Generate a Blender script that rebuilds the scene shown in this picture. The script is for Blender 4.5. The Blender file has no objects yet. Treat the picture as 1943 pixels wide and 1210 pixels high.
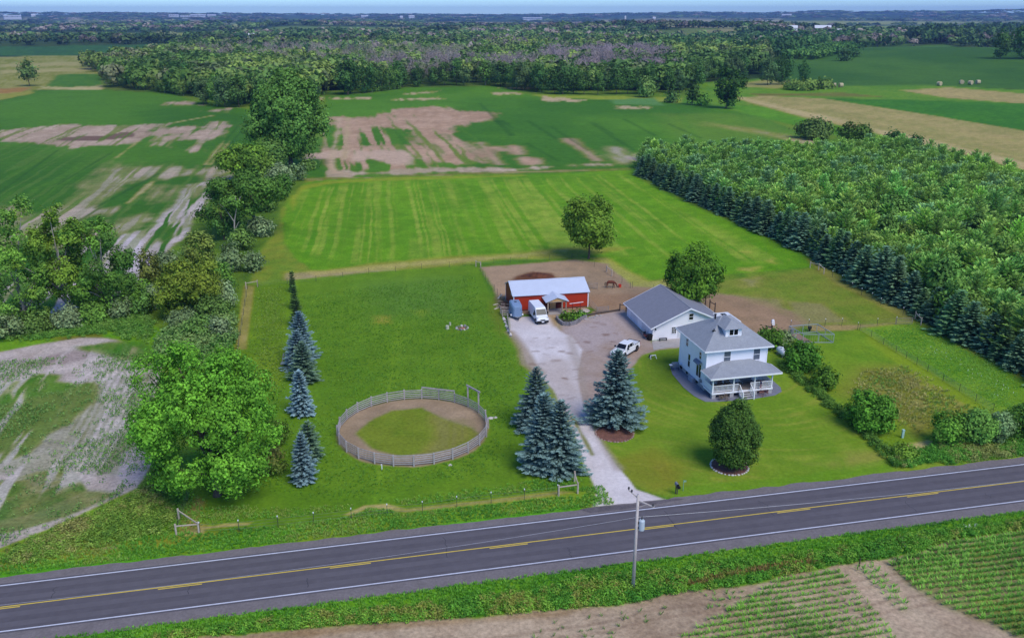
import bpy, math, numpy as np
from mathutils import Vector, Matrix
C = bpy.context.scene.collection
PI = math.pi
RA = math.radians
F, PIT, H = 1650.0, RA(19.3), 49.0
CP, SP = math.cos(PIT), math.sin(PIT)
RD = RA(12.07)                      # road bearing from +X
YARD = RA(12.6)                     # buildings' bearing
R = np.random.default_rng

# ------------------------------------------------------------------ noise / terrain
def smooth(a, b, x):
    t = np.clip((x - a) / (b - a), 0, 1)
    return t * t * (3 - 2 * t)
def _h(ix, iy, s):
    n = (ix.astype(np.int64) * 374761393 + iy.astype(np.int64) * 668265263 + s * 1442695041) & 0xffffffff
    n = ((n ^ (n >> 13)) * 1274126177) & 0xffffffff
    n = (n ^ (n >> 16)) & 0xffffffff
    return n.astype(np.float64) / 4294967295.0
def vn(x, y, s=0):
    x = np.asarray(x, float); y = np.asarray(y, float)
    ix = np.floor(x); iy = np.floor(y); fx = x - ix; fy = y - iy
    fx = fx * fx * (3 - 2 * fx); fy = fy * fy * (3 - 2 * fy)
    a = _h(ix, iy, s); b = _h(ix + 1, iy, s); c = _h(ix, iy + 1, s); d = _h(ix + 1, iy + 1, s)
    return (a * (1 - fx) + b * fx) * (1 - fy) + (c * (1 - fx) + d * fx) * fy
def fbm(x, y, o=4, s=0):
    v = 0; a = .5; t = 0
    for i in range(o):
        v = v + a * vn(x * 2 ** i, y * 2 ** i, s + 17 * i); t += a; a *= .55
    return v / t
PX = [-900, 0, 250, 380, 420, 600, 700, 830, 950, 1150, 1240, 1300, 1390, 1450, 1520, 1570, 1640, 1700, 1800, 1943, 2900]
PYH = [26, 25.5, 26, 28.2, 26.8, 28, 28.2, 28.4, 29, 27.4, 26, 24.3, 25.5, 26.4, 24.2, 22, 24.6, 23.8, 23.4, 21.5, 23]
def hfun(x, y):
    x = np.asarray(x, float); y = np.asarray(y, float)
    r = np.hypot(x, y)
    z = 9 * smooth(800, 3000, r) * (fbm(x / 700 + 9, y / 600 + 3, 3, 5) - .5) * 2
    px = 971.5 + F * x / np.maximum(y * CP, 1) * 1.0
    prof = np.interp(px, PX, PYH)
    rh = (28.2 - prof) / 1650 * 10500 + 49 - 14
    z = z + np.where(y > 0, rh, 20) * np.exp(-((r - 10500) / 2300) ** 2)
    z = z + 13 * np.exp(-((x - 540) ** 2 + (y - 1010) ** 2) / 260 ** 2) * smooth(640, 900, r)
    z = z + 16 * np.exp(-((x - 480) / 500) ** 2 - ((y - 2300) / 420) ** 2)
    z = z + 12 * np.exp(-((x + 900) / 900) ** 2 - ((y - 3600) / 500) ** 2)
    return z
_T = np.geomspace(55, 17000, 700)
def G(px, py, z=0.0):
    dx = (px - 971.5) / F; dy = (py - 605) / F
    d = np.array([dx, CP - dy * SP, -SP - dy * CP])
    if py > 190 or z != 0:
        t = (z - H) / d[2]
        return d[0] * t, d[1] * t
    zz = H + d[2] * _T - hfun(d[0] * _T, d[1] * _T)
    k = np.argmax(zz < 0)
    if not (zz < 0).any(): return d[0] * 15000, d[1] * 15000
    a, b = zz[k - 1], zz[k]; t = _T[k - 1] + (_T[k] - _T[k - 1]) * a / (a - b)
    return d[0] * t, d[1] * t
def G3(px, py):
    x, y = G(px, py); return (x, y, float(hfun(x, y)))
def depth(x, y, z=0): return y * CP + (H - z) * SP
def proj(x, y, z):
    Z = depth(x, y, z); dn = -y * SP + (H - z) * CP
    return 971.5 + F * x / Z, 605 + F * dn / Z
def top_h(px, py, pt):
    x, y = G(px, py); z0 = float(hfun(x, y)); lo, hi = 0, 46
    for _ in range(30):
        m = (lo + hi) / 2
        if proj(x, y, z0 + m)[1] > pt: lo = m
        else: hi = m
    return m
def mpx(px, py, w):
    x, y = G(px, py); return w * depth(x, y) / F

def lin(c):
    c = np.asarray(c, float) / 255
    return np.where(c <= .04045, c / 12.92, ((c + .055) / 1.055) ** 2.4)

# ------------------------------------------------------------------ materials
def newmat(name):
    m = bpy.data.materials.new(name); m.use_nodes = True
    nt = m.node_tree; b = nt.nodes['Principled BSDF']
    return m, nt, b
def N(nt, t, **k):
    n = nt.nodes.new(t)
    for a, v in k.items(): setattr(n, a, v)
    return n
def noise(nt, vec, scale, detail=4, rough=.6):
    n = N(nt, 'ShaderNodeTexNoise'); n.inputs['Scale'].default_value = scale
    n.inputs['Detail'].default_value = detail; n.inputs['Roughness'].default_value = rough
    nt.links.new(vec, n.inputs['Vector']); return n.outputs['Fac']
def maprange(nt, v, a, b, c, d):
    n = N(nt, 'ShaderNodeMapRange'); nt.links.new(v, n.inputs[0])
    for i, q in zip((1, 2, 3, 4), (a, b, c, d)): n.inputs[i].default_value = q
    return n.outputs[0]
def math2(nt, op, a, b):
    n = N(nt, 'ShaderNodeMath', operation=op)
    for i, q in ((0, a), (1, b)):
        if isinstance(q, (int, float)): n.inputs[i].default_value = q
        else: nt.links.new(q, n.inputs[i])
    return n.outputs[0]
def scalecol(nt, col, fac):
    n = N(nt, 'ShaderNodeVectorMath', operation='SCALE')
    nt.links.new(col, n.inputs[0]); nt.links.new(fac, n.inputs['Scale']); return n.outputs[0]
_mats = {}
def mat(name, rgb, rough=.7, metal=0.0, var=.12, scale=3.0, bump=0.0, spec=.3, wave=None):
    if name in _mats: return _mats[name]
    m, nt, b = newmat(name)
    tc = N(nt, 'ShaderNodeTexCoord').outputs['Object']
    c = N(nt, 'ShaderNodeRGB'); c.outputs[0].default_value = (*lin(rgb), 1)
    f1 = noise(nt, tc, scale, 5); f2 = noise(nt, tc, scale * .22, 3)
    f = math2(nt, 'MULTIPLY', maprange(nt, f1, .3, .7, 1 - var, 1 + var), maprange(nt, f2, .3, .7, 1 - var * .7, 1 + var * .7))
    if wave:
        w = N(nt, 'ShaderNodeTexWave', bands_direction=wave[0]); w.inputs['Scale'].default_value = wave[1]
        nt.links.new(tc, w.inputs['Vector'])
        f = math2(nt, 'MULTIPLY', f, maprange(nt, w.outputs['Fac'], 0, .35, 1 - wave[2], 1))
    nt.links.new(scalecol(nt, c.outputs[0], f), b.inputs['Base Color'])
    b.inputs['Roughness'].default_value = rough; b.inputs['Metallic'].default_value = metal
    b.inputs['Specular IOR Level'].default_value = spec
    if bump:
        bp = N(nt, 'ShaderNodeBump'); bp.inputs['Strength'].default_value = bump; bp.inputs['Distance'].default_value = .03
        nt.links.new(f1, bp.inputs['Height']); nt.links.new(bp.outputs[0], b.inputs['Normal'])
    _mats[name] = m; return m
def foliage_mat(name, var=.16, transl=.25, gain=1.0, sat=1.0):
    m, nt, b = newmat(name)
    at = N(nt, 'ShaderNodeAttribute', attribute_name='Col')
    oi = N(nt, 'ShaderNodeObjectInfo')
    hs = N(nt, 'ShaderNodeHueSaturation')
    nt.links.new(at.outputs['Color'], hs.inputs['Color'])
    nt.links.new(maprange(nt, oi.outputs['Random'], 0, 1, .476, .500), hs.inputs['Hue'])
    r2 = math2(nt, 'FRACT', math2(nt, 'MULTIPLY', oi.outputs['Random'], 17.3), 0)
    nt.links.new(maprange(nt, r2, 0, 1, gain * (1 - var), gain * (1 + var)), hs.inputs['Value']); hs.inputs['Saturation'].default_value = sat
    nt.links.new(hs.outputs[0], b.inputs['Base Color'])
    b.inputs['Roughness'].default_value = .75; b.inputs['Specular IOR Level'].default_value = .15
    if transl:
        tr = N(nt, 'ShaderNodeBsdfTranslucent'); nt.links.new(hs.outputs[0], tr.inputs['Color'])
        mx = N(nt, 'ShaderNodeMixShader'); mx.inputs[0].default_value = transl
        nt.links.new(b.outputs[0], mx.inputs[1]); nt.links.new(tr.outputs[0], mx.inputs[2])
        nt.links.new(mx.outputs[0], nt.nodes['Material Output'].inputs['Surface'])
    return m
M_LEAF = foliage_mat('leaves', .14, .15, 1.5); M_NEEDLE = foliage_mat('needles', .15, .15, 1.55); M_PINE = foliage_mat('pine_needles', .2, .3, 2.15); M_FAR = foliage_mat('distant_leaves', 0, .25, 2.0); M_LOW = foliage_mat('low_growth', 0, .3, 1.65, .95)
M_BARK = mat('bark', (92, 82, 70), .9, var=.25, scale=6, bump=.3)
M_PALEBARK = mat('pale_bark', (150, 145, 135), .9, var=.2, scale=6)

def ground_mat():
    m, nt, b = newmat('ground_cover')
    at = N(nt, 'ShaderNodeAttribute', attribute_name='Col')
    pos = N(nt, 'ShaderNodeNewGeometry').outputs['Position']
    a = noise(nt, pos, 2.2, 6, .7); c = noise(nt, pos, .35, 4, .6); d = noise(nt, pos, .06, 3, .5)
    f = math2(nt, 'MULTIPLY', maprange(nt, a, .28, .72, .62, 1.38), maprange(nt, c, .3, .7, .86, 1.14))
    f = math2(nt, 'MULTIPLY', f, maprange(nt, d, .3, .7, .94, 1.06))
    f = math2(nt, 'ADD', math2(nt, 'MULTIPLY', math2(nt, 'SUBTRACT', f, 1.0), at.outputs['Alpha']), 1.0)
    nt.links.new(scalecol(nt, at.outputs['Color'], f), b.inputs['Base Color'])
    b.inputs['Roughness'].default_value = .95; b.inputs['Specular IOR Level'].default_value = .08
    bp = N(nt, 'ShaderNodeBump'); bp.inputs['Strength'].default_value = .5; bp.inputs['Distance'].default_value = .12
    nt.links.new(a, bp.inputs['Height']); nt.links.new(bp.outputs[0], b.inputs['Normal'])
    return m
M_GROUND = ground_mat()

# ------------------------------------------------------------------ object helpers
def tag(o, label=None, cat=None, group=None, kind=None):
    if label: o['label'] = label
    if cat: o['category'] = cat
    if group: o['group'] = group
    if kind: o['kind'] = kind
    return o
def thing(name, label, cat, loc=(0, 0, 0), rz=0.0, group=None):
    o = bpy.data.objects.new(name, None); C.objects.link(o)
    o.location = loc; o.rotation_euler = (0, 0, rz); o.empty_display_size = .3
    return tag(o, label, cat, group)
def npmesh(name, verts, quads, mats, cols=None, pt_cols=None, smooth_=False, midx=None, pt_a=None):
    """verts (n,3), quads (m,k), cols per face -> corner colours, pt_cols per point"""
    me = bpy.data.meshes.new(name)
    n, (m, k) = len(verts), quads.shape
    me.vertices.add(n); me.vertices.foreach_set('co', np.ascontiguousarray(verts, dtype=np.float32).ravel())
    me.loops.add(m * k); me.loops.foreach_set('vertex_index', np.ascontiguousarray(quads, dtype=np.int32).ravel())
    me.polygons.add(m); me.polygons.foreach_set('loop_start', np.arange(0, m * k, k, dtype=np.int32))
    if midx is not None: me.polygons.foreach_set('material_index', np.ascontiguousarray(midx, dtype=np.int32))
    me.update(calc_edges=True)
    if cols is not None:
        a = me.color_attributes.new('Col', 'FLOAT_COLOR', 'CORNER')
        c4 = np.ones((m, k, 4), np.float32); c4[:, :, :3] = cols[:, None, :]
        a.data.foreach_set('color', c4.ravel())
    if pt_cols is not None:
        a = me.color_attributes.new('Col', 'FLOAT_COLOR', 'POINT')
        c4 = np.ones((n, 4), np.float32); c4[:, :3] = pt_cols
        if pt_a is not None: c4[:, 3] = pt_a
        a.data.foreach_set('color', c4.ravel())
    if smooth_: me.polygons.foreach_set('use_smooth', np.ones(m, bool))
    for q in (mats if isinstance(mats, (list, tuple)) else [mats]): me.materials.append(q)
    return me
def link(name, me, parent=None):
    o = bpy.data.objects.new(name, me); C.objects.link(o)
    if parent: o.parent = parent
    return o
class MB:
    def __init__(s): s.v = []; s.f = []; s.m = []
    def add(s, vs, fs, mi=0):
        b = len(s.v); s.v += [tuple(map(float, v)) for v in vs]
        s.f += [tuple(i + b for i in f) for f in fs]; s.m += [mi] * len(fs); return s
    def box(s, x0, x1, y0, y1, z0, z1, mi=0):
        return s.add([(x0, y0, z0), (x1, y0, z0), (x1, y1, z0), (x0, y1, z0), (x0, y0, z1), (x1, y0, z1), (x1, y1, z1), (x0, y1, z1)],
                     [(3, 2, 1, 0), (4, 5, 6, 7), (0, 1, 5, 4), (1, 2, 6, 5), (2, 3, 7, 6), (3, 0, 4, 7)], mi)
    def beam(s, a, b, w, h=None, mi=0):
        a = Vector(a); b = Vector(b); h = h or w; d = (b - a).normalized()
        up = Vector((0, 0, 1)) if abs(d.z) < .95 else Vector((0, 1, 0))
        u = d.cross(up).normalized() * w / 2; v = u.cross(d).normalized() * h / 2
        vs = [a - u - v, a + u - v, a + u + v, a - u + v, b - u - v, b + u - v, b + u + v, b - u + v]
        return s.add(vs, [(0, 1, 2, 3), (7, 6, 5, 4), (0, 4, 5, 1), (1, 5, 6, 2), (2, 6, 7, 3), (3, 7, 4, 0)], mi)
    def tube(s, pts, rs, n=8, mi=0, cap=True):
        pts = [Vector(p) for p in pts]; b = len(s.v)
        if not isinstance(rs, (list, tuple)): rs = [rs] * len(pts)
        for i, p in enumerate(pts):
            d = (pts[min(i + 1, len(pts) - 1)] - pts[max(i - 1, 0)]).normalized()
            up = Vector((0, 0, 1)) if abs(d.z) < .9 else Vector((1, 0, 0))
            u = d.cross(up).normalized(); v = u.cross(d)
            for k in range(n):
                a = 2 * PI * k / n; s.v.append(tuple(p + (u * math.cos(a) + v * math.sin(a)) * rs[i]))
        for i in range(len(pts) - 1):
            for k in range(n):
                s.f.append((b + i * n + k, b + i * n + (k + 1) % n, b + (i + 1) * n + (k + 1) % n, b + (i + 1) * n + k)); s.m.append(mi)
        if cap:
            s.f.append(tuple(b + k for k in range(n))[::-1]); s.m.append(mi)
            s.f.append(tuple(b + (len(pts) - 1) * n + k for k in range(n))); s.m.append(mi)
        return s
    def prism(s, poly, z0, z1, mi=0):
        n = len(poly); vs = [(x, y, z0) for x, y in poly] + [(x, y, z1) for x, y in poly]
        return s.add(vs, [tuple(range(n))[::-1], tuple(range(n, 2 * n))] + [(i, (i + 1) % n, n + (i + 1) % n, n + i) for i in range(n)], mi)
    def loft(s, secs, mi=0, cap=True):
        """closed rings of equal length"""
        b = len(s.v); n = len(secs[0])
        for r in secs: s.v += [tuple(map(float, p)) for p in r]
        for i in range(len(secs) - 1):
            for k in range(n):
                s.f.append((b + i * n + k, b + i * n + (k + 1) % n, b + (i + 1) * n + (k + 1) % n, b + (i + 1) * n + k)); s.m.append(mi)
        if cap:
            s.f.append(tuple(b + k for k in range(n))[::-1]); s.m.append(mi)
            s.f.append(tuple(b + (len(secs) - 1) * n + k for k in range(n))); s.m.append(mi)
        return s
    def mesh(s, name, mats, smooth_=False, bevel=0):
        me = bpy.data.meshes.new(name); me.from_pydata(s.v, [], s.f)
        for q in (mats if isinstance(mats, (list, tuple)) else [mats]): me.materials.append(q)
        me.polygons.foreach_set('material_index', s.m)
        if smooth_: me.polygons.foreach_set('use_smooth', [True] * len(s.f))
        me.update(); return me
    def build(s, name, mats, parent=None, smooth_=False, bevel=0):
        import bmesh
        me = s.mesh(name, mats, smooth_)
        bm = bmesh.new(); bm.from_mesh(me); bmesh.ops.recalc_face_normals(bm, faces=bm.faces); bm.to_mesh(me); bm.free()
        o = link(name, me, parent)
        if bevel:
            md = o.modifiers.new('bevel', 'BEVEL'); md.width = bevel; md.segments = 2; md.limit_method = 'ANGLE'; md.angle_limit = RA(35)
        return o
def copy_tree(o, parent=None):
    c = o.copy(); C.objects.link(c); c.parent = parent
    for ch in o.children: copy_tree(ch, c)
    return c
def inpoly(poly, x, y):
    poly = np.asarray(poly, float); ins = np.zeros(np.shape(x), bool); n = len(poly)
    for i in range(n):
        x0, y0 = poly[i]; x1, y1 = poly[(i + 1) % n]
        if y0 == y1: continue
        c = ((y0 > y) != (y1 > y)) & (x < (x1 - x0) * (y - y0) / (y1 - y0) + x0)
        ins ^= c
    return ins
def sdist(poly, x, y, closed=True):
    poly = np.asarray(poly, float); d2 = np.full(np.shape(x), 1e18); n = len(poly)
    for i in range(n if closed else n - 1):
        a = poly[i]; b = poly[(i + 1) % n]; e = b - a; L = max(e @ e, 1e-9)
        t = np.clip(((x - a[0]) * e[0] + (y - a[1]) * e[1]) / L, 0, 1)
        d2 = np.minimum(d2, (x - a[0] - t * e[0]) ** 2 + (y - a[1] - t * e[1]) ** 2)
    d = np.sqrt(d2)
    return np.where(inpoly(poly, x, y), d, -d) if closed else -d
def W(pts): return [G(*p) for p in pts]
def sample(poly_w, n, seed):
    g = R(seed); p = np.asarray(poly_w); lo = p.min(0); hi = p.max(0); out = np.zeros((0, 2))
    while len(out) < n:
        q = lo + g.random((n * 3, 2)) * (hi - lo); out = np.vstack([out, q[inpoly(p, q[:, 0], q[:, 1])]])
    return out[:n]
def UV(x, y):   # road frame
    x = x + 44.84; y = y - 63.53
    return x * math.cos(RD) + y * math.sin(RD), -x * math.sin(RD) + y * math.cos(RD)
def XY(u, v): return -44.84 + u * math.cos(RD) - v * math.sin(RD), 63.53 + u * math.sin(RD) + v * math.cos(RD)
# ------------------------------------------------------------------ ground sheet
tt = np.concatenate([np.linspace(-2.2, -.76, 26)[:-1], np.arange(-.76, .7601, .00112), np.linspace(.76, 2.2, 26)[1:]])
pys = np.arange(1262, 34, -2.3)
yr = H / np.tan(PIT + np.arctan((pys - 605) / F))
yr = np.concatenate([np.arange(-70, yr[0] - 1, 3.0), yr, np.geomspace(yr[-1] * 1.03, 16500, 26)])
TT, YY = np.meshgrid(tt, yr)
GX = (TT * (YY + 80)).ravel(); GY = YY.ravel(); GZ = hfun(GX, GY)
KD = np.clip(GY, 60, None) / 110.0
GU, GV = UV(GX, GY)
# slowly growing coordinates so that detail stays near one size in metres close by
nz1 = fbm(GX * .35, GY * .35, 4, 1); nz2 = fbm(GX * .06, GY * .05, 4, 2); nz3 = fbm(GX * .012, GY * .008, 4, 3)
col = np.zeros((len(GX), 3)); cls = np.zeros(len(GX), np.int16)
CLS = ['ground']
def cid(n):
    if n not in CLS: CLS.append(n)
    return CLS.index(n)
def mixv(a, b, t): return a + (b - a) * t[:, None]
def noisecol(c1, c2, sel, kind='n'):
    n = {'n': .5 * nz1[sel] + .5 * nz2[sel], 'b': nz3[sel], 'f': nz1[sel]}[kind]
    return mixv(lin(c1)[None], lin(c2)[None], smooth(.36, .64, n))
def lay(poly, c1, c2=None, soft=.5, warp=1.2, cname=None, amt=1.0, kind='n', pat=None, width=None, rough=.0, flat=False):
    pw = np.array(W(poly)); pad = (width or 0) + 12
    k = KD
    sel = np.where((GX > pw[:, 0].min() - pad - GY * .05) & (GX < pw[:, 0].max() + pad + GY * .05) & (GY > pw[:, 1].min() * .93 - pad) & (GY < pw[:, 1].max() * 1.07 + pad))[0]
    if not len(sel): return
    x, y, kk = GX[sel], GY[sel], KD[sel]
    sd = sdist(pw, x, y, width is None)
    if width is not None: sd = sd + width * (1 if flat else 1)
    kw = np.minimum(kk, 14)
    sd = sd + warp * kw * ((nz1[sel] - .5) * 1.1 + (nz2[sel] - .5) * 2.2)
    if c1[0] > c1[1] + 8 and c1[0] > 155 and c1[2] > 120 and pw[:, 1].min() > 100 and width is None:   # bare soil breaks up along the crop rows
        sd = sd + 6.5 * kw ** .5 * (fbm(GU[sel] * .32, GV[sel] * .02, 3, 61) - .5) + 5 * kw ** .5 * (fbm(x * .09, y * .05, 3, 62) - .5)
        soft = soft * 2.0
    m = smooth(-soft * kw, soft * kw, sd)
    if rough:   # broken, patchy cover
        m = m * smooth(.5 - rough, .5 + rough * .3, fbm(x / kw ** .5 * .5 + 31, y / kw * .35, 4, 11) + .12)
    if pat is not None: m = m * pat(sel)
    cc = noisecol(c1, c2 if c2 is not None else c1, sel, kind)
    col[sel] = mixv(col[sel], cc, m * amt)
    if cname is not None: cls[sel[m > .5]] = cid(cname)
def streak(fu, fv, seed, lo=.4, hi=.6):
    def f(sel): return smooth(lo, hi, fbm(GU[sel] * fu + (nz2[sel] - .5) * fu * 3, GV[sel] * fv, 3, seed))
    return f
# base: rough verge grass; far away wooded country
base = noisecol((72, 120, 42), (100, 132, 52), slice(None))
far = noisecol((34, 62, 40), (58, 84, 52), slice(None), 'b')
col[:] = mixv(base, far, smooth(500, 800, np.hypot(GX, GY)))
# ---- far left country
lay([(-300, 90), (0, 89), (300, 84), (345, 88), (300, 96), (160, 106), (-300, 109)], (46, 88, 58), (54, 100, 60), cname='crop_field', warp=.3)
lay([(-300, 108), (0, 108), (165, 105), (160, 128), (200, 140), (200, 176), (60, 172), (0, 182), (-300, 196)], (138, 140, 84), (112, 126, 62), cname='meadow', warp=.6)
lay([(0, 122), (150, 117), (150, 124), (0, 128)], (165, 155, 110), warp=.3, amt=.6)
lay([(0, 134), (170, 128), (190, 134), (0, 140)], (168, 158, 112), warp=.3, amt=.6)
lay([(85, 166), (108, 142), (196, 140), (198, 166)], (62, 112, 44), (72, 118, 48), warp=.3)
lay([(-10, 168), (60, 166), (40, 176), (-10, 178)], (150, 110, 66), warp=.3, amt=.8)
lay([(82, 165), (130, 166), (190, 162), (190, 170), (120, 172)], (180, 170, 130), warp=.3, amt=.8)
# ---- right far country
lay([(1232, 62), (1300, 54), (1410, 54), (1412, 62), (1320, 72), (1240, 74)], (84, 112, 70), (100, 120, 74), cname='meadow', warp=.2)
lay([(1290, 76), (1400, 66), (1540, 62), (1552, 68), (1440, 72), (1330, 82)], (116, 142, 70), cname='meadow', warp=.2)
lay([(1330, 58), (1392, 54), (1395, 60), (1320, 64)], (140, 136, 104), warp=.2, amt=.7)
lay([(1040, 71), (1130, 72), (1130, 75), (1040, 74)], (96, 140, 76), cname='meadow', warp=.1)
lay([(1355, 93), (1470, 80), (1660, 70), (1730, 78), (1720, 92), (1640, 104), (1560, 112), (1470, 112)], (54, 92, 48), (66, 104, 54), warp=.4)
lay([(196, 140), (262, 140), (300, 168), (262, 176), (200, 172)], (70, 98, 48), (92, 116, 56), warp=.3, cname='meadow')
lay([(1540, 112), (1651, 91), (1793, 84), (1900, 91), (2300, 110), (2300, 190), (1943, 170), (1774, 163), (1582, 165), (1500, 152), (1440, 118)], (54, 98, 48), (66, 110, 52), cname='crop_field', warp=.3, kind='b')
lay([(1300, 184), (1320, 158), (1440, 150), (1560, 163), (1774, 162), (2300, 190), (2300, 560), (1943, 345), (1774, 290), (1640, 268), (1510, 235), (1380, 212)], (96, 140, 52), (82, 132, 46), cname='meadow', warp=.3)
lay([(1400, 158), (1450, 152), (1500, 155), (1480, 168), (1410, 166)], (150, 142, 92), warp=.4, amt=.8)
lay([(1709, 172), (1800, 166), (1943, 178), (2300, 205), (2300, 222), (1943, 197), (1797, 186)], (166, 152, 102), (150, 142, 92), cname='stubble_field', warp=.2)
lay([(1560, 187), (1735, 190), (1943, 197), (2300, 215), (2300, 300), (1943, 249), (1780, 222)], (62, 122, 42), (54, 112, 42), cname='crop_field', warp=.2)
lay([(1395, 186), (1450, 182), (1560, 187), (1780, 221), (1943, 249), (2300, 305), (2300, 420), (1943, 323), (1651, 250), (1535, 226), (1440, 200)], (162, 150, 100), (142, 140, 84), cname='stubble_field', warp=.3)
lay([(1396, 187), (1520, 218), (1650, 248), (1943, 322), (1943, 312), (1650, 241), (1520, 211), (1410, 185)], (178, 164, 122), warp=.2, amt=.9)
lay([(1380, 199), (1450, 203), (1530, 229), (1660, 262), (1943, 330), (2300, 420), (2300, 470), (1943, 346), (1774, 290), (1640, 268), (1510, 238), (1410, 216)], (88, 144, 46), (76, 134, 42), cname='meadow', warp=.2)
lay([(1420, 178), (1600, 176), (1680, 184), (1560, 183), (1440, 182)], (112, 100, 66), warp=.2, amt=.7)
FARF = [((-1100, 2300), 420, 330, (120, 140, 84)), ((-300, 2900), 500, 380, (96, 128, 76)), ((520, 3300), 520, 420, (150, 146, 108)), ((1500, 3600), 700, 500, (110, 138, 84)), ((-1900, 3900), 700, 480, (148, 150, 112)),
        ((-900, 4800), 900, 520, (116, 138, 92)), ((350, 5200), 900, 560, (160, 154, 122)), ((2300, 5200), 900, 600, (128, 146, 98)), ((-2900, 6200), 900, 500, (150, 150, 122)), ((1300, 6900), 700, 500, (150, 150, 120))]
for (cx_, cy_), hw_, hd_, c_ in FARF:
    s_ = np.where((np.abs(GX - cx_) < hw_ * 1.3) & (np.abs(GY - cy_) < hd_ * 1.3))[0]
    d_ = np.maximum(np.abs(GX[s_] - cx_) / hw_, np.abs(GY[s_] - cy_) / hd_) + (nz3[s_] - .5) * .2; m_ = smooth(1.02, .96, d_); col[s_] = mixv(col[s_], np.tile(lin(c_), (len(s_), 1)), m_)
# ---- crop field left (A)
lay([(-420, 196), (0, 180), (70, 171), (200, 171), (330, 178), (385, 200), (470, 207), (480, 240), (490, 285), (430, 310), (420, 360), (385, 420), (310, 500), (260, 560), (60, 622), (0, 640), (-500, 760)],
    (54, 104, 40), (72, 122, 46), cname='crop_field', warp=.5, kind='b')
SOIL = (176, 158, 146); SOIL2 = (158, 140, 126)
lay([(-200, 182), (0, 178), (70, 172), (60, 178), (0, 190), (-200, 200)], (150, 150, 80), warp=.5, amt=.7)
lay([(-10, 248), (110, 237), (240, 238), (320, 234), (290, 250), (262, 264), (240, 272), (140, 281), (60, 270), (-10, 268)], SOIL, SOIL2, warp=.8, soft=.4)
lay([(103, 265), (125, 260), (200, 257), (240, 250), (256, 253), (252, 260), (200, 266), (140, 268)], (112, 92, 84), warp=.3, soft=.2)
lay([(250, 248), (280, 248), (292, 254), (270, 262), (260, 262), (282, 254)], (140, 122, 108), warp=.3, soft=.2, amt=.8)
for p in ([(395, 240), (400, 231), (440, 230), (420, 248)], [(353, 286), (400, 255), (412, 256), (380, 288)], [(275, 278), (300, 258), (345, 256), (320, 280)], [(318, 195), (350, 192), (395, 198), (390, 201), (330, 199)], [(400, 212), (430, 204), (444, 205), (420, 213)],
          [(290, 250), (330, 242), (375, 240), (350, 252), (300, 258)], [(330, 268), (356, 256), (420, 240), (440, 238), (400, 262)]):
    lay(p, SOIL, SOIL2, warp=.9, soft=.5)
for p in ([(120, 402), (178, 352), (224, 312), (240, 320), (190, 372), (150, 402)], [(225, 340), (240, 320), (300, 318), (298, 332), (240, 345)], [(312, 337), (345, 318), (348, 332)], [(345, 333), (350, 322), (395, 320), (392, 332)], [(396, 340), (400, 325), (430, 325), (422, 345)],
          [(60, 420), (170, 392), (220, 398), (150, 415), (90, 440)], [(0, 445), (60, 415), (140, 388), (150, 398), (60, 440), (0, 475)], [(300, 375), (335, 352), (350, 352), (330, 372), (302, 384)],
          [(-100, 430), (20, 395), (40, 398), (-100, 470)], [(100, 470), (180, 440), (260, 410), (270, 420), (180, 460)]):
    lay(p, SOIL, (166, 156, 146), warp=1.6, soft=1.3, rough=.25)
lay([(235, 520), (262, 455), (330, 395), (370, 350), (440, 330), (430, 390), (385, 440), (350, 500), (250, 560)], (186, 178, 186), (168, 160, 162), warp=1.5, soft=1.0, pat=streak(.55, .035, 7, .40, .50))
lay([(0, 520), (120, 480), (260, 440), (330, 480), (300, 530), (150, 590), (0, 640)], (184, 176, 184), (164, 158, 160), warp=1.5, soft=1.0, pat=streak(.45, .03, 8, .44, .54))
lay([(240, 445), (262, 458), (262, 478), (300, 500), (335, 505), (352, 460), (385, 440), (300, 520), (250, 550), (240, 500)], (184, 178, 192), warp=1.0, soft=.6, rough=.3)
lay([(-300, 300), (60, 270), (260, 300), (420, 330), (380, 420), (200, 520), (-300, 640)], (84, 120, 66), warp=.5, amt=.5, pat=streak(.5, .01, 12, .55, .62))
lay([(0, 240), (440, 228), (430, 330), (200, 420), (0, 480)], (68, 116, 46), warp=.5, soft=1.5, amt=.7, pat=streak(.35, .012, 26, .60, .68))
for px0, py0, px1, py1 in ((0, 365, 110, 285), (180, 395, 300, 330), (110, 350, 215, 288), (385, 318, 455, 235), (400, 318, 468, 237), (60, 470, 190, 395)):
    lay([(px0, py0), (px1, py1)], (40, 84, 40), width=.35, warp=.1, soft=.25, amt=.75)
for px0, py0, px1, py1 in ((243, 385, 290, 345), (390, 312, 425, 268), (400, 312, 436, 268), (220, 300, 262, 268), (330, 233, 400, 220)):
    lay([(px0, py0), (px1, py1)], (170, 160, 120), width=.5, warp=.4, soft=.4, amt=.8)
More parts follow.
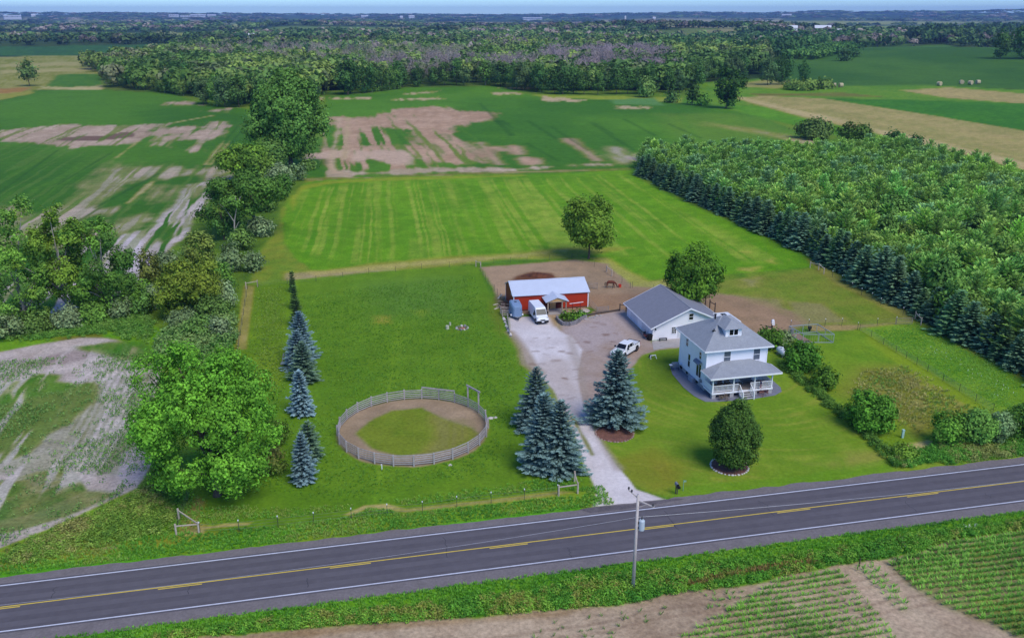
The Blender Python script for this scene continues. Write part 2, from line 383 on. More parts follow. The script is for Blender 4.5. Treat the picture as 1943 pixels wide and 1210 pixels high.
# ---- crop field middle (C)
lay([(600, 338), (572, 330), (588, 300), (612, 240), (622, 182), (700, 178), (770, 166), (950, 164), (1010, 180), (1160, 182), (1300, 188), (1385, 206), (1450, 226), (1590, 282), (1500, 300), (1240, 345), (1190, 323), (900, 326), (720, 336)],
    (60, 112, 44), (78, 130, 48), cname='crop_field', warp=.5, kind='b')
lay([(1010, 180), (1160, 182), (1300, 186), (1290, 196), (1200, 190), (1040, 186)], (126, 150, 66), warp=.4, cname='meadow')
lay([(1158, 190), (1240, 185), (1260, 200), (1170, 198)], (84, 134, 92), warp=.4)
SC1, SC2 = (176, 150, 132), (160, 134, 114)
lay([(630, 222), (687, 224), (720, 221), (760, 207), (834, 204), (884, 211), (934, 216), (921, 227), (868, 244), (841, 257), (901, 274), (918, 308), (868, 313), (801, 304), (727, 298), (633, 299), (600, 299), (620, 284), (667, 274), (727, 278), (787, 274), (781, 247), (717, 241), (660, 254), (637, 241)], SC1, SC2, warp=1.2, soft=.5)
lay([(633, 222), (930, 215), (918, 312), (633, 325)], (72, 122, 46), warp=1, soft=1, amt=.8, pat=streak(.28, .007, 24, .60, .68))
lay([(620, 280), (900, 270), (918, 312), (620, 325)], (84, 124, 56), warp=1, soft=1, amt=.6, pat=streak(.5, .03, 25, .54, .62))
lay([(630, 224), (790, 222), (830, 320), (633, 325)], SC1, SC2, warp=1, soft=1, pat=streak(.30, .006, 21, .50, .57))
lay([(600, 292), (640, 286), (760, 285), (800, 300), (760, 312), (640, 300), (596, 300)], (182, 160, 146), warp=.8, soft=.5, rough=.3)
lay([(633, 326), (734, 325), (834, 319), (978, 319), (1068, 312), (1160, 311), (1160, 313), (1068, 316), (978, 326), (834, 326), (720, 332), (633, 334)], (180, 164, 150), (160, 146, 128), warp=.7, soft=.5)
lay([(645, 225), (628, 312), (636, 328), (660, 330)], (178, 158, 138), width=.8, warp=.5, soft=.5)
lay([(661, 225), (654, 300)], (170, 152, 124), width=.7, warp=.7, soft=.5)
for a, b, w in (((911, 271), (948, 312), 2.2), ((975, 278), (985, 292), 3), ((996, 300), (1011, 311), 4), ((1078, 264), (1135, 304), 2.0), ((1000, 302), (1012, 308), 3), ((940, 280), (955, 285), 3)):
    lay([a, b], SC1, SC2, width=w, warp=1.0, soft=1.0)
lay([(1165, 280), (1185, 296), (1240, 290), (1290, 292), (1250, 305), (1190, 308), (1170, 302)], (178, 164, 158), warp=1.0, soft=1.2, rough=.3)
lay([(1345, 233), (1420, 244), (1468, 252), (1560, 272), (1600, 284), (1560, 284), (1500, 268), (1440, 253), (1350, 238)], (166, 154, 128), (140, 140, 96), warp=.7, soft=.8)
for p in ([(750, 189), (800, 187), (832, 183), (836, 188), (780, 190)], [(945, 176), (985, 175), (990, 179), (950, 179)], [(775, 177), (838, 172), (836, 175), (780, 179)], [(622, 186), (700, 185), (700, 188), (622, 189)], [(955, 166), (995, 166), (995, 170), (960, 168)], [(1170, 202), (1225, 203), (1225, 207), (1172, 206)], [(1040, 184), (1120, 190), (1100, 194), (1040, 190)]):
    lay(p, (176, 160, 132), warp=.5, soft=.4)
lay([(1240, 215), (1400, 215), (1560, 262), (1300, 270)], (96, 132, 60), warp=1, soft=2, amt=.5, rough=.4)
for px0, py0, px1, py1 in ((911, 197), (968, 271), (948, 228), (975, 258)), ((952, 228), (1010, 270), (0, 0), (0, 0)), :
    pass
for a, b in (((911, 197), (975, 258)), ((935, 225), (970, 258)), ((950, 228), (975, 245)), ((1000, 228), (1058, 265)), ((1045, 240), (1115, 285)), ((1118, 232), (1205, 286)), ((1124, 232), (1165, 256)), ((1184, 226), (1245, 258)), ((1000, 272), (1058, 305)), ((1270, 236), (1330, 262))):
    lay([a, b], (38, 84, 38), width=.5, warp=.2, soft=.4, amt=.75)
lay([(575, 338), (700, 336), (900, 327), (1195, 319), (1195, 323), (900, 331), (700, 341), (560, 346)], (140, 132, 90), (96, 120, 56), warp=.3, soft=.3)
# ---- pasture north side background behind (rough grass bands)
lay([(530, 350), (560, 344), (600, 342), (560, 380), (540, 430), (545, 470), (600, 512), (545, 532), (470, 545), (490, 480), (530, 420)], (118, 136, 60), (96, 132, 52), warp=.6)
# ---- hay field (D)
hay = [(560, 352), (600, 343), (720, 337), (1000, 330), (1195, 324), (1215, 342), (1300, 384), (1420, 436), (1542, 492), (1536, 507), (1370, 521), (1250, 527), (1190, 545), (1130, 487), (1085, 487), (900, 499), (700, 512), (600, 516), (560, 490), (540, 460), (536, 420), (548, 370)]
lay(hay, (74, 134, 28), (92, 148, 34), cname='hay_field', warp=.5, soft=.35)
def haypat(sel):
    u = GU[sel] + (nz2[sel] - .5) * 1.6 - .07 * (GV[sel] - 120); n = vn(u * 1.7, GV[sel] * .014, 31); n2 = vn(u * .22, GV[sel] * .004, 33)
    return np.maximum(smooth(.56, .84, n) * (.3 + .7 * smooth(.3, .65, n2)), .8 * smooth(.6, .8, vn(u * .5 + 7, GV[sel] * .01, 35))) * (.5 + .5 * smooth(.3, .6, nz1[sel]))
lay([(560, 362), (720, 345), (1190, 333), (1290, 400), (1500, 500), (1130, 480), (900, 490), (640, 500), (560, 470)], (156, 172, 96), warp=.6, soft=2, pat=haypat, amt=.55)
lay(hay, (112, 150, 52), warp=.4, soft=1, amt=.18, kind='n', rough=.25)
lay([(550, 370), (562, 354), (620, 344), (720, 338), (1000, 331), (1000, 334), (720, 343), (620, 350), (568, 362), (556, 400)], (136, 150, 62), warp=.4, soft=.5, amt=.7)
lay([(545, 516), (620, 514), (700, 500), (900, 484), (1080, 470), (1200, 470), (1085, 487), (900, 499), (780, 512), (690, 520), (560, 540)], (146, 148, 84), (120, 138, 58), warp=1.2, soft=.9, cname='grass_verge')
lay([(548, 520), (620, 516), (760, 512), (700, 524), (600, 538), (550, 542)], (160, 148, 116), (150, 142, 100), warp=.8, soft=.6)
lay([(590, 516), (800, 496), (1000, 482), (1000, 487), (800, 503), (600, 522)], (168, 158, 96), warp=1, soft=.8, rough=.4, amt=.8)
for p in ([(1400, 478), (1425, 476), (1425, 480)], [(1450, 494), (1470, 488), (1470, 500)], [(1488, 492), (1502, 488), (1504, 500)], [(1400, 508), (1440, 506), (1425, 514), (1400, 512)], [(1130, 490), (1150, 488), (1230, 535), (1300, 530), (1290, 545), (1200, 548), (1160, 520)]):
    lay(p, (160, 156, 96), warp=1.0, soft=.8, amt=.75)
# ---- hedgerow ground and rough grass left
lay([(0, 640), (60, 622), (240, 565), (330, 560), (440, 560), (450, 640), (440, 700), (300, 690), (285, 668), (205, 640), (150, 640), (60, 655), (0, 668), (-200, 720)], (78, 140, 34), (100, 148, 46), warp=.7, cname='grass_verge')
lay([(100, 640), (190, 632), (200, 645), (120, 652)], (120, 96, 58), (100, 110, 50), warp=.8, amt=.7)
lay([(290, 520), (420, 360), (560, 330), (580, 345), (540, 380), (520, 440), (490, 480), (470, 545), (440, 640), (330, 640), (240, 580)], (64, 100, 42), (88, 124, 50), warp=1.2)
# ---- soy field lower left (B)
fb = [(-300, 760), (0, 668), (60, 656), (150, 641), (205, 641), (285, 668), (306, 690), (292, 760), (262, 850), (290, 880), (262, 925), (215, 955), (100, 1000), (0, 1040), (-300, 1100)]
lay(fb, (182, 174, 178), (164, 154, 154), cname='crop_field', warp=.8, soft=.4)
lay([(0, 690), (120, 668), (210, 660), (190, 676), (120, 690), (0, 705)], (146, 134, 138), warp=.8, soft=.8, amt=.8)
for p in ([(-60, 735), (40, 722), (75, 708), (112, 712), (105, 724), (150, 726), (190, 720), (186, 760), (140, 800), (85, 830), (60, 860), (-60, 900)], [(190, 650), (270, 648), (300, 670), (300, 688), (215, 682), (140, 658)]):
    lay(p, (62, 116, 44), (84, 124, 60), warp=1.0, soft=.8, rough=.6)
lay([(-60, 936), (60, 905), (118, 884), (145, 896), (165, 930), (60, 975), (-60, 1000)], (52, 108, 34), warp=.4, soft=.4, amt=.9)
lay([(-60, 925), (30, 905), (100, 888), (140, 910), (60, 945), (-60, 960)], (140, 138, 120), (84, 116, 60), warp=.5, soft=.6, amt=.8)
lay([(-60, 960), (100, 930), (190, 930), (230, 935), (120, 985), (-60, 1040)], (74, 112, 62), (120, 128, 96), warp=.6, soft=.8, amt=.85)
lay([(-60, 780), (150, 735), (290, 700), (250, 900), (140, 900), (-60, 900)], (112, 126, 90), warp=.5, soft=1, amt=.5, rough=.5)
lay([(-60, 700), (150, 660), (300, 700), (290, 860), (140, 920), (-60, 1000)], (184, 178, 184), warp=.5, soft=1.5, amt=.75, pat=streak(.5, .05, 66, .5, .6))
lay([(232, 860), (262, 845), (290, 868), (286, 885), (240, 925), (225, 900)], (176, 168, 180), warp=.5, soft=.4, rough=.5)
lay([(-60, 1030), (60, 1000), (200, 955), (205, 960), (60, 1018), (-60, 1055)], (166, 160, 160), warp=1.2, soft=.5, rough=.3)
def rowdots(sel): 
    return smooth(.45, .7, .5 + .5 * np.cos(GU[sel] * 2 * PI / .9)) * (.4 + .6 * nz1[sel])
lay([(100, 760), (200, 700), (300, 700), (290, 760), (262, 850), (150, 870)], (96, 112, 70), warp=.5, soft=.8, pat=rowdots, amt=.55)
# ---- pasture (E)
past = [(470, 548), (545, 533), (700, 517), (905, 503), (928, 540), (955, 600), (962, 625), (985, 652), (1002, 690), (1025, 710), (1100, 830), (1120, 905), (1108, 928), (1060, 940), (930, 958), (640, 990), (380, 1012), (330, 1010), (360, 900), (440, 700)]
lay(past, (90, 136, 42), (104, 146, 48), cname='pasture', warp=.5, soft=.4)
lay(past, (74, 118, 34), warp=.5, soft=1, amt=.5, rough=.3)
lay([(470, 548), (545, 535), (548, 700), (500, 780), (440, 700)], (104, 140, 44), (88, 128, 36), warp=.8, soft=.8)
lay([(700, 540), (860, 530), (880, 600), (720, 600)], (82, 126, 62), warp=2, soft=4, amt=.7)
lay([(712, 600), (735, 600), (738, 612), (715, 612)], (146, 146, 72), warp=.6, soft=1.0, amt=.8)
lay([(780, 590), (810, 588), (800, 600)], (124, 150, 60), warp=.8, soft=1, amt=.8)
lay([(465, 542), (481, 543), (466, 662), (447, 662)], (172, 158, 104), (134, 132, 70), warp=.25, soft=.3)
lay([(335, 1018), (350, 970), (372, 940), (392, 950), (376, 990), (400, 1000)], (146, 136, 80), warp=.5, soft=.6, amt=.9)
lay([(378, 1002), (430, 992), (480, 990), (470, 996), (400, 1002)], (168, 156, 104), warp=.5, soft=.35)
lay([(336, 1010), (388, 1004), (386, 1014), (336, 1020)], (176, 164, 116), warp=.5, soft=.35)
lay([(652, 976), (690, 958), (735, 955), (770, 966), (820, 960), (870, 954), (940, 948), (1060, 932), (1096, 934), (1050, 941), (960, 950), (870, 960), (770, 971), (700, 962), (670, 978)], (170, 160, 106), (146, 146, 80), warp=.35, soft=.3)
# ---- round pen
pc = (-12.3, 98.0)
sel = np.where(np.hypot(GX - pc[0], GY - pc[1]) < 12)[0]
r_ = np.hypot(GX[sel] - pc[0], GY[sel] - pc[1])
m = smooth(9.7, 9.2, r_ + (nz1[sel] - .5) * .6)
col[sel] = mixv(col[sel], noisecol((158, 140, 122), (140, 124, 106), sel), m); cls[sel[m > .5]] = cid('riding_pen_dirt')
lay([(680, 822), (700, 800), (745, 780), (800, 774), (830, 790), (860, 800), (895, 812), (905, 822), (880, 845), (820, 858), (760, 864), (705, 850)], (86, 122, 40), (106, 130, 52), warp=.6, soft=.5, cname='pasture')
lay([(820, 790), (885, 796), (900, 820), (860, 852), (800, 862), (830, 830)], (132, 128, 88), warp=1, soft=1.2, amt=.6, rough=.3)
# ---- paddock north of the yard (G)
lay([(1340, 540), (1542, 506), (1600, 540), (1745, 602), (1740, 612), (1640, 618), (1530, 616), (1400, 640), (1300, 560)], (98, 130, 52), (112, 132, 64), cname='paddock', warp=.5)
lay([(910, 506), (1090, 493), (1150, 500), (1196, 544), (1262, 548), (1240, 560), (1230, 600), (1060, 604), (950, 590), (930, 545)], (160, 138, 118), (144, 126, 108), cname='paddock_dirt', warp=.6, soft=.4)
lay([(1118, 560), (1240, 556), (1200, 590), (1130, 596)], (134, 108, 88), (146, 120, 100), warp=1, soft=1.2, amt=.7)
lay([(1330, 556), (1390, 560), (1450, 572), (1500, 590), (1535, 612), (1500, 628), (1440, 640), (1340, 620)], (154, 130, 110), (140, 120, 100), cname='paddock_dirt', warp=1, soft=.8)
lay([(1400, 560), (1560, 575), (1620, 612), (1530, 616), (1450, 580)], (140, 130, 92), warp=1.2, soft=1, amt=.7, rough=.3)
lay([(1410, 530), (1440, 528), (1440, 545), (1415, 545)], (150, 140, 104), warp=1, soft=1, amt=.6)
lay([(975, 524), (1010, 514), (1050, 518), (1060, 530), (970, 534)], (104, 72, 54), warp=.4, soft=.5)
lay([(1534, 616), (1640, 616), (1740, 612), (1744, 618), (1640, 626), (1534, 628)], (150, 136, 92), warp=.5, soft=.4)
lay([(1520, 488), (1545, 490), (1600, 528), (1750, 606), (1740, 614), (1590, 540)], (142, 140, 76), warp=.5, soft=.5, amt=.7)
# ---- strips right of the house
lay([(1500, 650), (1540, 640), (1632, 624), (1760, 700), (1884, 780), (1760, 830), (1700, 866), (1600, 780)], (90, 134, 42), (104, 142, 46), cname='pasture', warp=.5)
lay([(1640, 700), (1720, 690), (1800, 730), (1850, 775), (1790, 800), (1740, 825), (1720, 800), (1600, 740)], (146, 144, 80), (112, 132, 58), warp=2.5, soft=2.4, rough=.5)
lay([(1640, 700), (1760, 720), (1830, 780), (1740, 820)], (104, 98, 56), warp=1, soft=1, rough=.12, amt=.35, kind='f')
lay([(1640, 624), (1700, 660), (1880, 776), (1860, 782), (1700, 690), (1650, 650)], (114, 146, 46), warp=.3, soft=.5)
lay([(1634, 622), (1745, 612), (1800, 640), (1943, 708), (2200, 820), (2200, 960), (1943, 800), (1884, 780), (1760, 700)], (92, 140, 44), (108, 150, 54), cname='pasture', warp=.5, soft=.8)
lay([(1745, 606), (1943, 700), (2200, 820), (2200, 850), (1943, 722), (1760, 625)], (146, 148, 80), (100, 130, 50), warp=.8, soft=.6, amt=.8)
# ---- plantation floor
lay([(1202, 318), (1290, 308), (1480, 300), (1700, 285), (1860, 318), (2600, 560), (2600, 1000), (1943, 712), (1745, 604), (1542, 492)], (44, 74, 34), (62, 84, 40), cname='plantation_floor', warp=.5)
# ---- lawn
lawn = [(1133, 860), (1150, 800), (1190, 740), (1196, 700), (1218, 672), (1260, 656), (1300, 652), (1440, 660), (1482, 690), (1560, 752), (1640, 822), (1690, 866), (1702, 892), (1500, 921), (1275, 944), (1222, 930), (1172, 884)]
lay(lawn, (96, 136, 44), (110, 144, 54), cname='lawn', warp=.2, soft=.25)
lcx, lcy = G(1395, 700)
def mow(sel):
    r = np.hypot((GX[sel] - lcx), (GY[sel] - lcy)) + (nz2[sel] - .5) * 1.5
    return smooth(.45, .75, vn(r * 1.9, nz2[sel] * 3, 41)) * (.25 + .6 * smooth(.4, .6, nz1[sel]))
lay(lawn, (138, 150, 78), warp=.2, soft=.8, pat=mow, amt=.5)
lay([(1170, 870), (1240, 850), (1300, 880), (1290, 925), (1240, 930), (1190, 905)], (128, 124, 56), (112, 124, 50), warp=1.5, soft=2, amt=.7)
lay([(1275, 925), (1500, 905), (1690, 870), (1700, 892), (1500, 921), (1275, 944)], (92, 142, 40), warp=.4, soft=.5, amt=.7)
lay([(1215, 680), (1285, 662), (1330, 740), (1260, 760), (1200, 740)], (84, 116, 40), warp=.6, soft=2, amt=.6)  # house shadow painted into the lawn colour as a darker green patch
lay([(1530, 880), (1640, 856), (1680, 862), (1600, 890)], (140, 140, 90), warp=1.5, soft=1.5, amt=.55, rough=.3)
# ---- grass by the road
lay([(-300, 1100), (0, 1040), (100, 1000), (262, 925), (330, 960), (336, 1018), (640, 992), (930, 962), (1110, 932), (1130, 950), (1100, 963), (900, 995), (500, 1048), (0, 1092), (-300, 1118)], (88, 146, 38), (110, 144, 52), cname='grass_verge', warp=.5)
lay([(-60, 1060), (150, 1020), (300, 1016), (500, 1000), (300, 1040), (0, 1082)], (132, 138, 66), warp=1.0, soft=1.0, rough=.5, amt=.8)
lay([(170, 1042), (230, 1030), (225, 1042)], (160, 156, 134), warp=.8, soft=.5)
lay([(-300, 1110), (0, 1084), (500, 1038), (900, 986), (1100, 958), (1102, 966), (900, 998), (500, 1052), (0, 1096), (-300, 1124)], (76, 150, 42), warp=.3, soft=.3, amt=.85)
lay([(1702, 892), (1690, 860), (1760, 828), (1943, 840), (2300, 800), (2300, 840), (1943, 868)], (90, 140, 46), (118, 150, 60), cname='grass_verge', warp=.5)
lay([(1690, 852), (1760, 836), (1800, 846), (1740, 858)], (178, 168, 120), warp=.8, soft=.6, rough=.5)
# ---- gravel: yard and drive
yard = [(1055, 598), (1110, 604), (1182, 588), (1193, 600), (1238, 650), (1292, 654), (1288, 659), (1250, 664), (1218, 674), (1196, 702), (1150, 760), (1118, 790), (1092, 760), (1085, 700), (1060, 625)]
lay(yard, (152, 136, 130), (160, 148, 150), cname='gravel_yard', warp=.35, soft=.3)
lay([(1068, 610), (1180, 596), (1196, 612), (1180, 650), (1120, 650), (1075, 630)], (166, 156, 164), warp=.8, soft=1.2, amt=.8)
drive = [(962, 600), (1053, 600), (1062, 628), (1085, 640), (1104, 664), (1098, 690), (1096, 720), (1108, 770), (1128, 815), (1148, 850), (1172, 886), (1206, 928), (1262, 947), (1200, 955), (1126, 960), (1134, 932), (1108, 880), (1092, 830), (1078, 790), (1050, 740), (1020, 708), (1002, 690), (985, 652), (966, 628)]
lay(drive, (190, 186, 198), (204, 202, 216), cname='gravel_drive', warp=.25, soft=.25)
lay([(1040, 700), (1070, 690), (1092, 740), (1106, 780), (1096, 800), (1075, 760)], (164, 152, 150), warp=1.0, soft=1.4, amt=.6)
lay([(968, 630), (986, 652), (1003, 690), (1022, 708)], (146, 132, 116), width=.9, warp=.5, soft=.5, amt=.8)
lay([(1080, 640), (1098, 690), (1120, 790), (1150, 852), (1174, 888)], (150, 140, 136), width=.5, warp=.5, soft=.5, amt=.6)
lay([(1085, 790), (1116, 846), (1124, 862)], (104, 118, 74), width=.22, warp=.4, soft=.3, amt=.9)
g = R(5)
for i in range(46):
    px_, py_ = g.uniform(1000, 1180), g.uniform(612, 760)
    lay([(px_, py_), (px_ + g.uniform(3, 9), py_ + g.uniform(-1.5, 1.5))], (112, 88, 76), width=g.uniform(.05, .16), warp=.5, soft=.22, amt=g.uniform(.3, .75))
lay([(1040, 600), (1056, 600), (1064, 626), (1050, 618)], (150, 128, 92), warp=.4, soft=.6)
lay([(1062, 596), (1090, 594), (1118, 588), (1124, 596), (1108, 603), (1066, 618), (1058, 606)], (66, 112, 34), cname='lawn', warp=.3, soft=.3)
lay([(1112, 580), (1130, 588), (1120, 592)], (70, 116, 40), warp=.3, soft=.4)
lay([(944, 560), (956, 566), (966, 600), (950, 640), (930, 600), (930, 570)], (98, 112, 52), warp=.8, soft=1, amt=.6)
lay([(1128, 812), (1204, 812), (1204, 836), (1130, 836)], (124, 92, 78), warp=.1, soft=.2, amt=0)
# ---- south side of the road
u0 = GU; v0 = GV
sel = np.where((GV < -4) & (GY < 140) & (GY > -71))[0]
col[sel] = noisecol((72, 138, 36), (96, 150, 44), sel); cls[sel] = cid('grass_verge')
soil = [(-900, 1500), (-200, 1260), (500, 1198), (640, 1186), (900, 1170), (1078, 1155), (1209, 1143), (1287, 1126), (1400, 1111), (1500, 1090), (1587, 1072), (1679, 1058), (1738, 1049), (1806, 1022), (1943, 1006), (2300, 960), (2900, 1400), (2900, 1800), (-900, 1800)]
sw = np.array([G(*q) for q in soil]); sw = np.vstack([sw, [[120, -70], [-120, -70]]])[[*range(len(soil) - 3), len(soil), len(soil) + 1]]
sd = sdist(sw, GX[sel], GY[sel]) + (nz1[sel] - .5) * 1.2
m = smooth(-.3, .3, sd)
col[sel] = mixv(col[sel], noisecol((172, 156, 140), (152, 134, 118), sel), m); cls[sel[m > .5]] = cid('corn_field_soil')
cornA = [(1468, 1104), (1592, 1082), (1640, 1135), (1705, 1215), (1705, 1260), (1200, 1260), (1290, 1210), (1370, 1165)]
cornB = [(1685, 1066), (1740, 1054), (1806, 1030), (1943, 1008), (2300, 970), (2500, 1260), (1943, 1216), (1880, 1182), (1795, 1152), (1730, 1112)]
cornC = [(1620, 1074), (1652, 1070), (1687, 1100), (1714, 1130), (1738, 1160), (1712, 1162), (1676, 1130), (1646, 1102)]
lay(cornB, (86, 124, 50), (130, 124, 84), warp=1.0, soft=1.4, amt=.7)
for a in ([(1595, 1079), (1637, 1121), (1679, 1155), (1721, 1185), (1770, 1215)], [(1656, 1068), (1702, 1113), (1740, 1142), (1787, 1168), (1869, 1196)]):
    lay(a, (176, 158, 142), (156, 138, 122), width=.8, warp=.4, soft=.4, amt=.95)
for v in (-12.5, -13.6, -15.8, -17.0):
    a = XY(20, v); b = XY(85, v)
    s2 = np.where((GX > -20) & (GX < 60) & (GY > 50) & (GY < 80) & (cls == cid('corn_field_soil')))[0]
    d = np.abs(GV[s2] - v - (fbm(GU[s2] * .1, 0 * GU[s2], 2, 50) - .5) * 1.5)
    col[s2] = mixv(col[s2], np.tile(lin((128, 108, 94)), (len(s2), 1)), smooth(.28, .1, d) * .35)
lay([(300, 1215), (600, 1195), (900, 1172), (1100, 1155), (1080, 1168), (800, 1188), (500, 1212)], (134, 108, 74), warp=1, soft=1, amt=.6)
gm = smooth(.98, 1.25, col[:, 1] / np.maximum(col[:, 0], 1e-4))[:, None]
col = np.clip(col * (gm * np.array([[1.22, 1.03, .60]]) + (1 - gm) * np.array([[1.12, 1.05, .90]])), 0, 1)
tex = np.ones(len(col)); 
for nme, tv in (('gravel_drive', .35), ('gravel_yard', .45), ('riding_pen_dirt', .5), ('paddock_dirt', .6), ('lawn', .6), ('pasture', .8)):
    if nme in CLS: tex[cls == cid(nme)] = tv
# faces
nr, nc = len(yr), len(tt)
idx = (np.arange(nr - 1)[:, None] * nc + np.arange(nc - 1)[None]).ravel()
quads = np.stack([idx, idx + 1, idx + nc + 1, idx + nc], 1)
fc = cls[idx]
verts = np.stack([GX, GY, GZ], 1)
GROUND_NAMES = dict(ground='ground')
for k, nme in enumerate(CLS):
    q = quads[fc == k]
    if not len(q): continue
    used, inv = np.unique(q, return_inverse=True)
    me = npmesh(nme, verts[used], inv.reshape(q.shape), M_GROUND, pt_cols=col[used], pt_a=tex[used], smooth_=True)
    tag(link(nme, me), kind='structure')
del TT, YY
def ground_col_at(px, py): return None
#PART3
# ------------------------------------------------------------------ road
M_ASPH = mat('asphalt', (92, 88, 94), .9, var=.09, scale=1.2, spec=.2)
M_SHOULD = mat('road_shoulder_gravel', (118, 111, 112), .95, var=.16, scale=4)
M_WHITE_LINE = mat('white_road_paint', (200, 202, 215), .8, var=.12, scale=2)
M_YEL_LINE = mat('yellow_road_paint', (212, 184, 74), .8, var=.1, scale=2)
def strip(name, u0, u1, v0, v1, z, m, step=4.0, parent=None, wob=0, seed=0, thick=None, kind='structure'):
    us = np.arange(u0, u1 + .01, step if u1 - u0 > step else (u1 - u0)); mb = MB(); n = len(us)
    wv = (fbm(us * .6, us * 0 + seed, 3, seed) - .5) * wob; wv2 = (fbm(us * .6, us * 0 + seed + 9, 3, seed + 3) - .5) * wob
    for i, u in enumerate(us): mb.v.append((*XY(u, v0 + wv[i]), z)); mb.v.append((*XY(u, v1 + wv2[i]), z))
    for i in range(n - 1): mb.f.append((2 * i, 2 * i + 2, 2 * i + 3, 2 * i + 1)); mb.m.append(0)
    o = mb.build(name, m, parent); return tag(o, kind=kind) if kind else o
strip('road_shoulder', -260, 330, -5.35, 4.85, .006, M_SHOULD, .8, wob=.7, seed=4)
road = strip('road', -260, 330, -3.75, 3.65, .012, M_ASPH, 6)
ASPH2 = mat('worn_asphalt', (98, 94, 100), .9, var=.08, scale=1.0, spec=.2)
for v in (-2.6, -1.2, 1.1, 2.5): strip('wheel_track', -260, 330, v - .35, v + .35, .0135, ASPH2, 6)
strip('edge_line', -260, 330, 3.28, 3.43, .017, M_WHITE_LINE, 6)
strip('edge_line', -260, 330, -3.53, -3.38, .017, M_WHITE_LINE, 6)
strip('centre_line', -260, 330, -.02, .11, .017, M_YEL_LINE, 6)
ud = UV(*G(929, 1040))[0]
for k in range(-14, 20): strip('centre_dash', ud + k * 15.24, ud + k * 15.24 + 3.8, -.26, -.13, .017, M_YEL_LINE, 4)
TAR = mat('tar_seal', (58, 57, 62), .6, var=.1)
g = R(51)
for k in range(16):
    u = -55 + k * 12 + g.uniform(-4, 4); a, b = sorted(g.uniform(-3.3, 3.1, 2)); n_ = 7; mb = MB()
    if b - a < 1.2: b = a + 1.4
    for i in range(n_):
        t_ = i / (n_ - 1); uu_ = u + g.normal(0, .10) + t_ * g.uniform(-.2, .2)
        mb.v.append((*XY(uu_ - .025, a + (b - a) * t_), .0148)); mb.v.append((*XY(uu_ + .035, a + (b - a) * t_), .0148))
    for i in range(n_ - 1): mb.f.append((2 * i, 2 * i + 1, 2 * i + 3, 2 * i + 2)); mb.m.append(0)
    tag(mb.build('sealed_crack', TAR), kind='structure')
# dark gravel lip where the drive meets the road
mb = MB(); pts = [(1100, 966), (1130, 961), (1200, 957), (1262, 947), (1300, 946), (1240, 957), (1180, 966), (1120, 973)]
mb.add([(*G(*q), .02) for q in pts], [tuple(range(len(pts)))])
tag(mb.build('drive_apron', mat('apron_gravel', (96, 90, 94), .95, var=.25, scale=3)), kind='structure')

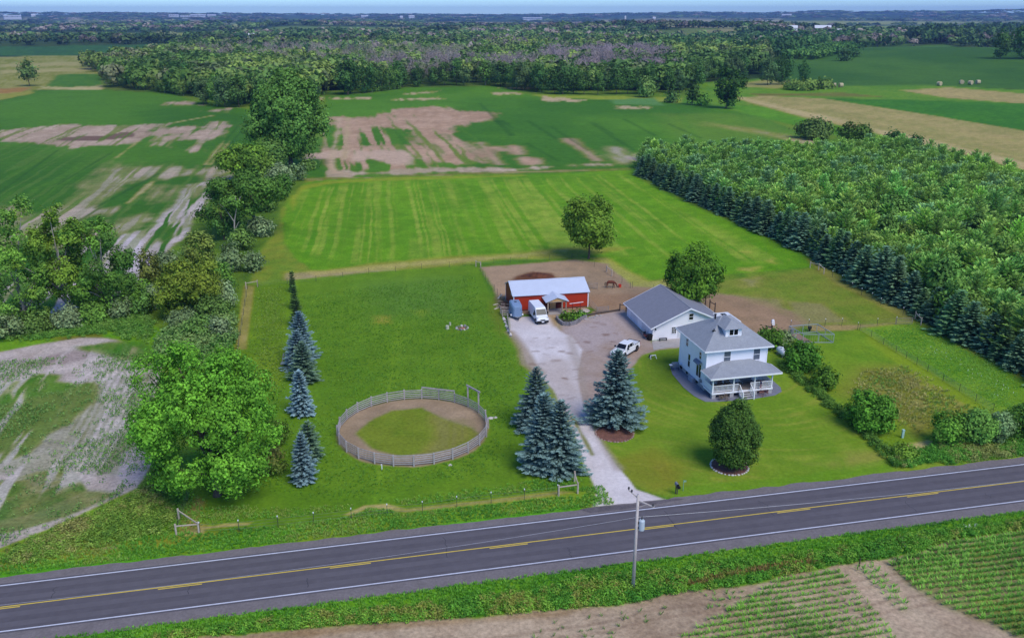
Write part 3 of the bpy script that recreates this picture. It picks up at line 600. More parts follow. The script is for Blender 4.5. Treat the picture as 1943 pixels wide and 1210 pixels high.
# ------------------------------------------------------------------ foliage templates
def quad_leaves(P, Nn, size, g, asp=.62):
    n = len(P); Nn = Nn / np.maximum(np.linalg.norm(Nn, axis=1, keepdims=True), 1e-6)
    r = g.normal(size=(n, 3)); U = np.cross(Nn, r); U /= np.maximum(np.linalg.norm(U, axis=1, keepdims=True), 1e-6)
    V = np.cross(Nn, U); s = (size * g.uniform(.6, 1.35, n))[:, None] / 2
    fold = Nn * s * .35
    v = np.stack([P - U * s, P - V * s * asp + fold * .5, P + U * s - fold, P + V * s * asp + fold * .5], 1).reshape(-1, 3)
    return v, np.arange(4 * n).reshape(n, 4)
def broadleaf(seed, h, r, base=.15, ls=.5, colr=(90, 140, 50), nl=16, lobe=.42, gap=0.0, cover=1.9, hue=.18, col2=None, lean=(0, 0), top=1.0, squash=1.0, clus=1.0, jit=.25):
    """crown arrays in local metres: verts, quads, face colours; plus lobe centres for the limbs"""
    g = R(seed); zb = h * base; zc = (h + zb) / 2; rz = (h - zb) / 2
    k = np.arange(nl) + .5; ph = np.arccos(1 - 2 * k / nl); th = PI * (1 + 5 ** .5) * k + g.uniform(0, 6)
    D = np.stack([np.cos(th) * np.sin(ph), np.sin(th) * np.sin(ph), np.cos(ph)], 1)
    D += g.normal(0, jit, D.shape)
    lr = g.uniform(1 - jit * 1.5, 1 + jit * 1.45, nl) * lobe
    frac = (1.0 - lr) * g.uniform(.82, 1.12, nl)
    taper = 1 - (1 - top) * np.clip(D[:, 2], 0, 1)
    LC = D * frac[:, None] * np.array([r, r, rz]) * np.stack([taper, taper, np.ones(nl)], 1)
    LC[:, 2] += zc
    if gap: keep = g.random(nl) > gap; LC, lr, D = LC[keep], lr[keep], D[keep]
    P = []; Nn = []; Cc = []; c1 = lin(colr); c2 = lin(col2 if col2 is not None else colr)
    for i in range(len(LC)):
        R3 = np.array([r, r, min(rz, r * 1.15)]) * lr[i]
        area = 4 * PI * (R3.mean()) ** 2 * .75
        nleaf = int(area * cover / (.45 * ls * ls)); ncl = max(5, int(nleaf / (20 * clus)))
        d = g.normal(size=(ncl, 3)); d[:, 2] += .25; d /= np.linalg.norm(d, axis=1, keepdims=True)
        out = D[i] / np.linalg.norm(D[i])
        d = np.where(((d @ out) < -.35)[:, None], -d, d)
        rad = g.uniform(.62, 1.22, ncl)
        cl = LC[i] + d * rad[:, None] * R3
        j = g.integers(0, ncl, nleaf); off = g.normal(size=(nleaf, 3)) * ls * .8 * clus ** .5
        P.append(cl[j] + off); Nn.append(d[j] * .9 + off / ls * .35 + g.normal(size=(nleaf, 3)) * .35 + np.array([0, 0, .35]))
        base_c = c1 + (c2 - c1) * g.random()
        lobev = g.uniform(1 - hue, 1 + hue)
        clv = g.uniform(.8, 1.22, ncl)[j] * g.uniform(.8, 1.22, nleaf)
        Cc.append(base_c[None] * (lobev * clv)[:, None])
    P = np.concatenate(P); Nn = np.concatenate(Nn); Cc = np.concatenate(Cc)
    if squash != 1: P[:, 2] = zc + (P[:, 2] - zc) * squash
    ok = P[:, 2] > max(zb * .6, .12); P, Nn, Cc = P[ok], Nn[ok], Cc[ok]
    P[:, 0] += lean[0] * P[:, 2]; P[:, 1] += lean[1] * P[:, 2]
    v, q = quad_leaves(P, Nn, np.full(len(P), ls), g)
    return v, q, Cc, LC
def trunk_mb(h, r, LC, g, tr=None, lean=(0, 0), limbs=7):
    mb = MB(); tr = tr or max(.12, h * .018)
    L = lambda z: (lean[0] * z + math.sin(z * .7) * tr * .4, lean[1] * z + math.cos(z * .9) * tr * .4, z)
    zt = h * .62
    mb.tube([(0, 0, -.2), L(.3)] + [L(zt * k / 5) for k in range(1, 6)], [tr * 1.45, tr * 1.15] + [tr * (1 - .15 * k) for k in range(1, 6)], 8)
    for i in g.permutation(len(LC))[:limbs]:
        c = LC[i]; z0 = min(max(c[2] * .45, h * .12), zt * .95)
        a = Vector(L(z0)); b = Vector((c[0] + lean[0] * c[2], c[1] + lean[1] * c[2], c[2])); mid = a.lerp(b, .5) + Vector((0, 0, .06 * h * .3))
        mb.tube([a, mid, b], [tr * .5, tr * .3, tr * .1], 6)
    return mb
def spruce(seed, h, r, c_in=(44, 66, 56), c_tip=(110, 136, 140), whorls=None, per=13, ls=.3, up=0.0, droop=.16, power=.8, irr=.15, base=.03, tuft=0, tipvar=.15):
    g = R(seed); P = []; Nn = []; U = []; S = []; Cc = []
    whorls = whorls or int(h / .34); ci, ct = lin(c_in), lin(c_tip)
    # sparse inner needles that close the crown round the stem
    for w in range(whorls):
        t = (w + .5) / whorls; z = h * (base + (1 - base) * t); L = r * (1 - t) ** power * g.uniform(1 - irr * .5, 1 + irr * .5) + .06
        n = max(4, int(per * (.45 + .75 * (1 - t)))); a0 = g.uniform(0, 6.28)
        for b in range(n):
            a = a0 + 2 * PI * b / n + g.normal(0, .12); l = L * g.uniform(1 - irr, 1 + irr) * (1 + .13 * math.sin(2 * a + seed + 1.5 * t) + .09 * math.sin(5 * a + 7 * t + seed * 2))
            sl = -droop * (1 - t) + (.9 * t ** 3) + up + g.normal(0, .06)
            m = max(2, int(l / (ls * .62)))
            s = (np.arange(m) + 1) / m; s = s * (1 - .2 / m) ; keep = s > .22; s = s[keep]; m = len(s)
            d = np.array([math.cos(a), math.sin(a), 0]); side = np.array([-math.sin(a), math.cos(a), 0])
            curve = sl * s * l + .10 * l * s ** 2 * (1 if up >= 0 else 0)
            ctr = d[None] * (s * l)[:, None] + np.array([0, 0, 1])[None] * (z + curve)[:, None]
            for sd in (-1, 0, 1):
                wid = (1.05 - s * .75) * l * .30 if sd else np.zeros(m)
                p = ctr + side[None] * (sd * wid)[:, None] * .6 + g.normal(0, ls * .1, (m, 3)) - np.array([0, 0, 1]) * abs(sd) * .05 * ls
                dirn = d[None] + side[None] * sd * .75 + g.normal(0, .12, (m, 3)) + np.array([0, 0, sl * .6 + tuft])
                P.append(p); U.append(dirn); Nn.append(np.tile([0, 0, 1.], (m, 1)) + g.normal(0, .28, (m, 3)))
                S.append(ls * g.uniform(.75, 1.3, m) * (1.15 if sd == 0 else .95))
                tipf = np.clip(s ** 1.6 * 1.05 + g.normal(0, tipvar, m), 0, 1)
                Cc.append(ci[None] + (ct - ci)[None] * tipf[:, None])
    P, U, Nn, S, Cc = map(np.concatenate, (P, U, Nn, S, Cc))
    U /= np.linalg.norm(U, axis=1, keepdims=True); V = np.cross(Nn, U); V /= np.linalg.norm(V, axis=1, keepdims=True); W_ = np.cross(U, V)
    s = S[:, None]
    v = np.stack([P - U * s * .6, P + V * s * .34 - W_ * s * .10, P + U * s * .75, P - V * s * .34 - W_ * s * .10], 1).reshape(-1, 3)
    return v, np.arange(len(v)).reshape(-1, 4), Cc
def tree_obj(name, label, loc, crown, trunk, leafmat=None, barkmat=None, group=None, rz=0, cat='tree', trunk_name='trunk', crown_name='crown'):
    t = thing(name, label, cat, loc, rz, group)
    if crown is not None: link(crown_name, npmesh(crown_name, crown[0], crown[1], leafmat or M_LEAF, crown[2]), t)
    if trunk is not None: trunk.build(trunk_name, barkmat or M_BARK, t, smooth_=True)
    return t
def scatter(name, temps, P, S, rot, colr=None, m=M_FAR, kind='stuff', tilt=0, seed=0):
    """merge many copies of small templates (verts, quads, facecol) into one mesh"""
    g = R(seed + 77); P = np.asarray(P); n = len(P); S = np.broadcast_to(np.asarray(S, float).reshape(n if np.ndim(S) else 1, -1), (n, 3)) if np.ndim(S) else np.full((n, 3), S)
    ti = g.integers(0, len(temps), n); V = []; Q = []; CC = []; off = 0
    for k, (tv, tq, tc) in enumerate(temps):
        s = np.where(ti == k)[0]
        if not len(s): continue
        c, sn = np.cos(rot[s]), np.sin(rot[s]); x = tv[None, :, 0] * S[s, 0:1]; y = tv[None, :, 1] * S[s, 1:2]; z = tv[None, :, 2] * S[s, 2:3]
        v = np.stack([x * c[:, None] - y * sn[:, None] + P[s, 0:1], x * sn[:, None] + y * c[:, None] + P[s, 1:2], z + P[s, 2:3]], 2)
        q = tq[None] + (np.arange(len(s)) * len(tv))[:, None, None] + off
        cc = np.broadcast_to(tc[None], (len(s), *tc.shape)) if colr is None else tc[None] * colr[s][:, None, :]
        V.append(v.reshape(-1, 3)); Q.append(q.reshape(-1, tq.shape[1])); CC.append(cc.reshape(-1, 3)); off += len(s) * len(tv)
    me = npmesh(name, np.concatenate(V), np.concatenate(Q), m, np.clip(np.concatenate(CC), 0, 1))
    o = link(name, me)
    if kind: o['kind'] = kind
    return o
white = (255, 255, 255)

# ------------------------------------------------------------------ named broadleaf trees
def bl(name, label, px, py, wpx, pty, colr, seed, group=None, cat='tree', bark=None, lsf=1.0, **k):
    if cat == 'shrub' and py > 400: py = py - wpx * .14
    x, y, z = G3(px, py); h = top_h(px, py, pty); Z = depth(x, y); r = wpx * Z / F / 2 * .93
    ls = max(.27, Z * .0031) * lsf
    kk = dict(base=.12, ls=ls, colr=colr); kk.update(k); ln = kk.get('lean', (0, 0)); limbs = kk.pop('limbs', 7); tr = kk.pop('tr', None)
    v, q, c, LC = broadleaf(seed, h, r, **kk)
    return tree_obj(name, label, (x, y, z), (v, q, c), trunk_mb(h, r, LC, R(seed), tr, ln, limbs), barkmat=bark, group=group, cat=cat)
def bush(label, px, py, wpx, pty, colr, seed, group=None, name='shrub', **k):
    k.setdefault('base', .02); k.setdefault('nl', 11); k.setdefault('lobe', .5)
    return bl(name, label, px, py, wpx, pty, colr, seed, group, cat='shrub', tr=.07, **k)
bl('maple_tree', 'large bright green maple filling the left foreground beside the bare field', 412, 940, 258, 650, (84, 138, 40), 11, jit=.16, base=.05, nl=46, lobe=.30, lsf=1.1, cover=1.15, col2=(106, 164, 50), hue=.18, limbs=12, tr=.38, clus=1.5)
bl('shade_tree', 'round dark green tree standing behind the red barn', 1117, 491, 100, 382, (74, 116, 36), 12, base=.16, nl=20, col2=(94, 134, 44), lobe=.4)
bl('shade_tree', 'dark broad tree rising behind the grey garage roof', 1310, 590, 98, 480, (64, 108, 32), 13, base=.12, nl=20, col2=(86, 128, 38), lobe=.4)
bl('tall_tree', 'tallest tree of the hedgerow, towering between the two crop fields', 552, 318, 152, 132, (62, 104, 44), 14, base=.12, nl=34, col2=(78, 122, 52), lobe=.32, top=.5, cover=2.1, tr=.8)
bl('hedgerow_tree', 'medium green tree at the foot of the tallest hedgerow tree', 518, 332, 56, 268, (78, 118, 52), 15, base=.05, nl=16, col2=(96, 130, 60))
bl('hedgerow_tree', 'dark leafy tree left of the tallest hedgerow tree, by the bare streaks', 462, 345, 96, 276, (70, 112, 40), 16, base=.1, nl=16, col2=(96, 138, 44))
bl('hedgerow_tree', 'wide dark spreading tree with flat layered crown at the hay field corner', 486, 446, 140, 318, (66, 102, 38), 17, base=.3, nl=22, col2=(86, 122, 48), lobe=.32, squash=.85, gap=.08)
bl('hedgerow_tree', 'dark tree behind the pale dead limbs, left of the hay field corner', 425, 455, 90, 372, (60, 96, 40), 18, base=.2, nl=14, lobe=.34)
bl('small_tree', 'yellow-green thin tree above the olive coloured tree', 382, 512, 62, 438, (104, 124, 52), 19, base=.1, nl=14, col2=(92, 116, 54))
bl('small_tree', 'broad olive-yellow tree in the middle of the hedgerow', 372, 596, 120, 502, (92, 122, 40), 20, base=.08, nl=24, lobe=.34, col2=(108, 134, 46), hue=.12)
bl('small_tree', 'brownish green narrow tree between the cottonwoods and the olive tree', 288, 555, 52, 472, (92, 108, 50), 21, base=.1, nl=12)
bl('cottonwood_tree', 'tall gappy cottonwood at the left edge of the photo', 50, 616, 112, 404, (84, 122, 50), 22, base=.02, nl=46, lobe=.23, gap=.06, cover=2.0, col2=(94, 136, 50), bark=M_PALEBARK, limbs=12)
bl('cottonwood_tree', 'tallest yellow-green topped cottonwood in the left thicket', 132, 606, 112, 388, (94, 128, 48), 23, base=.02, nl=46, lobe=.24, gap=.06, cover=2.0, col2=(112, 142, 46), bark=M_PALEBARK, limbs=12)
bl('cottonwood_tree', 'right cottonwood of the left thicket, overhanging the pale soil', 208, 600, 112, 410, (78, 114, 46), 24, base=.02, nl=44, lobe=.24, gap=.06, cover=2.0, col2=(92, 130, 46), bark=M_PALEBARK, limbs=12)
bl('lone_tree', 'lone round tree standing in the far left tan meadow', 56, 164, 28, 118, (86, 116, 60), 25, base=.3, nl=12)
bl('lone_tree', 'dark leaning tree on the ridge between crop field and stubble', 1377, 206, 52, 136, (50, 82, 32), 26, base=.1, nl=18, lean=(.12, 0), lobe=.34)
bl('lone_tree', 'thin dark tree just left of the dark leaning tree', 1313, 199, 24, 158, (58, 90, 40), 27, base=.1, nl=10)
bl('lone_tree', 'pale green tree at the edge of the forest above the crop field', 1226, 185, 34, 152, (108, 142, 72), 28, base=.1, nl=12)
bl('lone_tree', 'green tree standing above the middle of the pine plantation', 1622, 281, 64, 236, (64, 98, 38), 29, base=.06, nl=16)
bl('lone_tree', 'tall tree at the left corner of the forest above the soil patch', 660, 180, 42, 110, (58, 94, 42), 30, base=.1, nl=14)
for lb, px, py, w, t, c in (
    ('round dark shrub on the field edge, left of the tree above the plantation', 1545, 263, 66, 229, (72, 98, 48)),
    ('small round bush beside the thin dark tree on the far field edge', 1331, 200, 26, 184, (88, 130, 48)),
    ('small dark bush at the far field edge right of the pale green tree', 1274, 195, 20, 178, (62, 96, 48)),
    ('yellow-green bush in front of the copse left of the hill field', 1518, 171, 60, 156, (92, 120, 54)),
    ('low bush at the right end of the copse left of the hill field', 1560, 168, 44, 156, (86, 116, 52)),
    ('dark round bush on the tan knoll by the hill field', 1601, 116, 18, 95, (56, 86, 50)),
    ('small bush on the tan knoll right of the round one', 1622, 108, 10, 100, (60, 90, 50)),
    ('small dark tree poking above the plantation, left one of two', 1694, 278, 34, 250, (54, 88, 42)),
    ('small dark tree poking above the plantation, right one of two', 1738, 280, 22, 258, (54, 88, 42)),
    ('leafy shrub behind the right side of the white house', 1460, 668, 44, 620, (62, 102, 34)),
    ('grey-green sparse shrub beside the wire kennel', 1486, 662, 34, 628, (108, 126, 82)),
    ('large shrub right of the propane tank', 1521, 712, 68, 654, (62, 104, 32)),
    ('smaller shrub next to the large shrub along the lawn edge', 1562, 742, 50, 702, (66, 110, 36)),
    ('biggest round bush on the right edge of the lawn', 1648, 826, 98, 750, (66, 112, 34)),
    ('bush at the left end of the hedge by the road', 1795, 852, 62, 786, (74, 122, 42)),
    ('middle bush of the hedge by the road', 1845, 850, 68, 776, (82, 126, 52)),
    ('greyish bush of the hedge by the road at the right', 1888, 846, 56, 782, (98, 126, 80)),
    ('bush of the hedge by the road at the right picture edge', 1930, 838, 66, 770, (76, 120, 46)),
    ('weedy green shrub at the corner between lawn, hedge and road', 1718, 872, 54, 850, (92, 136, 46)),
):
    bush(lb, px, py, w, t, c, int(px * 7 + py), col2=tuple(min(255, int(q * 1.14)) for q in c), cover=1.7)
g = R(91)
for i, (px, py, w, t) in enumerate([(20, 650, 60, 600), (75, 640, 60, 592), (130, 632, 56, 586), (180, 622, 60, 572), (228, 612, 60, 562), (268, 604, 52, 552), (300, 590, 50, 545), (250, 575, 60, 522), (190, 560, 50, 520),
        (410, 620, 56, 560), (428, 590, 44, 534), (424, 560, 46, 504), (440, 520, 48, 466), (462, 480, 46, 434), (496, 455, 46, 414), (395, 560, 44, 510), (350, 630, 60, 590), (385, 655, 66, 604), (418, 656, 46, 606), (345, 540, 44, 500), (480, 520, 40, 480), (506, 400, 50, 350), (530, 362, 50, 315), (500, 350, 50, 300), (560, 342, 40, 314), (586, 322, 30, 306), (320, 520, 40, 480), (520, 380, 50, 340)]):
    c = [(96, 118, 76), (78, 112, 50), (108, 128, 88), (86, 122, 48)][i % 4]
    bush('grey-green shrub in the dense thicket of the left hedgerow', px, py, w, t, c, 300 + i, group='thicket shrubs of the left hedgerow', col2=tuple(min(255, int(q * 1.12)) for q in c), cover=1.5)
bush('small rust brown shrub between the maple and the front blue spruce', 512, 905, 60, 845, (96, 100, 48), 410, col2=(84, 112, 40), cover=1.0)
bush('dark green undergrowth bush right of the maple beside the spruce row', 520, 850, 60, 800, (76, 108, 38), 411, cover=1.1)
# dead pale limbs in front of the hedgerow
x, y, z = G3(463, 452); mb = MB(); g = R(8)
mb.tube([(0, 0, 0), (.1, 0, 3), (.3, 0, 5)], [.22, .18, .15], 7)
for a, b in (((.3, 0, 5), (-1.2, -.4, 8)), ((.3, 0, 5), (1.4, -.3, 9)), ((-1.2, -.4, 8), (-2.6, -.4, 9.2)), ((1.4, -.3, 9), (1.2, -.4, 11)), ((1.4, -.3, 9), (2.4, -.3, 10.8)), ((.1, 0, 3), (1.5, -.5, 5.2))):
    mb.tube([a, b], [.13, .05], 6)
o = mb.build('dead_tree', mat('dead_wood', (168, 160, 150), .9, var=.1)); o.location = (x - .5, y - 5, 0)
tag(o, 'bare forked dead tree with pale grey limbs at the hay field corner', 'dead tree')

# ------------------------------------------------------------------ spruces
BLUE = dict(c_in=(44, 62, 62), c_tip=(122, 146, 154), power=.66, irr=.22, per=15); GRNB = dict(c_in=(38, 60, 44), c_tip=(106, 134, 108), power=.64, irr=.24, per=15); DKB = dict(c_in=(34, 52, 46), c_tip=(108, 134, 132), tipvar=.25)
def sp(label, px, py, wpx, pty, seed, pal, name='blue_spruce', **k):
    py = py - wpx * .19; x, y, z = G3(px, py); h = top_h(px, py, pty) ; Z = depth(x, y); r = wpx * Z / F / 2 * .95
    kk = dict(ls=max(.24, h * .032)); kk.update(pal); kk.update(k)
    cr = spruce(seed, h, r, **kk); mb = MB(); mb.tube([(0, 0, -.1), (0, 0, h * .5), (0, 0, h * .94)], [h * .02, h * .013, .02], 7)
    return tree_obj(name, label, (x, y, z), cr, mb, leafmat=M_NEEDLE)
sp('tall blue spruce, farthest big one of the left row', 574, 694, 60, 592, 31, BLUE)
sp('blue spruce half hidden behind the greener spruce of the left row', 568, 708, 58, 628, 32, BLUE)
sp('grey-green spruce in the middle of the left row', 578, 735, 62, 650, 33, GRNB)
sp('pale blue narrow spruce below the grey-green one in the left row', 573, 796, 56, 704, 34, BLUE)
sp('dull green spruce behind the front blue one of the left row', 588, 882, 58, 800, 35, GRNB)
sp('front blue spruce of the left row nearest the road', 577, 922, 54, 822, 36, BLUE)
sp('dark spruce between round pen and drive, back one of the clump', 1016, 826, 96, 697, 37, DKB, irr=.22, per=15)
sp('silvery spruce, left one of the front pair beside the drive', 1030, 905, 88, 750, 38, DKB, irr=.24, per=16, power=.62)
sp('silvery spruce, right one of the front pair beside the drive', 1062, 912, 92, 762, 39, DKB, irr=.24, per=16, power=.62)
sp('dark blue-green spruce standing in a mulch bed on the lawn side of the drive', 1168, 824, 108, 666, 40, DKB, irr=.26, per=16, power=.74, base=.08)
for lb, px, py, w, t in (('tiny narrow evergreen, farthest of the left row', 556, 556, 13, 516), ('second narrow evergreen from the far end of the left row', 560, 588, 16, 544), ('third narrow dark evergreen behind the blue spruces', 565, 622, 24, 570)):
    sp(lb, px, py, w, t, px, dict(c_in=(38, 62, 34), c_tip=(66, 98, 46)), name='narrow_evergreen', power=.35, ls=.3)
# arborvitae in its stone ring
x, y, z = G3(1388, 886)
cr = broadleaf(44, top_h(1388, 886, 757), mpx(1388, 886, 92) / 2, base=.0, ls=.24, colr=(62, 90, 34), col2=(72, 100, 38), nl=44, lobe=.34, top=.62, cover=2.2, hue=.08, jit=.1)
tree_obj('arborvitae', 'dense egg-shaped dark arborvitae in a white stone ring on the lawn', (x, y, 0), cr[:3], trunk_mb(8, 2, cr[3], R(3), .2, limbs=0))

# ------------------------------------------------------------------ plantation
pl = W([(1206, 332), (1214, 304), (1300, 300), (1480, 303), (1600, 300), (1700, 292), (1860, 330), (1960, 372), (2250, 470), (2350, 900), (1960, 720), (1900, 690), (1745, 602), (1600, 522), (1542, 486), (1400, 420), (1280, 366)])
pla = np.array(pl); g = R(6)
uv = np.array([UV(a, b) for a, b in pl])
uu, vv = np.meshgrid(np.arange(uv[:, 0].min(), uv[:, 0].max(), 3.9), np.arange(uv[:, 1].min(), uv[:, 1].max(), 3.9))
uu = uu.ravel() + g.normal(0, .5, uu.size); vv = vv.ravel() + g.normal(0, .5, vv.size)
xs, ys = XY(uu, vv); ok = inpoly(pl, xs, ys); xs, ys = xs[ok], ys[ok]
edge_l = np.array(W([(1206, 330), (1280, 366), (1400, 420), (1542, 486), (1600, 522), (1745, 602), (1900, 690), (1960, 720), (2350, 900)]))
de = -sdist(edge_l, xs, ys, False)
front = de < 2.6
keep = ~front; xs, ys = xs[keep], ys[keep]
# the pines
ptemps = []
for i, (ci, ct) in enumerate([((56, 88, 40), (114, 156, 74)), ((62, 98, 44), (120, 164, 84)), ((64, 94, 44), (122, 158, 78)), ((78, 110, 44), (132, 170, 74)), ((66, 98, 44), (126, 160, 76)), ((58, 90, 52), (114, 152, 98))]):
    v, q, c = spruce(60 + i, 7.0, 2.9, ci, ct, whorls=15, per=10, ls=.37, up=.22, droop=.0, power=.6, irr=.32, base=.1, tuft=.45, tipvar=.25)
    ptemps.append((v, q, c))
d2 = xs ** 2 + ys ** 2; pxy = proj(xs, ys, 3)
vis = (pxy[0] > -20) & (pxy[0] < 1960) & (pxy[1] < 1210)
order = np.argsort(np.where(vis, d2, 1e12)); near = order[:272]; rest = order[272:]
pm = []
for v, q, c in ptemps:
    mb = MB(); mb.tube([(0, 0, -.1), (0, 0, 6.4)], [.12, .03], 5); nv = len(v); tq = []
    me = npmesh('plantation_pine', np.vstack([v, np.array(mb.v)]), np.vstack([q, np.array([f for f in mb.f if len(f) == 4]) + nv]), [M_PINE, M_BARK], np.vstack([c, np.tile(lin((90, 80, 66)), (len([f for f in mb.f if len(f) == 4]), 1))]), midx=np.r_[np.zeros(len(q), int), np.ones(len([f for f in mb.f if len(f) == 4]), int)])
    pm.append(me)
for i, c in enumerate(((86, 126, 54), (72, 112, 50), (100, 132, 58))):
    v, q, cc, LC = broadleaf(700 + i, 6.6, 2.6, base=.05, ls=.55, colr=c, col2=tuple(int(a * 1.15) for a in c), nl=15, lobe=.4, cover=1.5, top=.7); pm.append(npmesh('plantation_tree', v, q, M_LEAF, cc))
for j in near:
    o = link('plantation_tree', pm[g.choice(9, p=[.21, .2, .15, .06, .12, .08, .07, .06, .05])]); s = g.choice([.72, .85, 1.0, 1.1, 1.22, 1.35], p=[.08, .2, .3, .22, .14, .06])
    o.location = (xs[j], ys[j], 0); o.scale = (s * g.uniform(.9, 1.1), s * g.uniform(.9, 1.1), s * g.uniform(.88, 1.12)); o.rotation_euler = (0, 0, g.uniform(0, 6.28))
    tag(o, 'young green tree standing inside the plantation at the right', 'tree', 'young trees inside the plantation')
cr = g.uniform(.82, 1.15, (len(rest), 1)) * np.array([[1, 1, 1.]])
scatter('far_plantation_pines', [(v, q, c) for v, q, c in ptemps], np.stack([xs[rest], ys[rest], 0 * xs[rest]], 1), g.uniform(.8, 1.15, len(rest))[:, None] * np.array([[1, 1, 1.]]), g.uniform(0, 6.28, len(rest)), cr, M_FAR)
# the dark spruce row along its edge
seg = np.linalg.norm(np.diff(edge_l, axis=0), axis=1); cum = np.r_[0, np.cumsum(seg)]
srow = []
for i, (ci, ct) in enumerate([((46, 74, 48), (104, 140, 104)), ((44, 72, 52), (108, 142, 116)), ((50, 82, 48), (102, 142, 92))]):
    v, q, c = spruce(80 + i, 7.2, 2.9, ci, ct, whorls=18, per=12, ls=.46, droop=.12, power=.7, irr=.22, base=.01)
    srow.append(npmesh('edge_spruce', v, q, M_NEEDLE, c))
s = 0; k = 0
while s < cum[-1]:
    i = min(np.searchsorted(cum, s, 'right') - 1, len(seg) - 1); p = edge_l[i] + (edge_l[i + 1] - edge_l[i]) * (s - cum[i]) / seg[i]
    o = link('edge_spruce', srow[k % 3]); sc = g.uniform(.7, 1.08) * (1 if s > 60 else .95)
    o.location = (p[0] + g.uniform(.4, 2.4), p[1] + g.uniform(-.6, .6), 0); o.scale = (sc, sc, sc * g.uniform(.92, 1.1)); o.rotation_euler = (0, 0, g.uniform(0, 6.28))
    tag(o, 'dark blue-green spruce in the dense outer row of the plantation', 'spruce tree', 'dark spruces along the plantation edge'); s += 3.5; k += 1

# ------------------------------------------------------------------ forest edge and beyond
ftemps = []; fcols = [(66, 100, 46), (76, 110, 48), (56, 90, 42), (90, 120, 54), (72, 98, 56)]
fm = []
for i, c in enumerate(fcols):
    v, q, cc, LC = broadleaf(120 + i, 19, 5.2, base=.08, ls=1.25, colr=c, col2=tuple(int(a * 1.12) for a in c), nl=15, lobe=.36, cover=1.5, top=.75)
    mb = trunk_mb(19, 5, LC, R(i), .22, limbs=3); fm.append((npmesh('crown', v, q, M_LEAF, cc), mb.mesh('trunk', M_PALEBARK if i % 2 else M_BARK, True)))
def forest_tree(x, y, s, k, label, group, name='forest_tree', sz=1.0):
    t = thing(name, label, 'tree', (x, y, float(hfun(x, y))), g.uniform(0, 6.28), group); t.scale = (s, s, s * sz)
    link('crown', fm[k][0], t); link('trunk', fm[k][1], t); return t
def along(pxs, step, jit, fn):
    pts = [np.array(G(*p)) for p in pxs]
    for a, b in zip(pts[:-1], pts[1:]):
        L = np.linalg.norm(b - a); n = max(1, int(L / step))
        for i in range(n):
            p = a + (b - a) * (i + g.random() * .6) / n; fn(p[0] + g.normal(0, jit), p[1] + g.uniform(0, 1) * jit * 3)
g = R(21)
GL = 'green broadleaf tree in the front edge of the middle forest'
along([(622, 180), (660, 180), (700, 178), (770, 166), (860, 163), (950, 162), (1010, 174), (1060, 180), (1160, 180), (1220, 180), (1300, 176)], 7.5, 2.5,
      lambda x, y: forest_tree(x, y, g.uniform(.75, 1.1), g.choice([0, 0, 2, 2, 1, 4]), GL, 'front edge trees of the middle forest'))
along([(380, 198), (420, 204), (475, 207)], 8, 2, lambda x, y: forest_tree(x, y, g.uniform(.8, 1.0), g.choice([0, 1, 4]), 'tree of the wood edge directly left of the tallest hedgerow tree', 'wood edge trees left of the tallest tree'))
along([(480, 205), (600, 190)], 9, 2, lambda x, y: forest_tree(x, y, g.uniform(.7, .9), g.choice([0, 1, 4]), 'tree of the wood edge half hidden by the tallest hedgerow tree', 'wood edge trees behind the tallest tree'))
along([(262, 172), (300, 176), (375, 184)], 11, 2, lambda x, y: forest_tree(x, y, g.uniform(.68, .8), 3, 'yellow-green rounded tree at the front of the left wood', 'yellow-green trees at the front of the left wood', sz=.8))
along([(300, 165), (372, 175)], 12, 4, lambda x, y: forest_tree(x, y, g.uniform(.95, 1.15), g.choice([0, 2]), 'taller green tree just behind the yellow-green ones of the left wood', 'taller trees behind the yellow-green ones'))
along([(202, 168), (258, 168)], 12, 2, lambda x, y: forest_tree(x, y, g.uniform(.62, .8), 4, 'greyish tree at the left corner of the left wood', 'greyish corner trees of the left wood', sz=.8))
along([(158, 133), (200, 134), (290, 136)], 17, 4, lambda x, y: forest_tree(x, y, g.uniform(.8, 1.0), g.choice([0, 2, 1]), 'green tree of the far left corner of the wood beside the tan meadow', 'trees beside the far tan meadow'))
along([(1452, 163), (1548, 160)], 11, 2, lambda x, y: forest_tree(x, y, g.uniform(.8, 1.15), g.choice([2, 4]), 'tree in the small copse left of the hill field', 'trees of the small copse'))
along([(1900, 112), (1940, 113), (1990, 114), (1990, 100), (1915, 98)], 17, 4, lambda x, y: forest_tree(x, y, g.uniform(1.3, 1.7), g.choice([2, 0]), 'large tree at the right picture edge above the hill field', 'large trees above the hill field'))
along([(1310, 172), (1332, 156), (1410, 150), (1450, 150)], 10, 3, lambda x, y: forest_tree(x, y, g.uniform(.8, 1.1), g.choice([2, 4, 0]), 'tree of the forest edge behind the dark leaning tree', 'forest edge trees behind the leaning tree'))
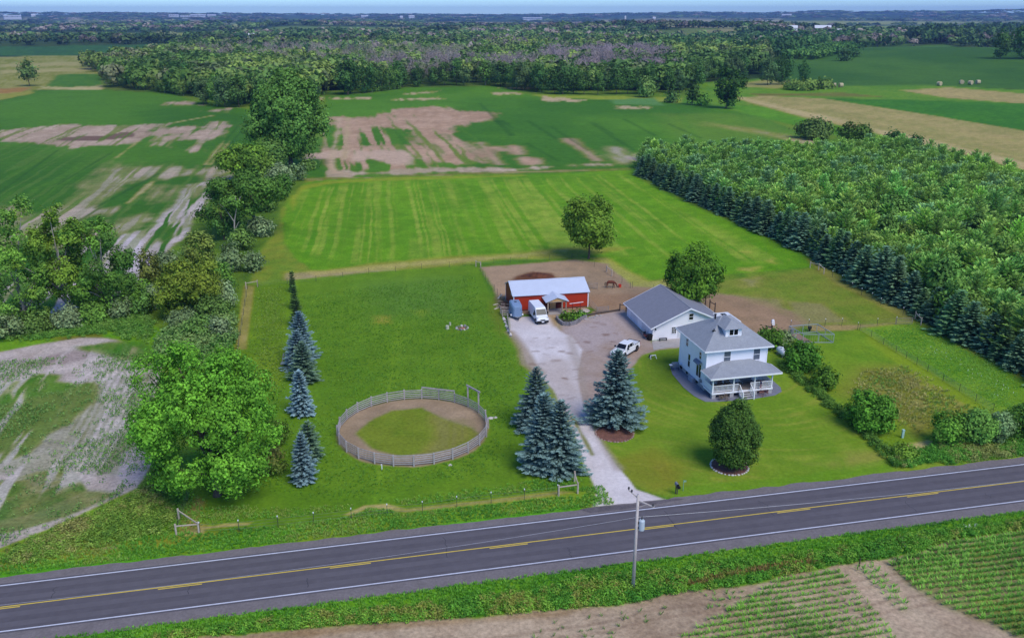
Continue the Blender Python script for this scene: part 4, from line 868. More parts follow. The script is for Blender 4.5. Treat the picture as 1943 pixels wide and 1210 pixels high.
# low-detail templates for the mass of the forest
def lowcrown(seed, n, grey=False, r=.5, conif=False):
    gg = R(seed); d = gg.normal(size=(n, 3)); d /= np.linalg.norm(d, axis=1, keepdims=True); d[:, 2] = np.where(gg.random(n) < .75, abs(d[:, 2]), d[:, 2])
    rad = gg.uniform(.7, 1.05, n)
    lob = 1 + .25 * np.sin(d[:, 0] * 5 + seed) * np.cos(d[:, 1] * 5 + seed * 2)
    P = d * (rad * lob)[:, None] * np.array([r, r, .40]); P[:, 2] += .58
    if conif: t = gg.random(n) ** .7; a = gg.uniform(0, 6.28, n); P = np.stack([np.cos(a) * r * .55 * (1 - t) ** .7, np.sin(a) * r * .55 * (1 - t) ** .7, .04 + .96 * t], 1)
    Nn = d + gg.normal(0, .45, (n, 3)) + np.array([0, 0, .4])
    v, q = quad_leaves(P, Nn, np.full(n, (.20 if n > 60 else .36) * (.8 if grey else 1)), gg, .85 if not grey else .22)
    return v, q, np.tile([[1., 1, 1]], (n, 1)) * gg.uniform(.75, 1.25, (n, 1))
LT = [lowcrown(i, 150) for i in range(6)]; GT = [lowcrown(40 + i, 170, True) for i in range(3)]; LT2 = [lowcrown(20 + i, 34) for i in range(5)]
GREYS = [[(330, 132), (620, 140), (800, 140), (900, 128), (880, 112), (640, 102), (440, 104), (340, 112)], [(620, 166), (940, 156), (1020, 166), (1290, 164), (1290, 128), (1000, 130), (700, 140)], [(980, 130), (1290, 128), (1250, 104), (1040, 108)]]
def mass(name, poly, n, hrange, wr, cfun, temps, seed, pyb=False):
    gg = R(seed); p = np.asarray(poly, float); lo, hi = p.min(0), p.max(0); out = []
    q = lo + gg.random((n * 4, 2)) * (hi - lo); q = q[inpoly(p, q[:, 0], q[:, 1])][:n]
    if pyb:
        z = np.zeros(len(q), bool)
        for gp in GREYS: z |= inpoly(gp, q[:, 0], q[:, 1])
        q = q[(~z) | (gg.random(len(q)) < .1)]
    pts = np.array([G3(a, b) for a, b in q]); k = len(pts)
    hh = gg.uniform(*hrange, k); ww = hh * gg.uniform(*wr, k)
    scatter(name, temps, pts, np.stack([ww, ww, hh], 1), gg.uniform(0, 6.28, k), cfun(pts, gg), M_FAR, seed=seed)
def greens(cols, v=.18):
    L = np.array([lin(c) for c in cols])
    def f(pts, gg):
        n = len(pts); z = fbm(pts[:, 0] / 90, pts[:, 1] / 90, 3, 71); k = np.clip((z * 1.6 - .3 + gg.normal(0, .22, n)) * len(L), 0, len(L) - 1).astype(int)
        return L[k] * gg.uniform(1 - v, 1 + v, (n, 1))
    return f
mass('forest_canopy', [(622, 174), (700, 172), (770, 161), (950, 158), (1020, 172), (1160, 174), (1300, 172), (1330, 150), (1450, 142), (1460, 110), (1350, 92), (1240, 84), (1100, 78), (950, 78), (800, 84), (600, 92), (380, 96), (300, 112), (300, 150), (390, 180), (480, 198), (600, 184)], 2600, (13, 19), (.72, 1.05),
     greens([(60, 88, 44), (72, 102, 48), (84, 114, 54), (80, 96, 60), (96, 120, 60), (110, 132, 64)]), LT, 31, True)
mass('grey_dead_trees', [(330, 132), (620, 140), (800, 140), (900, 128), (880, 112), (640, 102), (440, 104), (340, 112)], 520, (14, 19), (.4, .6), greens([(128, 120, 110), (112, 106, 98), (124, 122, 102), (96, 110, 72)]), GT, 32)
mass('grey_dead_trees', [(620, 172), (940, 158), (1020, 168), (1290, 168), (1290, 128), (1000, 130), (700, 140)], 420, (14, 19), (.4, .55), greens([(128, 116, 114), (112, 104, 100), (120, 116, 104)]), GT, 33)
mass('grey_dead_trees', [(980, 130), (1290, 128), (1250, 104), (1040, 108)], 260, (14, 18), (.4, .6), greens([(132, 120, 118), (116, 108, 104)]), GT, 34)
mass('left_wood', [(156, 131), (200, 138), (206, 166), (262, 171), (380, 184), (470, 202), (560, 192), (560, 120), (420, 100), (300, 108), (180, 122)], 560, (12, 17), (.75, 1.0), greens([(58, 88, 42), (70, 104, 46), (88, 112, 54), (100, 108, 76)]), LT, 35)
mass('young_trees', [(1468, 112), (1660, 72), (1730, 80), (1650, 90), (1548, 114)], 520, (6, 10), (.7, 1.0), greens([(44, 82, 44), (60, 100, 48), (76, 116, 54)]), LT2, 36)
mass('right_wood', [(1724, 86), (1943, 80), (2200, 92), (2200, 60), (1900, 56), (1724, 68)], 620, (17, 26), (.6, .9), greens([(34, 60, 34), (44, 72, 40), (58, 86, 46)]), LT2, 37)
mass('right_wood', [(1300, 118), (1460, 112), (1660, 76), (1560, 72), (1420, 78), (1330, 84), (1250, 90)], 620, (12, 19), (.6, .85), greens([(44, 76, 42), (56, 90, 46), (72, 102, 54)]), LT2, 38)
# distant wooded country to the horizon, in world space, thinned with distance
gg = R(44); pts = []
open_fields = [W(p) for p in ([(-300, 109), (-300, 89), (300, 84), (345, 88), (300, 96), (160, 106)], [(1232, 62), (1300, 54), (1410, 54), (1412, 62), (1320, 72), (1240, 74)], [(1290, 76), (1400, 66), (1540, 62), (1552, 68), (1440, 72), (1330, 82)], [(1540, 112), (1651, 91), (1793, 84), (1943, 92), (2300, 110), (2300, 190), (1560, 160)],
    [(440, 92), (475, 92), (478, 78), (442, 78)], [(340, 41), (400, 41), (400, 45), (340, 45)], [(0, 80), (28, 79), (26, 86), (0, 87)], [(900, 40), (1030, 37), (1040, 42), (900, 44)])]
r = np.geomspace(1080, 12200, 74)
for i, rr in enumerate(r):
    wv = max(9, rr * .0085); n = int(1.5 * rr / wv * (1.25 if rr < 3500 else 1))
    a = gg.uniform(-.72, .72, n); d = rr * gg.uniform(.985, 1.02, n)
    pts.append(np.stack([d * np.sin(a), d * np.cos(a), np.full(n, wv)], 1))
pts = np.concatenate(pts); ok = np.ones(len(pts), bool)
for p in open_fields: ok &= ~inpoly(p, pts[:, 0], pts[:, 1])
pxx, pyy = proj(pts[:, 0], pts[:, 1], hfun(pts[:, 0], pts[:, 1]))
ok &= ~((pyy > 88) & (pxx < 350)); ok &= ~((pyy > 92) & (pxx > 1480))
clear = fbm(pts[:, 0] / 500, pts[:, 1] / 900, 2, 90); ok &= ~((clear > .6) & (pts[:, 1] > 1700))
for (cx_, cy_), hw_, hd_, c_ in FARF: ok &= ~((np.abs(pts[:, 0] - cx_) < hw_) & (pts[:, 1] > cy_ - hd_ * 1.5) & (pts[:, 1] < cy_ + hd_))
pts = pts[ok]; zz = hfun(pts[:, 0], pts[:, 1]); hh = gg.uniform(11, 19, len(pts)) + pts[:, 2] * .05
cf = greens([(40, 66, 42), (50, 78, 44), (62, 92, 50), (72, 98, 54), (88, 98, 70), (112, 106, 96)], .2)
ww = pts[:, 2] * gg.uniform(.9, 1.5, len(pts))
z2 = fbm(pts[:, 0] / 420, pts[:, 1] / 260, 3, 77); cc = cf(pts, gg) * np.where(z2 > .55, 1.3, np.where(z2 < .42, .7, 1.0))[:, None]
scatter('distant_woods', LT2, np.stack([pts[:, 0], pts[:, 1], zz - 1], 1), np.stack([ww, ww, hh], 1), gg.uniform(0, 6.28, len(pts)), cc, M_FAR, seed=9)

# ------------------------------------------------------------------ low growth near the camera
def blades(seed, n, h, w, spread, lean=.5):
    gg = R(seed); a = gg.uniform(0, 6.28, n); b = np.stack([np.cos(a), np.sin(a), 0 * a], 1); base = b * gg.uniform(0, spread, n)[:, None]
    hh = h * gg.uniform(.6, 1.15, n)[:, None]; tip = base + b * hh * lean * gg.uniform(.3, 1.2, n)[:, None] + np.array([0, 0, 1]) * hh
    mid = base + b * hh * lean * .3 + np.array([0, 0, .6]) * hh; s = np.stack([-np.sin(a), np.cos(a), 0 * a], 1) * w / 2
    v = np.stack([base - s * .6, mid - s, tip, mid + s], 1).reshape(-1, 3)
    return v, np.arange(4 * n).reshape(n, 4), np.ones((n, 3)) * gg.uniform(.75, 1.25, (n, 1))
BT = [blades(i, 6, .42, .10, .18) for i in range(4)]
WT = [broadleaf(500 + i, .9, .45, base=.0, ls=.24, colr=white, nl=5, lobe=.5, cover=.8, hue=.1)[:3] for i in range(5)]
CT = [blades(10 + i, 7, .55, .11, .05, 1.0) for i in range(4)]
ST = [broadleaf(540 + i, .3, .2, base=.0, ls=.17, colr=white, nl=3, lobe=.6, cover=.7)[:3] for i in range(3)]
def grow(name, poly, n, temps, cols, seed, s=(.7, 1.3), world=False, dens=None, m=M_LOW):
    gg = R(seed); P = sample(poly if world else W(poly), n, seed)
    if dens is not None: P = P[gg.random(len(P)) < dens(P[:, 0], P[:, 1])]
    if not world: P = P[gg.random(len(P)) < np.clip((sdist(W(poly), P[:, 0], P[:, 1]) + 1.6 * (fbm(P[:, 0] * .4, P[:, 1] * .4, 3, 3) - .4)) / 2.6, 0, 1)]
    k = len(P); L = np.array([lin(c) for c in cols]); z = fbm(P[:, 0] * .25, P[:, 1] * .25, 3, seed)
    ci = np.clip((z * 1.5 - .25 + gg.normal(0, .2, k)) * len(L), 0, len(L) - 1).astype(int); sc = gg.uniform(*s, k)
    return scatter(name, temps, np.stack([P[:, 0], P[:, 1], 0 * P[:, 0]], 1), np.stack([sc, sc, sc], 1), gg.uniform(0, 6.28, k), L[ci] * gg.uniform(.85, 1.15, (k, 1)), m, seed=seed)
strip_l = np.array(W([(378, 1006), (470, 993), (530, 992), (652, 976), (690, 960), (735, 957), (770, 968), (820, 962), (870, 957), (940, 950), (1060, 936), (1096, 938)]))
def offstrip(x, y): return -sdist(strip_l, x, y, False) > .75
def road_poly(u0, u1, v0, v1): return [XY(u0, v0), XY(u1, v0), XY(u1, v1), XY(u0, v1)]
VG = [(70, 130, 34), (86, 146, 40), (100, 150, 48), (120, 142, 60)]
grow('roadside_grass', road_poly(-20, 58, 4.95, 8.8), 9000, BT, VG, 201, world=True, s=(.35, .8), dens=offstrip)
grow('roadside_grass', road_poly(98, 125, 4.95, 7.5), 2200, BT, VG, 202, world=True, s=(.35, .8))
soil_w = sw
grow('roadside_weeds', road_poly(-10, 125, -12.5, -5.6), 15000, WT, [(56, 118, 28), (70, 130, 30), (84, 140, 34), (104, 148, 40), (124, 134, 56)], 203, s=(.3, .8), world=True, dens=lambda x, y: (~inpoly(sw, x, y)) & (~inpoly(W([(1300, 1124), (1400, 1098), (1500, 1080), (1560, 1072), (1540, 1062), (1460, 1070), (1360, 1092), (1300, 1108)]), x, y)) & (UV(x, y)[1] < -6.3 - 2.2 * fbm(x * .15, y * .15, 3, 5)))
grow('roadside_grass', road_poly(-10, 125, -9.5, -5.3), 14000, BT, [(66, 132, 34), (80, 146, 38), (96, 152, 44)], 204, s=(.35, .85), world=True, dens=lambda x, y: ~inpoly(sw, x, y))
grow('meadow_grass', [(340, 1010), (300, 1000), (262, 930), (300, 890), (340, 900), (400, 960), (640, 960), (1100, 900), (1110, 928), (940, 950), (640, 985)], 9000, BT, VG, 205, s=(.3, .7), dens=offstrip)
grow('dry_grass', [(1270, 1124), (1400, 1098), (1500, 1078), (1570, 1072), (1560, 1058), (1460, 1066), (1360, 1088), (1270, 1104)], 2600, BT, [(150, 130, 74), (132, 112, 62), (120, 130, 60)], 220, s=(.6, 1.1))
FL = [(v * np.array([.5, .5, 1]) , q, c) for v, q, c in [blades(90 + i, 5, .5, .16, .22, .3) for i in range(2)]]
grow('white_wildflowers', [(1640, 1062), (1700, 1050), (1780, 1030), (1860, 1004), (1860, 990), (1760, 1016), (1640, 1046)], 260, FL, [(225, 225, 215), (200, 205, 190)], 221, s=(.7, 1.1))
grow('white_wildflowers', [(1760, 640), (1943, 740), (1943, 790), (1860, 740), (1760, 680)], 70, FL, [(210, 214, 196)], 222, s=(.35, .6))
grow('thicket_weeds', [(0, 1050), (110, 1002), (220, 955), (268, 925), (300, 880), (340, 940), (330, 1015), (180, 1040), (0, 1082)], 2600, WT, [(78, 124, 38), (94, 138, 44), (110, 144, 54), (128, 136, 72)], 206, s=(.35, .85))
grow('thicket_weeds', [(290, 690), (310, 640), (440, 600), (450, 640), (430, 700), (340, 700)], 1300, WT, [(84, 122, 54), (100, 132, 64), (112, 138, 72)], 207, s=(1, 2.2))
grow('thicket_weeds', [(0, 650), (0, 625), (240, 590), (300, 610), (290, 660), (205, 636), (60, 650)], 1800, WT, [(78, 124, 40), (92, 136, 46), (106, 142, 56)], 208, s=(.4, 1.0))
grow('meadow_grass', [(484, 552), (545, 538), (555, 700), (520, 800), (462, 700)], 2600, BT, [(104, 140, 48), (116, 144, 54), (92, 128, 42)], 209, s=(.4, .8))
grow('roadside_weeds', [(1700, 892), (1690, 862), (1760, 846), (1943, 836), (2050, 828), (2050, 846), (1943, 866)], 2600, WT, [(70, 128, 34), (92, 142, 44), (126, 136, 70)], 210, s=(.35, .8))
grow('meadow_grass', [(1640, 700), (1720, 690), (1850, 775), (1740, 825), (1600, 745)], 1500, BT, [(160, 154, 92), (146, 148, 80), (122, 134, 64), (104, 140, 54)], 211, s=(.5, 1.1))
grow('meadow_grass', [(1640, 626), (1745, 614), (1943, 712), (1943, 790), (1884, 778)], 6000, BT, [(90, 146, 40), (104, 156, 50), (118, 160, 62)], 212, s=(.3, .6))
grow('pasture_grass', [(560, 560), (900, 520), (960, 640), (1000, 700), (960, 900), (640, 960), (430, 930), (620, 760)], 14000, BT, [(66, 118, 28), (80, 132, 34), (94, 140, 42)], 213, s=(.3, .7), dens=lambda x, y: np.hypot(x - pc[0], y - pc[1]) > 9.8)
grow('hedge_weeds', [(1470, 690), (1500, 690), (1700, 862), (1700, 890), (1690, 880)], 900, WT, [(62, 104, 32), (84, 124, 42)], 214, s=(.5, .9))
# corn rows (parallel to the road) and soya rows
def rows(name, polys, u0, u1, v0, v1, dv, du, temps, cols, seed, s, dens, along_u=True):
    gg = R(seed); vs = np.arange(v0, v1, dv); us = np.arange(u0, u1, du)
    U_, V_ = np.meshgrid(us, vs) if along_u else np.meshgrid(us, vs, indexing='xy')
    U_ = U_.ravel(); V_ = V_.ravel(); U_ = U_ + gg.normal(0, du * .25, U_.size); V_ = V_ + gg.normal(0, dv * .05, V_.size) + (fbm(U_ * .05, V_ * 0, 2, 4) - .5) * 1.2
    x, y = XY(U_, V_); k = np.zeros(len(x), bool)
    for p in polys: k |= inpoly(W(p), x, y)
    k &= gg.random(len(x)) < dens(x, y); x, y = x[k], y[k]; L = np.array([lin(c) for c in cols]); n = len(x)
    sc = gg.uniform(*s, n) * (.75 + .5 * fbm(x * .2, y * .2, 2, seed)); z = fbm(x * .15, y * .15, 2, seed + 1)
    ci = np.clip((z * 1.5 - .25 + gg.normal(0, .15, n)) * len(L), 0, len(L) - 1).astype(int)
    return scatter(name, temps, np.stack([x, y, 0 * x], 1), np.stack([sc, sc, sc], 1), gg.uniform(0, 6.28, n), L[ci] * gg.uniform(.85, 1.15, (n, 1)), M_LOW, seed=seed)
CG = [(84, 124, 46), (92, 142, 48), (104, 158, 50), (114, 164, 58)]
rows('corn_rows', [cornA], 0, 110, -30, -5, .76, .17, CT, CG[:3], 301, (.5, .9), lambda x, y: .6 + .4 * smooth(.36, .56, fbm(x * .22, y * .22, 3, 8)))
rows('corn_rows', [cornB], 0, 125, -34, -5, .76, .17, CT, CG, 302, (.6, 1.05), lambda x, y: .3 + .7 * smooth(.3, .5, fbm(x * .2, y * .2, 3, 9) + .25 * smooth(30, 45, x)))
rows('corn_rows', [cornC], 0, 110, -30, -5, .76, .3, CT, CG, 303, (.6, 1.0), lambda x, y: np.full(np.shape(x), .8))
rows('corn_rows', [[(1080, 1170), (1300, 1135), (1480, 1100), (1380, 1160), (1200, 1250), (900, 1250)]], 0, 110, -30, -5, .76, .5, CT, CG[:2], 304, (.4, .8), lambda x, y: smooth(.5, .7, fbm(x * .4, y * .4, 3, 12)) * .5)
GB = [(66, 112, 44), (80, 124, 54), (96, 132, 66)]
def sdens(x, y): return .12 + .88 * smooth(.42, .58, fbm(x * .14, y * .14, 3, 15))
xs_, ys_ = None, None
gg = R(77); us = np.arange(-40, 40, .76); vs = np.arange(-6, 62, .32)
U_, V_ = np.meshgrid(us, vs); U_ = U_.ravel() + gg.normal(0, .05, U_.size); V_ = V_.ravel() + gg.normal(0, .1, V_.size); U_ = U_ + 2.5 * smooth(20, 60, V_)
x, y = XY(U_, V_); k = inpoly(W(fb), x, y) & (gg.random(len(x)) < sdens(x, y)) & (V_ > 5); x, y = x[k], y[k]; n = len(x); sc = gg.uniform(.7, 1.5, n)
scatter('soybean_rows', ST, np.stack([x, y, 0 * x], 1), np.stack([sc, sc, sc], 1), gg.uniform(0, 6.28, n), np.array([lin(c) for c in GB])[gg.integers(0, 3, n)], M_LOW)
#PART4
# ------------------------------------------------------------------ buildings
WHITE = mat('white_siding', (240, 240, 248), .6, var=.03, scale=.8, wave=('Z', 2.4, .10))
WTRIM = mat('white_trim', (240, 240, 246), .5, var=.03)
SHING = mat('grey_shingles', (146, 150, 158), .9, var=.10, scale=5, bump=.3)
SHING2 = mat('garage_shingles', (128, 130, 142), .9, var=.08, scale=5, bump=.3)
GLASS = mat('dark_glass', (22, 24, 30), .12, var=.1, spec=.6)
GLASS2 = mat('curtained_glass', (92, 100, 114), .2, var=.2, spec=.6)
RED = mat('red_steel_siding', (176, 54, 26), .55, var=.05, scale=.7, wave=('X', 3.4, .22))
WROOF = mat('white_steel_roof', (196, 204, 222), .45, var=.04, scale=.6, wave=('X', 3.4, .10))
CONC = mat('concrete', (164, 158, 156), .9, var=.12, scale=2)
CONC2 = mat('grey_concrete_walk', (118, 120, 134), .9, var=.10, scale=1.5)
FOUND = mat('foundation_block', (168, 166, 168), .9, var=.1, scale=3)
WOOD = mat('weathered_wood', (150, 142, 138), .9, var=.2, scale=4)
TANWOOD = mat('tan_plywood', (206, 164, 112), .8, var=.15, scale=2)
PWOOD = mat('porch_post_wood', (158, 142, 124), .8, var=.15, scale=3)
BLACK = mat('black_plastic', (26, 26, 28), .6, var=.1)
RUBBER = mat('rubber', (24, 24, 26), .85, var=.1)
CHROME = mat('bright_metal', (170, 174, 180), .3, .8, var=.05)
GALV = mat('galvanised_steel', (150, 154, 160), .5, .4, var=.1)
def fpanel(mb, f, u0, u1, z0, z1, d0, d1, mi=0):
    """box on a wall plane; f = (axis, coordinate, outward sign)"""
    ax, c, s = f; a, b = sorted((c + s * d0, c + s * d1))
    if ax == 'y': mb.box(u0, u1, a, b, z0, z1, mi)
    else: mb.box(a, b, u0, u1, z0, z1, mi)
def window(parent, f, u, z, w, h, sash=True, mull=0, glass=None, name='window', grid=False):
    mb = MB(); t = .09
    fpanel(mb, f, u - t, u, z - t, z + h + t, -.02, .05); fpanel(mb, f, u + w, u + w + t, z - t, z + h + t, -.02, .05)
    fpanel(mb, f, u, u + w, z + h, z + h + t, -.02, .052); fpanel(mb, f, u - .05, u + w + .05, z - t, z, -.02, .09)
    if sash: fpanel(mb, f, u, u + w, z + h * .5 - .03, z + h * .5 + .03, -.02, .042)
    for k in range(mull): c = u + w * (k + 1) / (mull + 1); fpanel(mb, f, c - .05, c + .05, z, z + h, -.02, .043)
    if grid:
        for k in (1, 2): fpanel(mb, f, u + w * k / 3 - .02, u + w * k / 3 + .02, z, z + h, -.02, .041); fpanel(mb, f, u, u + w, z + h * k / 3 - .02, z + h * k / 3 + .02, -.02, .0405)
    o = mb.build(name, WTRIM, parent); p = MB(); fpanel(p, f, u, u + w, z, z + h, .002, .02); p.build('pane', glass or GLASS, o); return o
def slab(mb, poly, th, mi=0):
    """thick sheet from a planar 3-D polygon, thickness straight down"""
    n = len(poly); vs = list(poly) + [(x, y, z - th) for x, y, z in poly]
    mb.add(vs, [tuple(range(n)), tuple(range(n, 2 * n))[::-1]] + [(i, (i + 1) % n, n + (i + 1) % n, n + i) for i in range(n)], mi)
hx, hy = G(1336, 742)
YA = RA(13)
ho = thing('farmhouse', 'white two-storey farmhouse with grey hip roof, dormer and front porch', 'house', (hx, hy, 0), YA)
W_, D_, E_ = 9.0, 8.8, 5.95
mb = MB(); mb.box(0, W_, 0, D_, .6, E_); mb.build('wall', WHITE, ho)
mb = MB(); mb.box(.03, W_ - .03, .03, D_ - .03, -.1, .6); mb.build('foundation', FOUND, ho)
mb = MB()
for (x, y) in ((-.04, -.04), (W_ - .1, -.04), (-.04, D_ - .1), (W_ - .1, D_ - .1)): mb.box(x, x + .14, y, y + .14, .6, E_ - .01)
mb.build('corner_board', WTRIM, ho)
o_ = .62; zr = 9.25; x0, x1, y0, y1 = -o_, W_ + o_, -o_, D_ + o_; yc = (y0 + y1) / 2; ra, rb = 3.9, 5.3
mb = MB(); ez = E_ + .12
mb.add([(x0, y0, ez), (x1, y0, ez), (x1, y1, ez), (x0, y1, ez), (ra, yc, zr), (rb, yc, zr)], [(0, 1, 5, 4), (1, 2, 5), (2, 3, 4, 5), (3, 0, 4)])
mb.add([(x0, y0, ez - .005), (x1, y0, ez - .005), (x1, y1, ez - .005), (x0, y1, ez - .005)], [(3, 2, 1, 0)])
roof = mb.build('roof', SHING, ho)
mb = MB()
for a, b, c, d in ((x0, x1, y0 - .03, y0 + .03), (x0, x1, y1 - .03, y1 + .03), (x0 - .03, x0 + .03, y0 + .03, y1 - .03), (x1 - .03, x1 + .03, y0 + .03, y1 - .03)): mb.box(a, b, c, d, ez - .17, ez + .02)
mb.box(x0 + .03, x1 - .03, y0 + .03, y1 - .03, ez - .14, ez - .02); mb.build('fascia', WTRIM, roof)
# dormer
def rz(y): return ez + (y - y0) / (yc - y0) * (zr - ez)
dy = 1.25; dz0 = rz(dy) - .02; dw0, dw1 = 3.15, 5.55; dh = 1.18
mb = MB(); yb = 3.4
mb.add([(dw0, dy, dz0), (dw1, dy, dz0), (dw1, dy, dz0 + dh), (dw0, dy, dz0 + dh), (dw0, yb, rz(yb)), (dw1, yb, rz(yb)), (dw1, yb, dz0 + dh), (dw0, yb, dz0 + dh)],
       [(0, 1, 2, 3), (1, 5, 6, 2), (0, 3, 7, 4), (3, 2, 6, 7)])
dorm = mb.build('dormer', WHITE, ho)
mb = MB(); e = .42; z0 = dz0 + dh; zr2 = z0 + .95; xm = (dw0 + dw1) / 2; yk = y0 + (zr2 - ez) / (zr - ez) * (yc - y0); ye = y0 + (z0 - ez) / (zr - ez) * (yc - y0)
A = (dw0 - e, dy - e, z0); B = (dw1 + e, dy - e, z0); Cc = (dw1 + e, ye + .05, z0 + .02); Dd = (dw0 - e, ye + .05, z0 + .02); P1 = (xm, dy + .95, zr2); P2 = (xm, yk + .05, zr2)
mb.add([A, B, Cc, Dd, P1, P2], [(0, 1, 4), (1, 2, 5, 4), (3, 0, 4, 5), (0, 3, 2, 1)])
mb.build('dormer_roof', SHING, dorm)
window(dorm, ('y', dy, -1), 3.72, dz0 + .22, 1.25, .8, sash=False, mull=1)
mb = MB(); mb.tube([(2.9, 4.2, rz(4.0) - .1), (2.9, 4.2, rz(4.0) + .55)], .12, 8); mb.tube([(2.9, 4.2, rz(4.0) + .5), (2.9, 4.2, rz(4.0) + .62)], .19, 8); mb.build('roof_vent', BLACK, roof)
mb = MB(); mb.tube([(1.9, 2.3, rz(1.9) + .1), (1.9, 2.3, rz(1.9) + .55)], .06, 6); mb.box(1.7, 2.1, 2.2, 2.4, rz(2.2) - .1, rz(2.2) + .10); mb.build('roof_vent', BLACK, roof)
# windows
fy = ('y', 0, -1); fx = ('x', 0, -1)
window(ho, fy, 2.55, 4.05, .95, 1.55, glass=GLASS2); window(ho, fy, 6.95, 4.05, .95, 1.55, glass=GLASS2)
window(ho, fx, 1.6, 4.05, .6, 1.0); window(ho, fx, 6.0, 4.3, .7, 1.2)
window(ho, fx, 5.0, 1.5, .7, 1.9); window(ho, fx, 1.35, 1.3, 1.5, 1.95, sash=False, mull=1)
mb = MB(); n = 8     # curved awning over the double window
ring = [(-.05 - .5 * math.sin(PI / 2 * k / n), 0, 3.35 + .42 * math.cos(PI / 2 * k / n)) for k in range(n + 1)]
for i in range(n):
    a, b = ring[i], ring[i + 1]; mb.add([(a[0], 1.2, a[2]), (a[0], 3.0, a[2]), (b[0], 3.0, b[2]), (b[0], 1.2, b[2]), (a[0] + .03, 1.2, a[2] - .03), (a[0] + .03, 3.0, a[2] - .03), (b[0] + .03, 3.0, b[2] - .03), (b[0] + .03, 1.2, b[2] - .03)], [(0, 1, 2, 3), (7, 6, 5, 4), (0, 3, 7, 4), (1, 5, 6, 2)])
mb.build('awning', mat('awning_grey', (118, 124, 142), .7), ho)
window(ho, fy, .95, 1.75, 1.25, 1.15, sash=False); window(ho, fy, 5.55, 1.85, 1.2, 1.05, sash=False, glass=GLASS2)
mb = MB(); fpanel(mb, fy, 3.65, 4.65, .95, 3.0, -.02, .05); dr = mb.build('front_door', mat('door_grey', (176, 178, 186), .5), ho)
mb = MB(); mb.prism([(3.85, .0), (4.3, .0), (4.3, .01), (3.85, .01)], 1.9, 2.8); mb2 = MB()
mb2.add([(3.86, -.06, 2.85), (4.28, -.06, 2.85), (4.28, -.06, 2.3), (4.07, -.06, 1.85), (3.86, -.06, 2.3), (3.86, -.045, 2.85), (4.28, -.045, 2.85), (4.28, -.045, 2.3), (4.07, -.045, 1.85), (3.86, -.045, 2.3)], [(0, 1, 2, 3, 4), (9, 8, 7, 6, 5), (0, 5, 6, 1), (1, 6, 7, 2), (2, 7, 8, 3), (3, 8, 9, 4), (4, 9, 5, 0)])
mb2.build('door_glass', GLASS, dr)
mb = MB()
for y, w in ((7.6, .5), (5.6, .35), (2.2, .45)): mb.box(-.12, .02, y, y + w, .25, .55)
mb.build('vent_box', BLACK, ho)
mb = MB(); mb.box(-.5, -.02, 3.1, 4.3, -.05, .62); mb.build('bulkhead', mat('bulkhead_grey', (150, 158, 174), .6), ho)
mb = MB(); mb.box(-.32, -.04, .9, 1.25, .9, 1.35); mb.tube([(-.2, 1.05, .9), (-.2, 1.05, 0)], .03, 6); mb.build('utility_meter', GALV, ho)
# porch
pr = thing('x', None, None)
bpy.data.objects.remove(pr)
PD = -2.75; PX0, PX1 = -.2, 8.75
mb = MB(); mb.box(PX0, PX1, PD, -.06, .78, .92); porch = mb.build('porch', mat('porch_deck_wood', (128, 120, 118), .85, var=.15, scale=4), ho)
mb = MB(); mb.box(PX0 - .02, PX1 + .02, PD - .04, PD, .66, .93); mb.box(PX0 - .04, PX0, PD, -.06, .66, .93); mb.box(PX1, PX1 + .04, PD, -.06, .66, .93); mb.build('deck_skirt', WTRIM, porch)
for x in (PX0 + .3, 2.75, 6.2, PX1 - .3):
    mb = MB(); mb.box(x - .27, x + .27, PD + .02, PD + .5, -.05, .66); mb.build('pier', FOUND, porch)
for x in (PX0 + .12, 2.95, 6.05, PX1 - .12):
    mb = MB(); mb.box(x - .08, x + .08, PD + .06, PD + .22, .92, 3.14); mb.build('post', WTRIM, porch)
def railing(a, b, z=.92):
    mb = MB(); a = Vector(a); b = Vector(b); L = (b - a).length
    mb.beam(a + Vector((0, 0, z + .92)), b + Vector((0, 0, z + .92)), .09, .07); mb.beam(a + Vector((0, 0, z + .12)), b + Vector((0, 0, z + .12)), .06, .06)
    k = max(2, int(L / .17))
    for i in range(k): p = a.lerp(b, (i + .5) / k); mb.box(p.x - .028, p.x + .028, p.y - .028, p.y + .028, z + .12, z + .92)
    mb.build('railing', WTRIM, porch)
yq = PD + .14; railing((PX0 + .2, yq, 0), (2.87, yq, 0)); railing((3.03, yq, 0), (3.72, yq, 0)); railing((5.45, yq, 0), (5.97, yq, 0)); railing((6.13, yq, 0), (PX1 - .2, yq, 0))
for sx in (PX0 + .12, PX1 - .12):   # solid side panels
    mb = MB(); mb.box(sx - .05, sx + .05, PD + .22, -.06, .92, 1.85); mb.build('side_panel', WHITE, porch)
for k in range(4):
    mb = MB(); z = .78 - .195 * k; mb.box(3.85, 5.32, PD - .04 - .3 * (k + 1), PD - .04 - .3 * k, z - .06, z); mb.build('step', mat('tread_wood', (176, 174, 176), .8), porch)
for sx in (3.78, 5.39):
    mb = MB(); mb.beam((sx, PD - .02, .5), (sx, PD - 1.2, .0), .05, .3)
    mb.beam((sx, PD, 1.8), (sx, PD - 1.2, 1.0), .08, .07); mb.box(sx - .06, sx + .06, PD - 1.28, PD - 1.16, 0, 1.06)
    for k in range(5): y = PD - .15 - .22 * k; mb.box(sx - .02, sx + .02, y - .03, y + .02, .82 - .65 * (k * .22 + .15) - .1, 1.7 - .66 * (k * .22 + .15))
    mb.build('stair_rail', WTRIM, porch)
mb = MB(); px0, px1, py0 = -.75, 9.7, -3.25; ez2 = 3.2; zt = 4.25
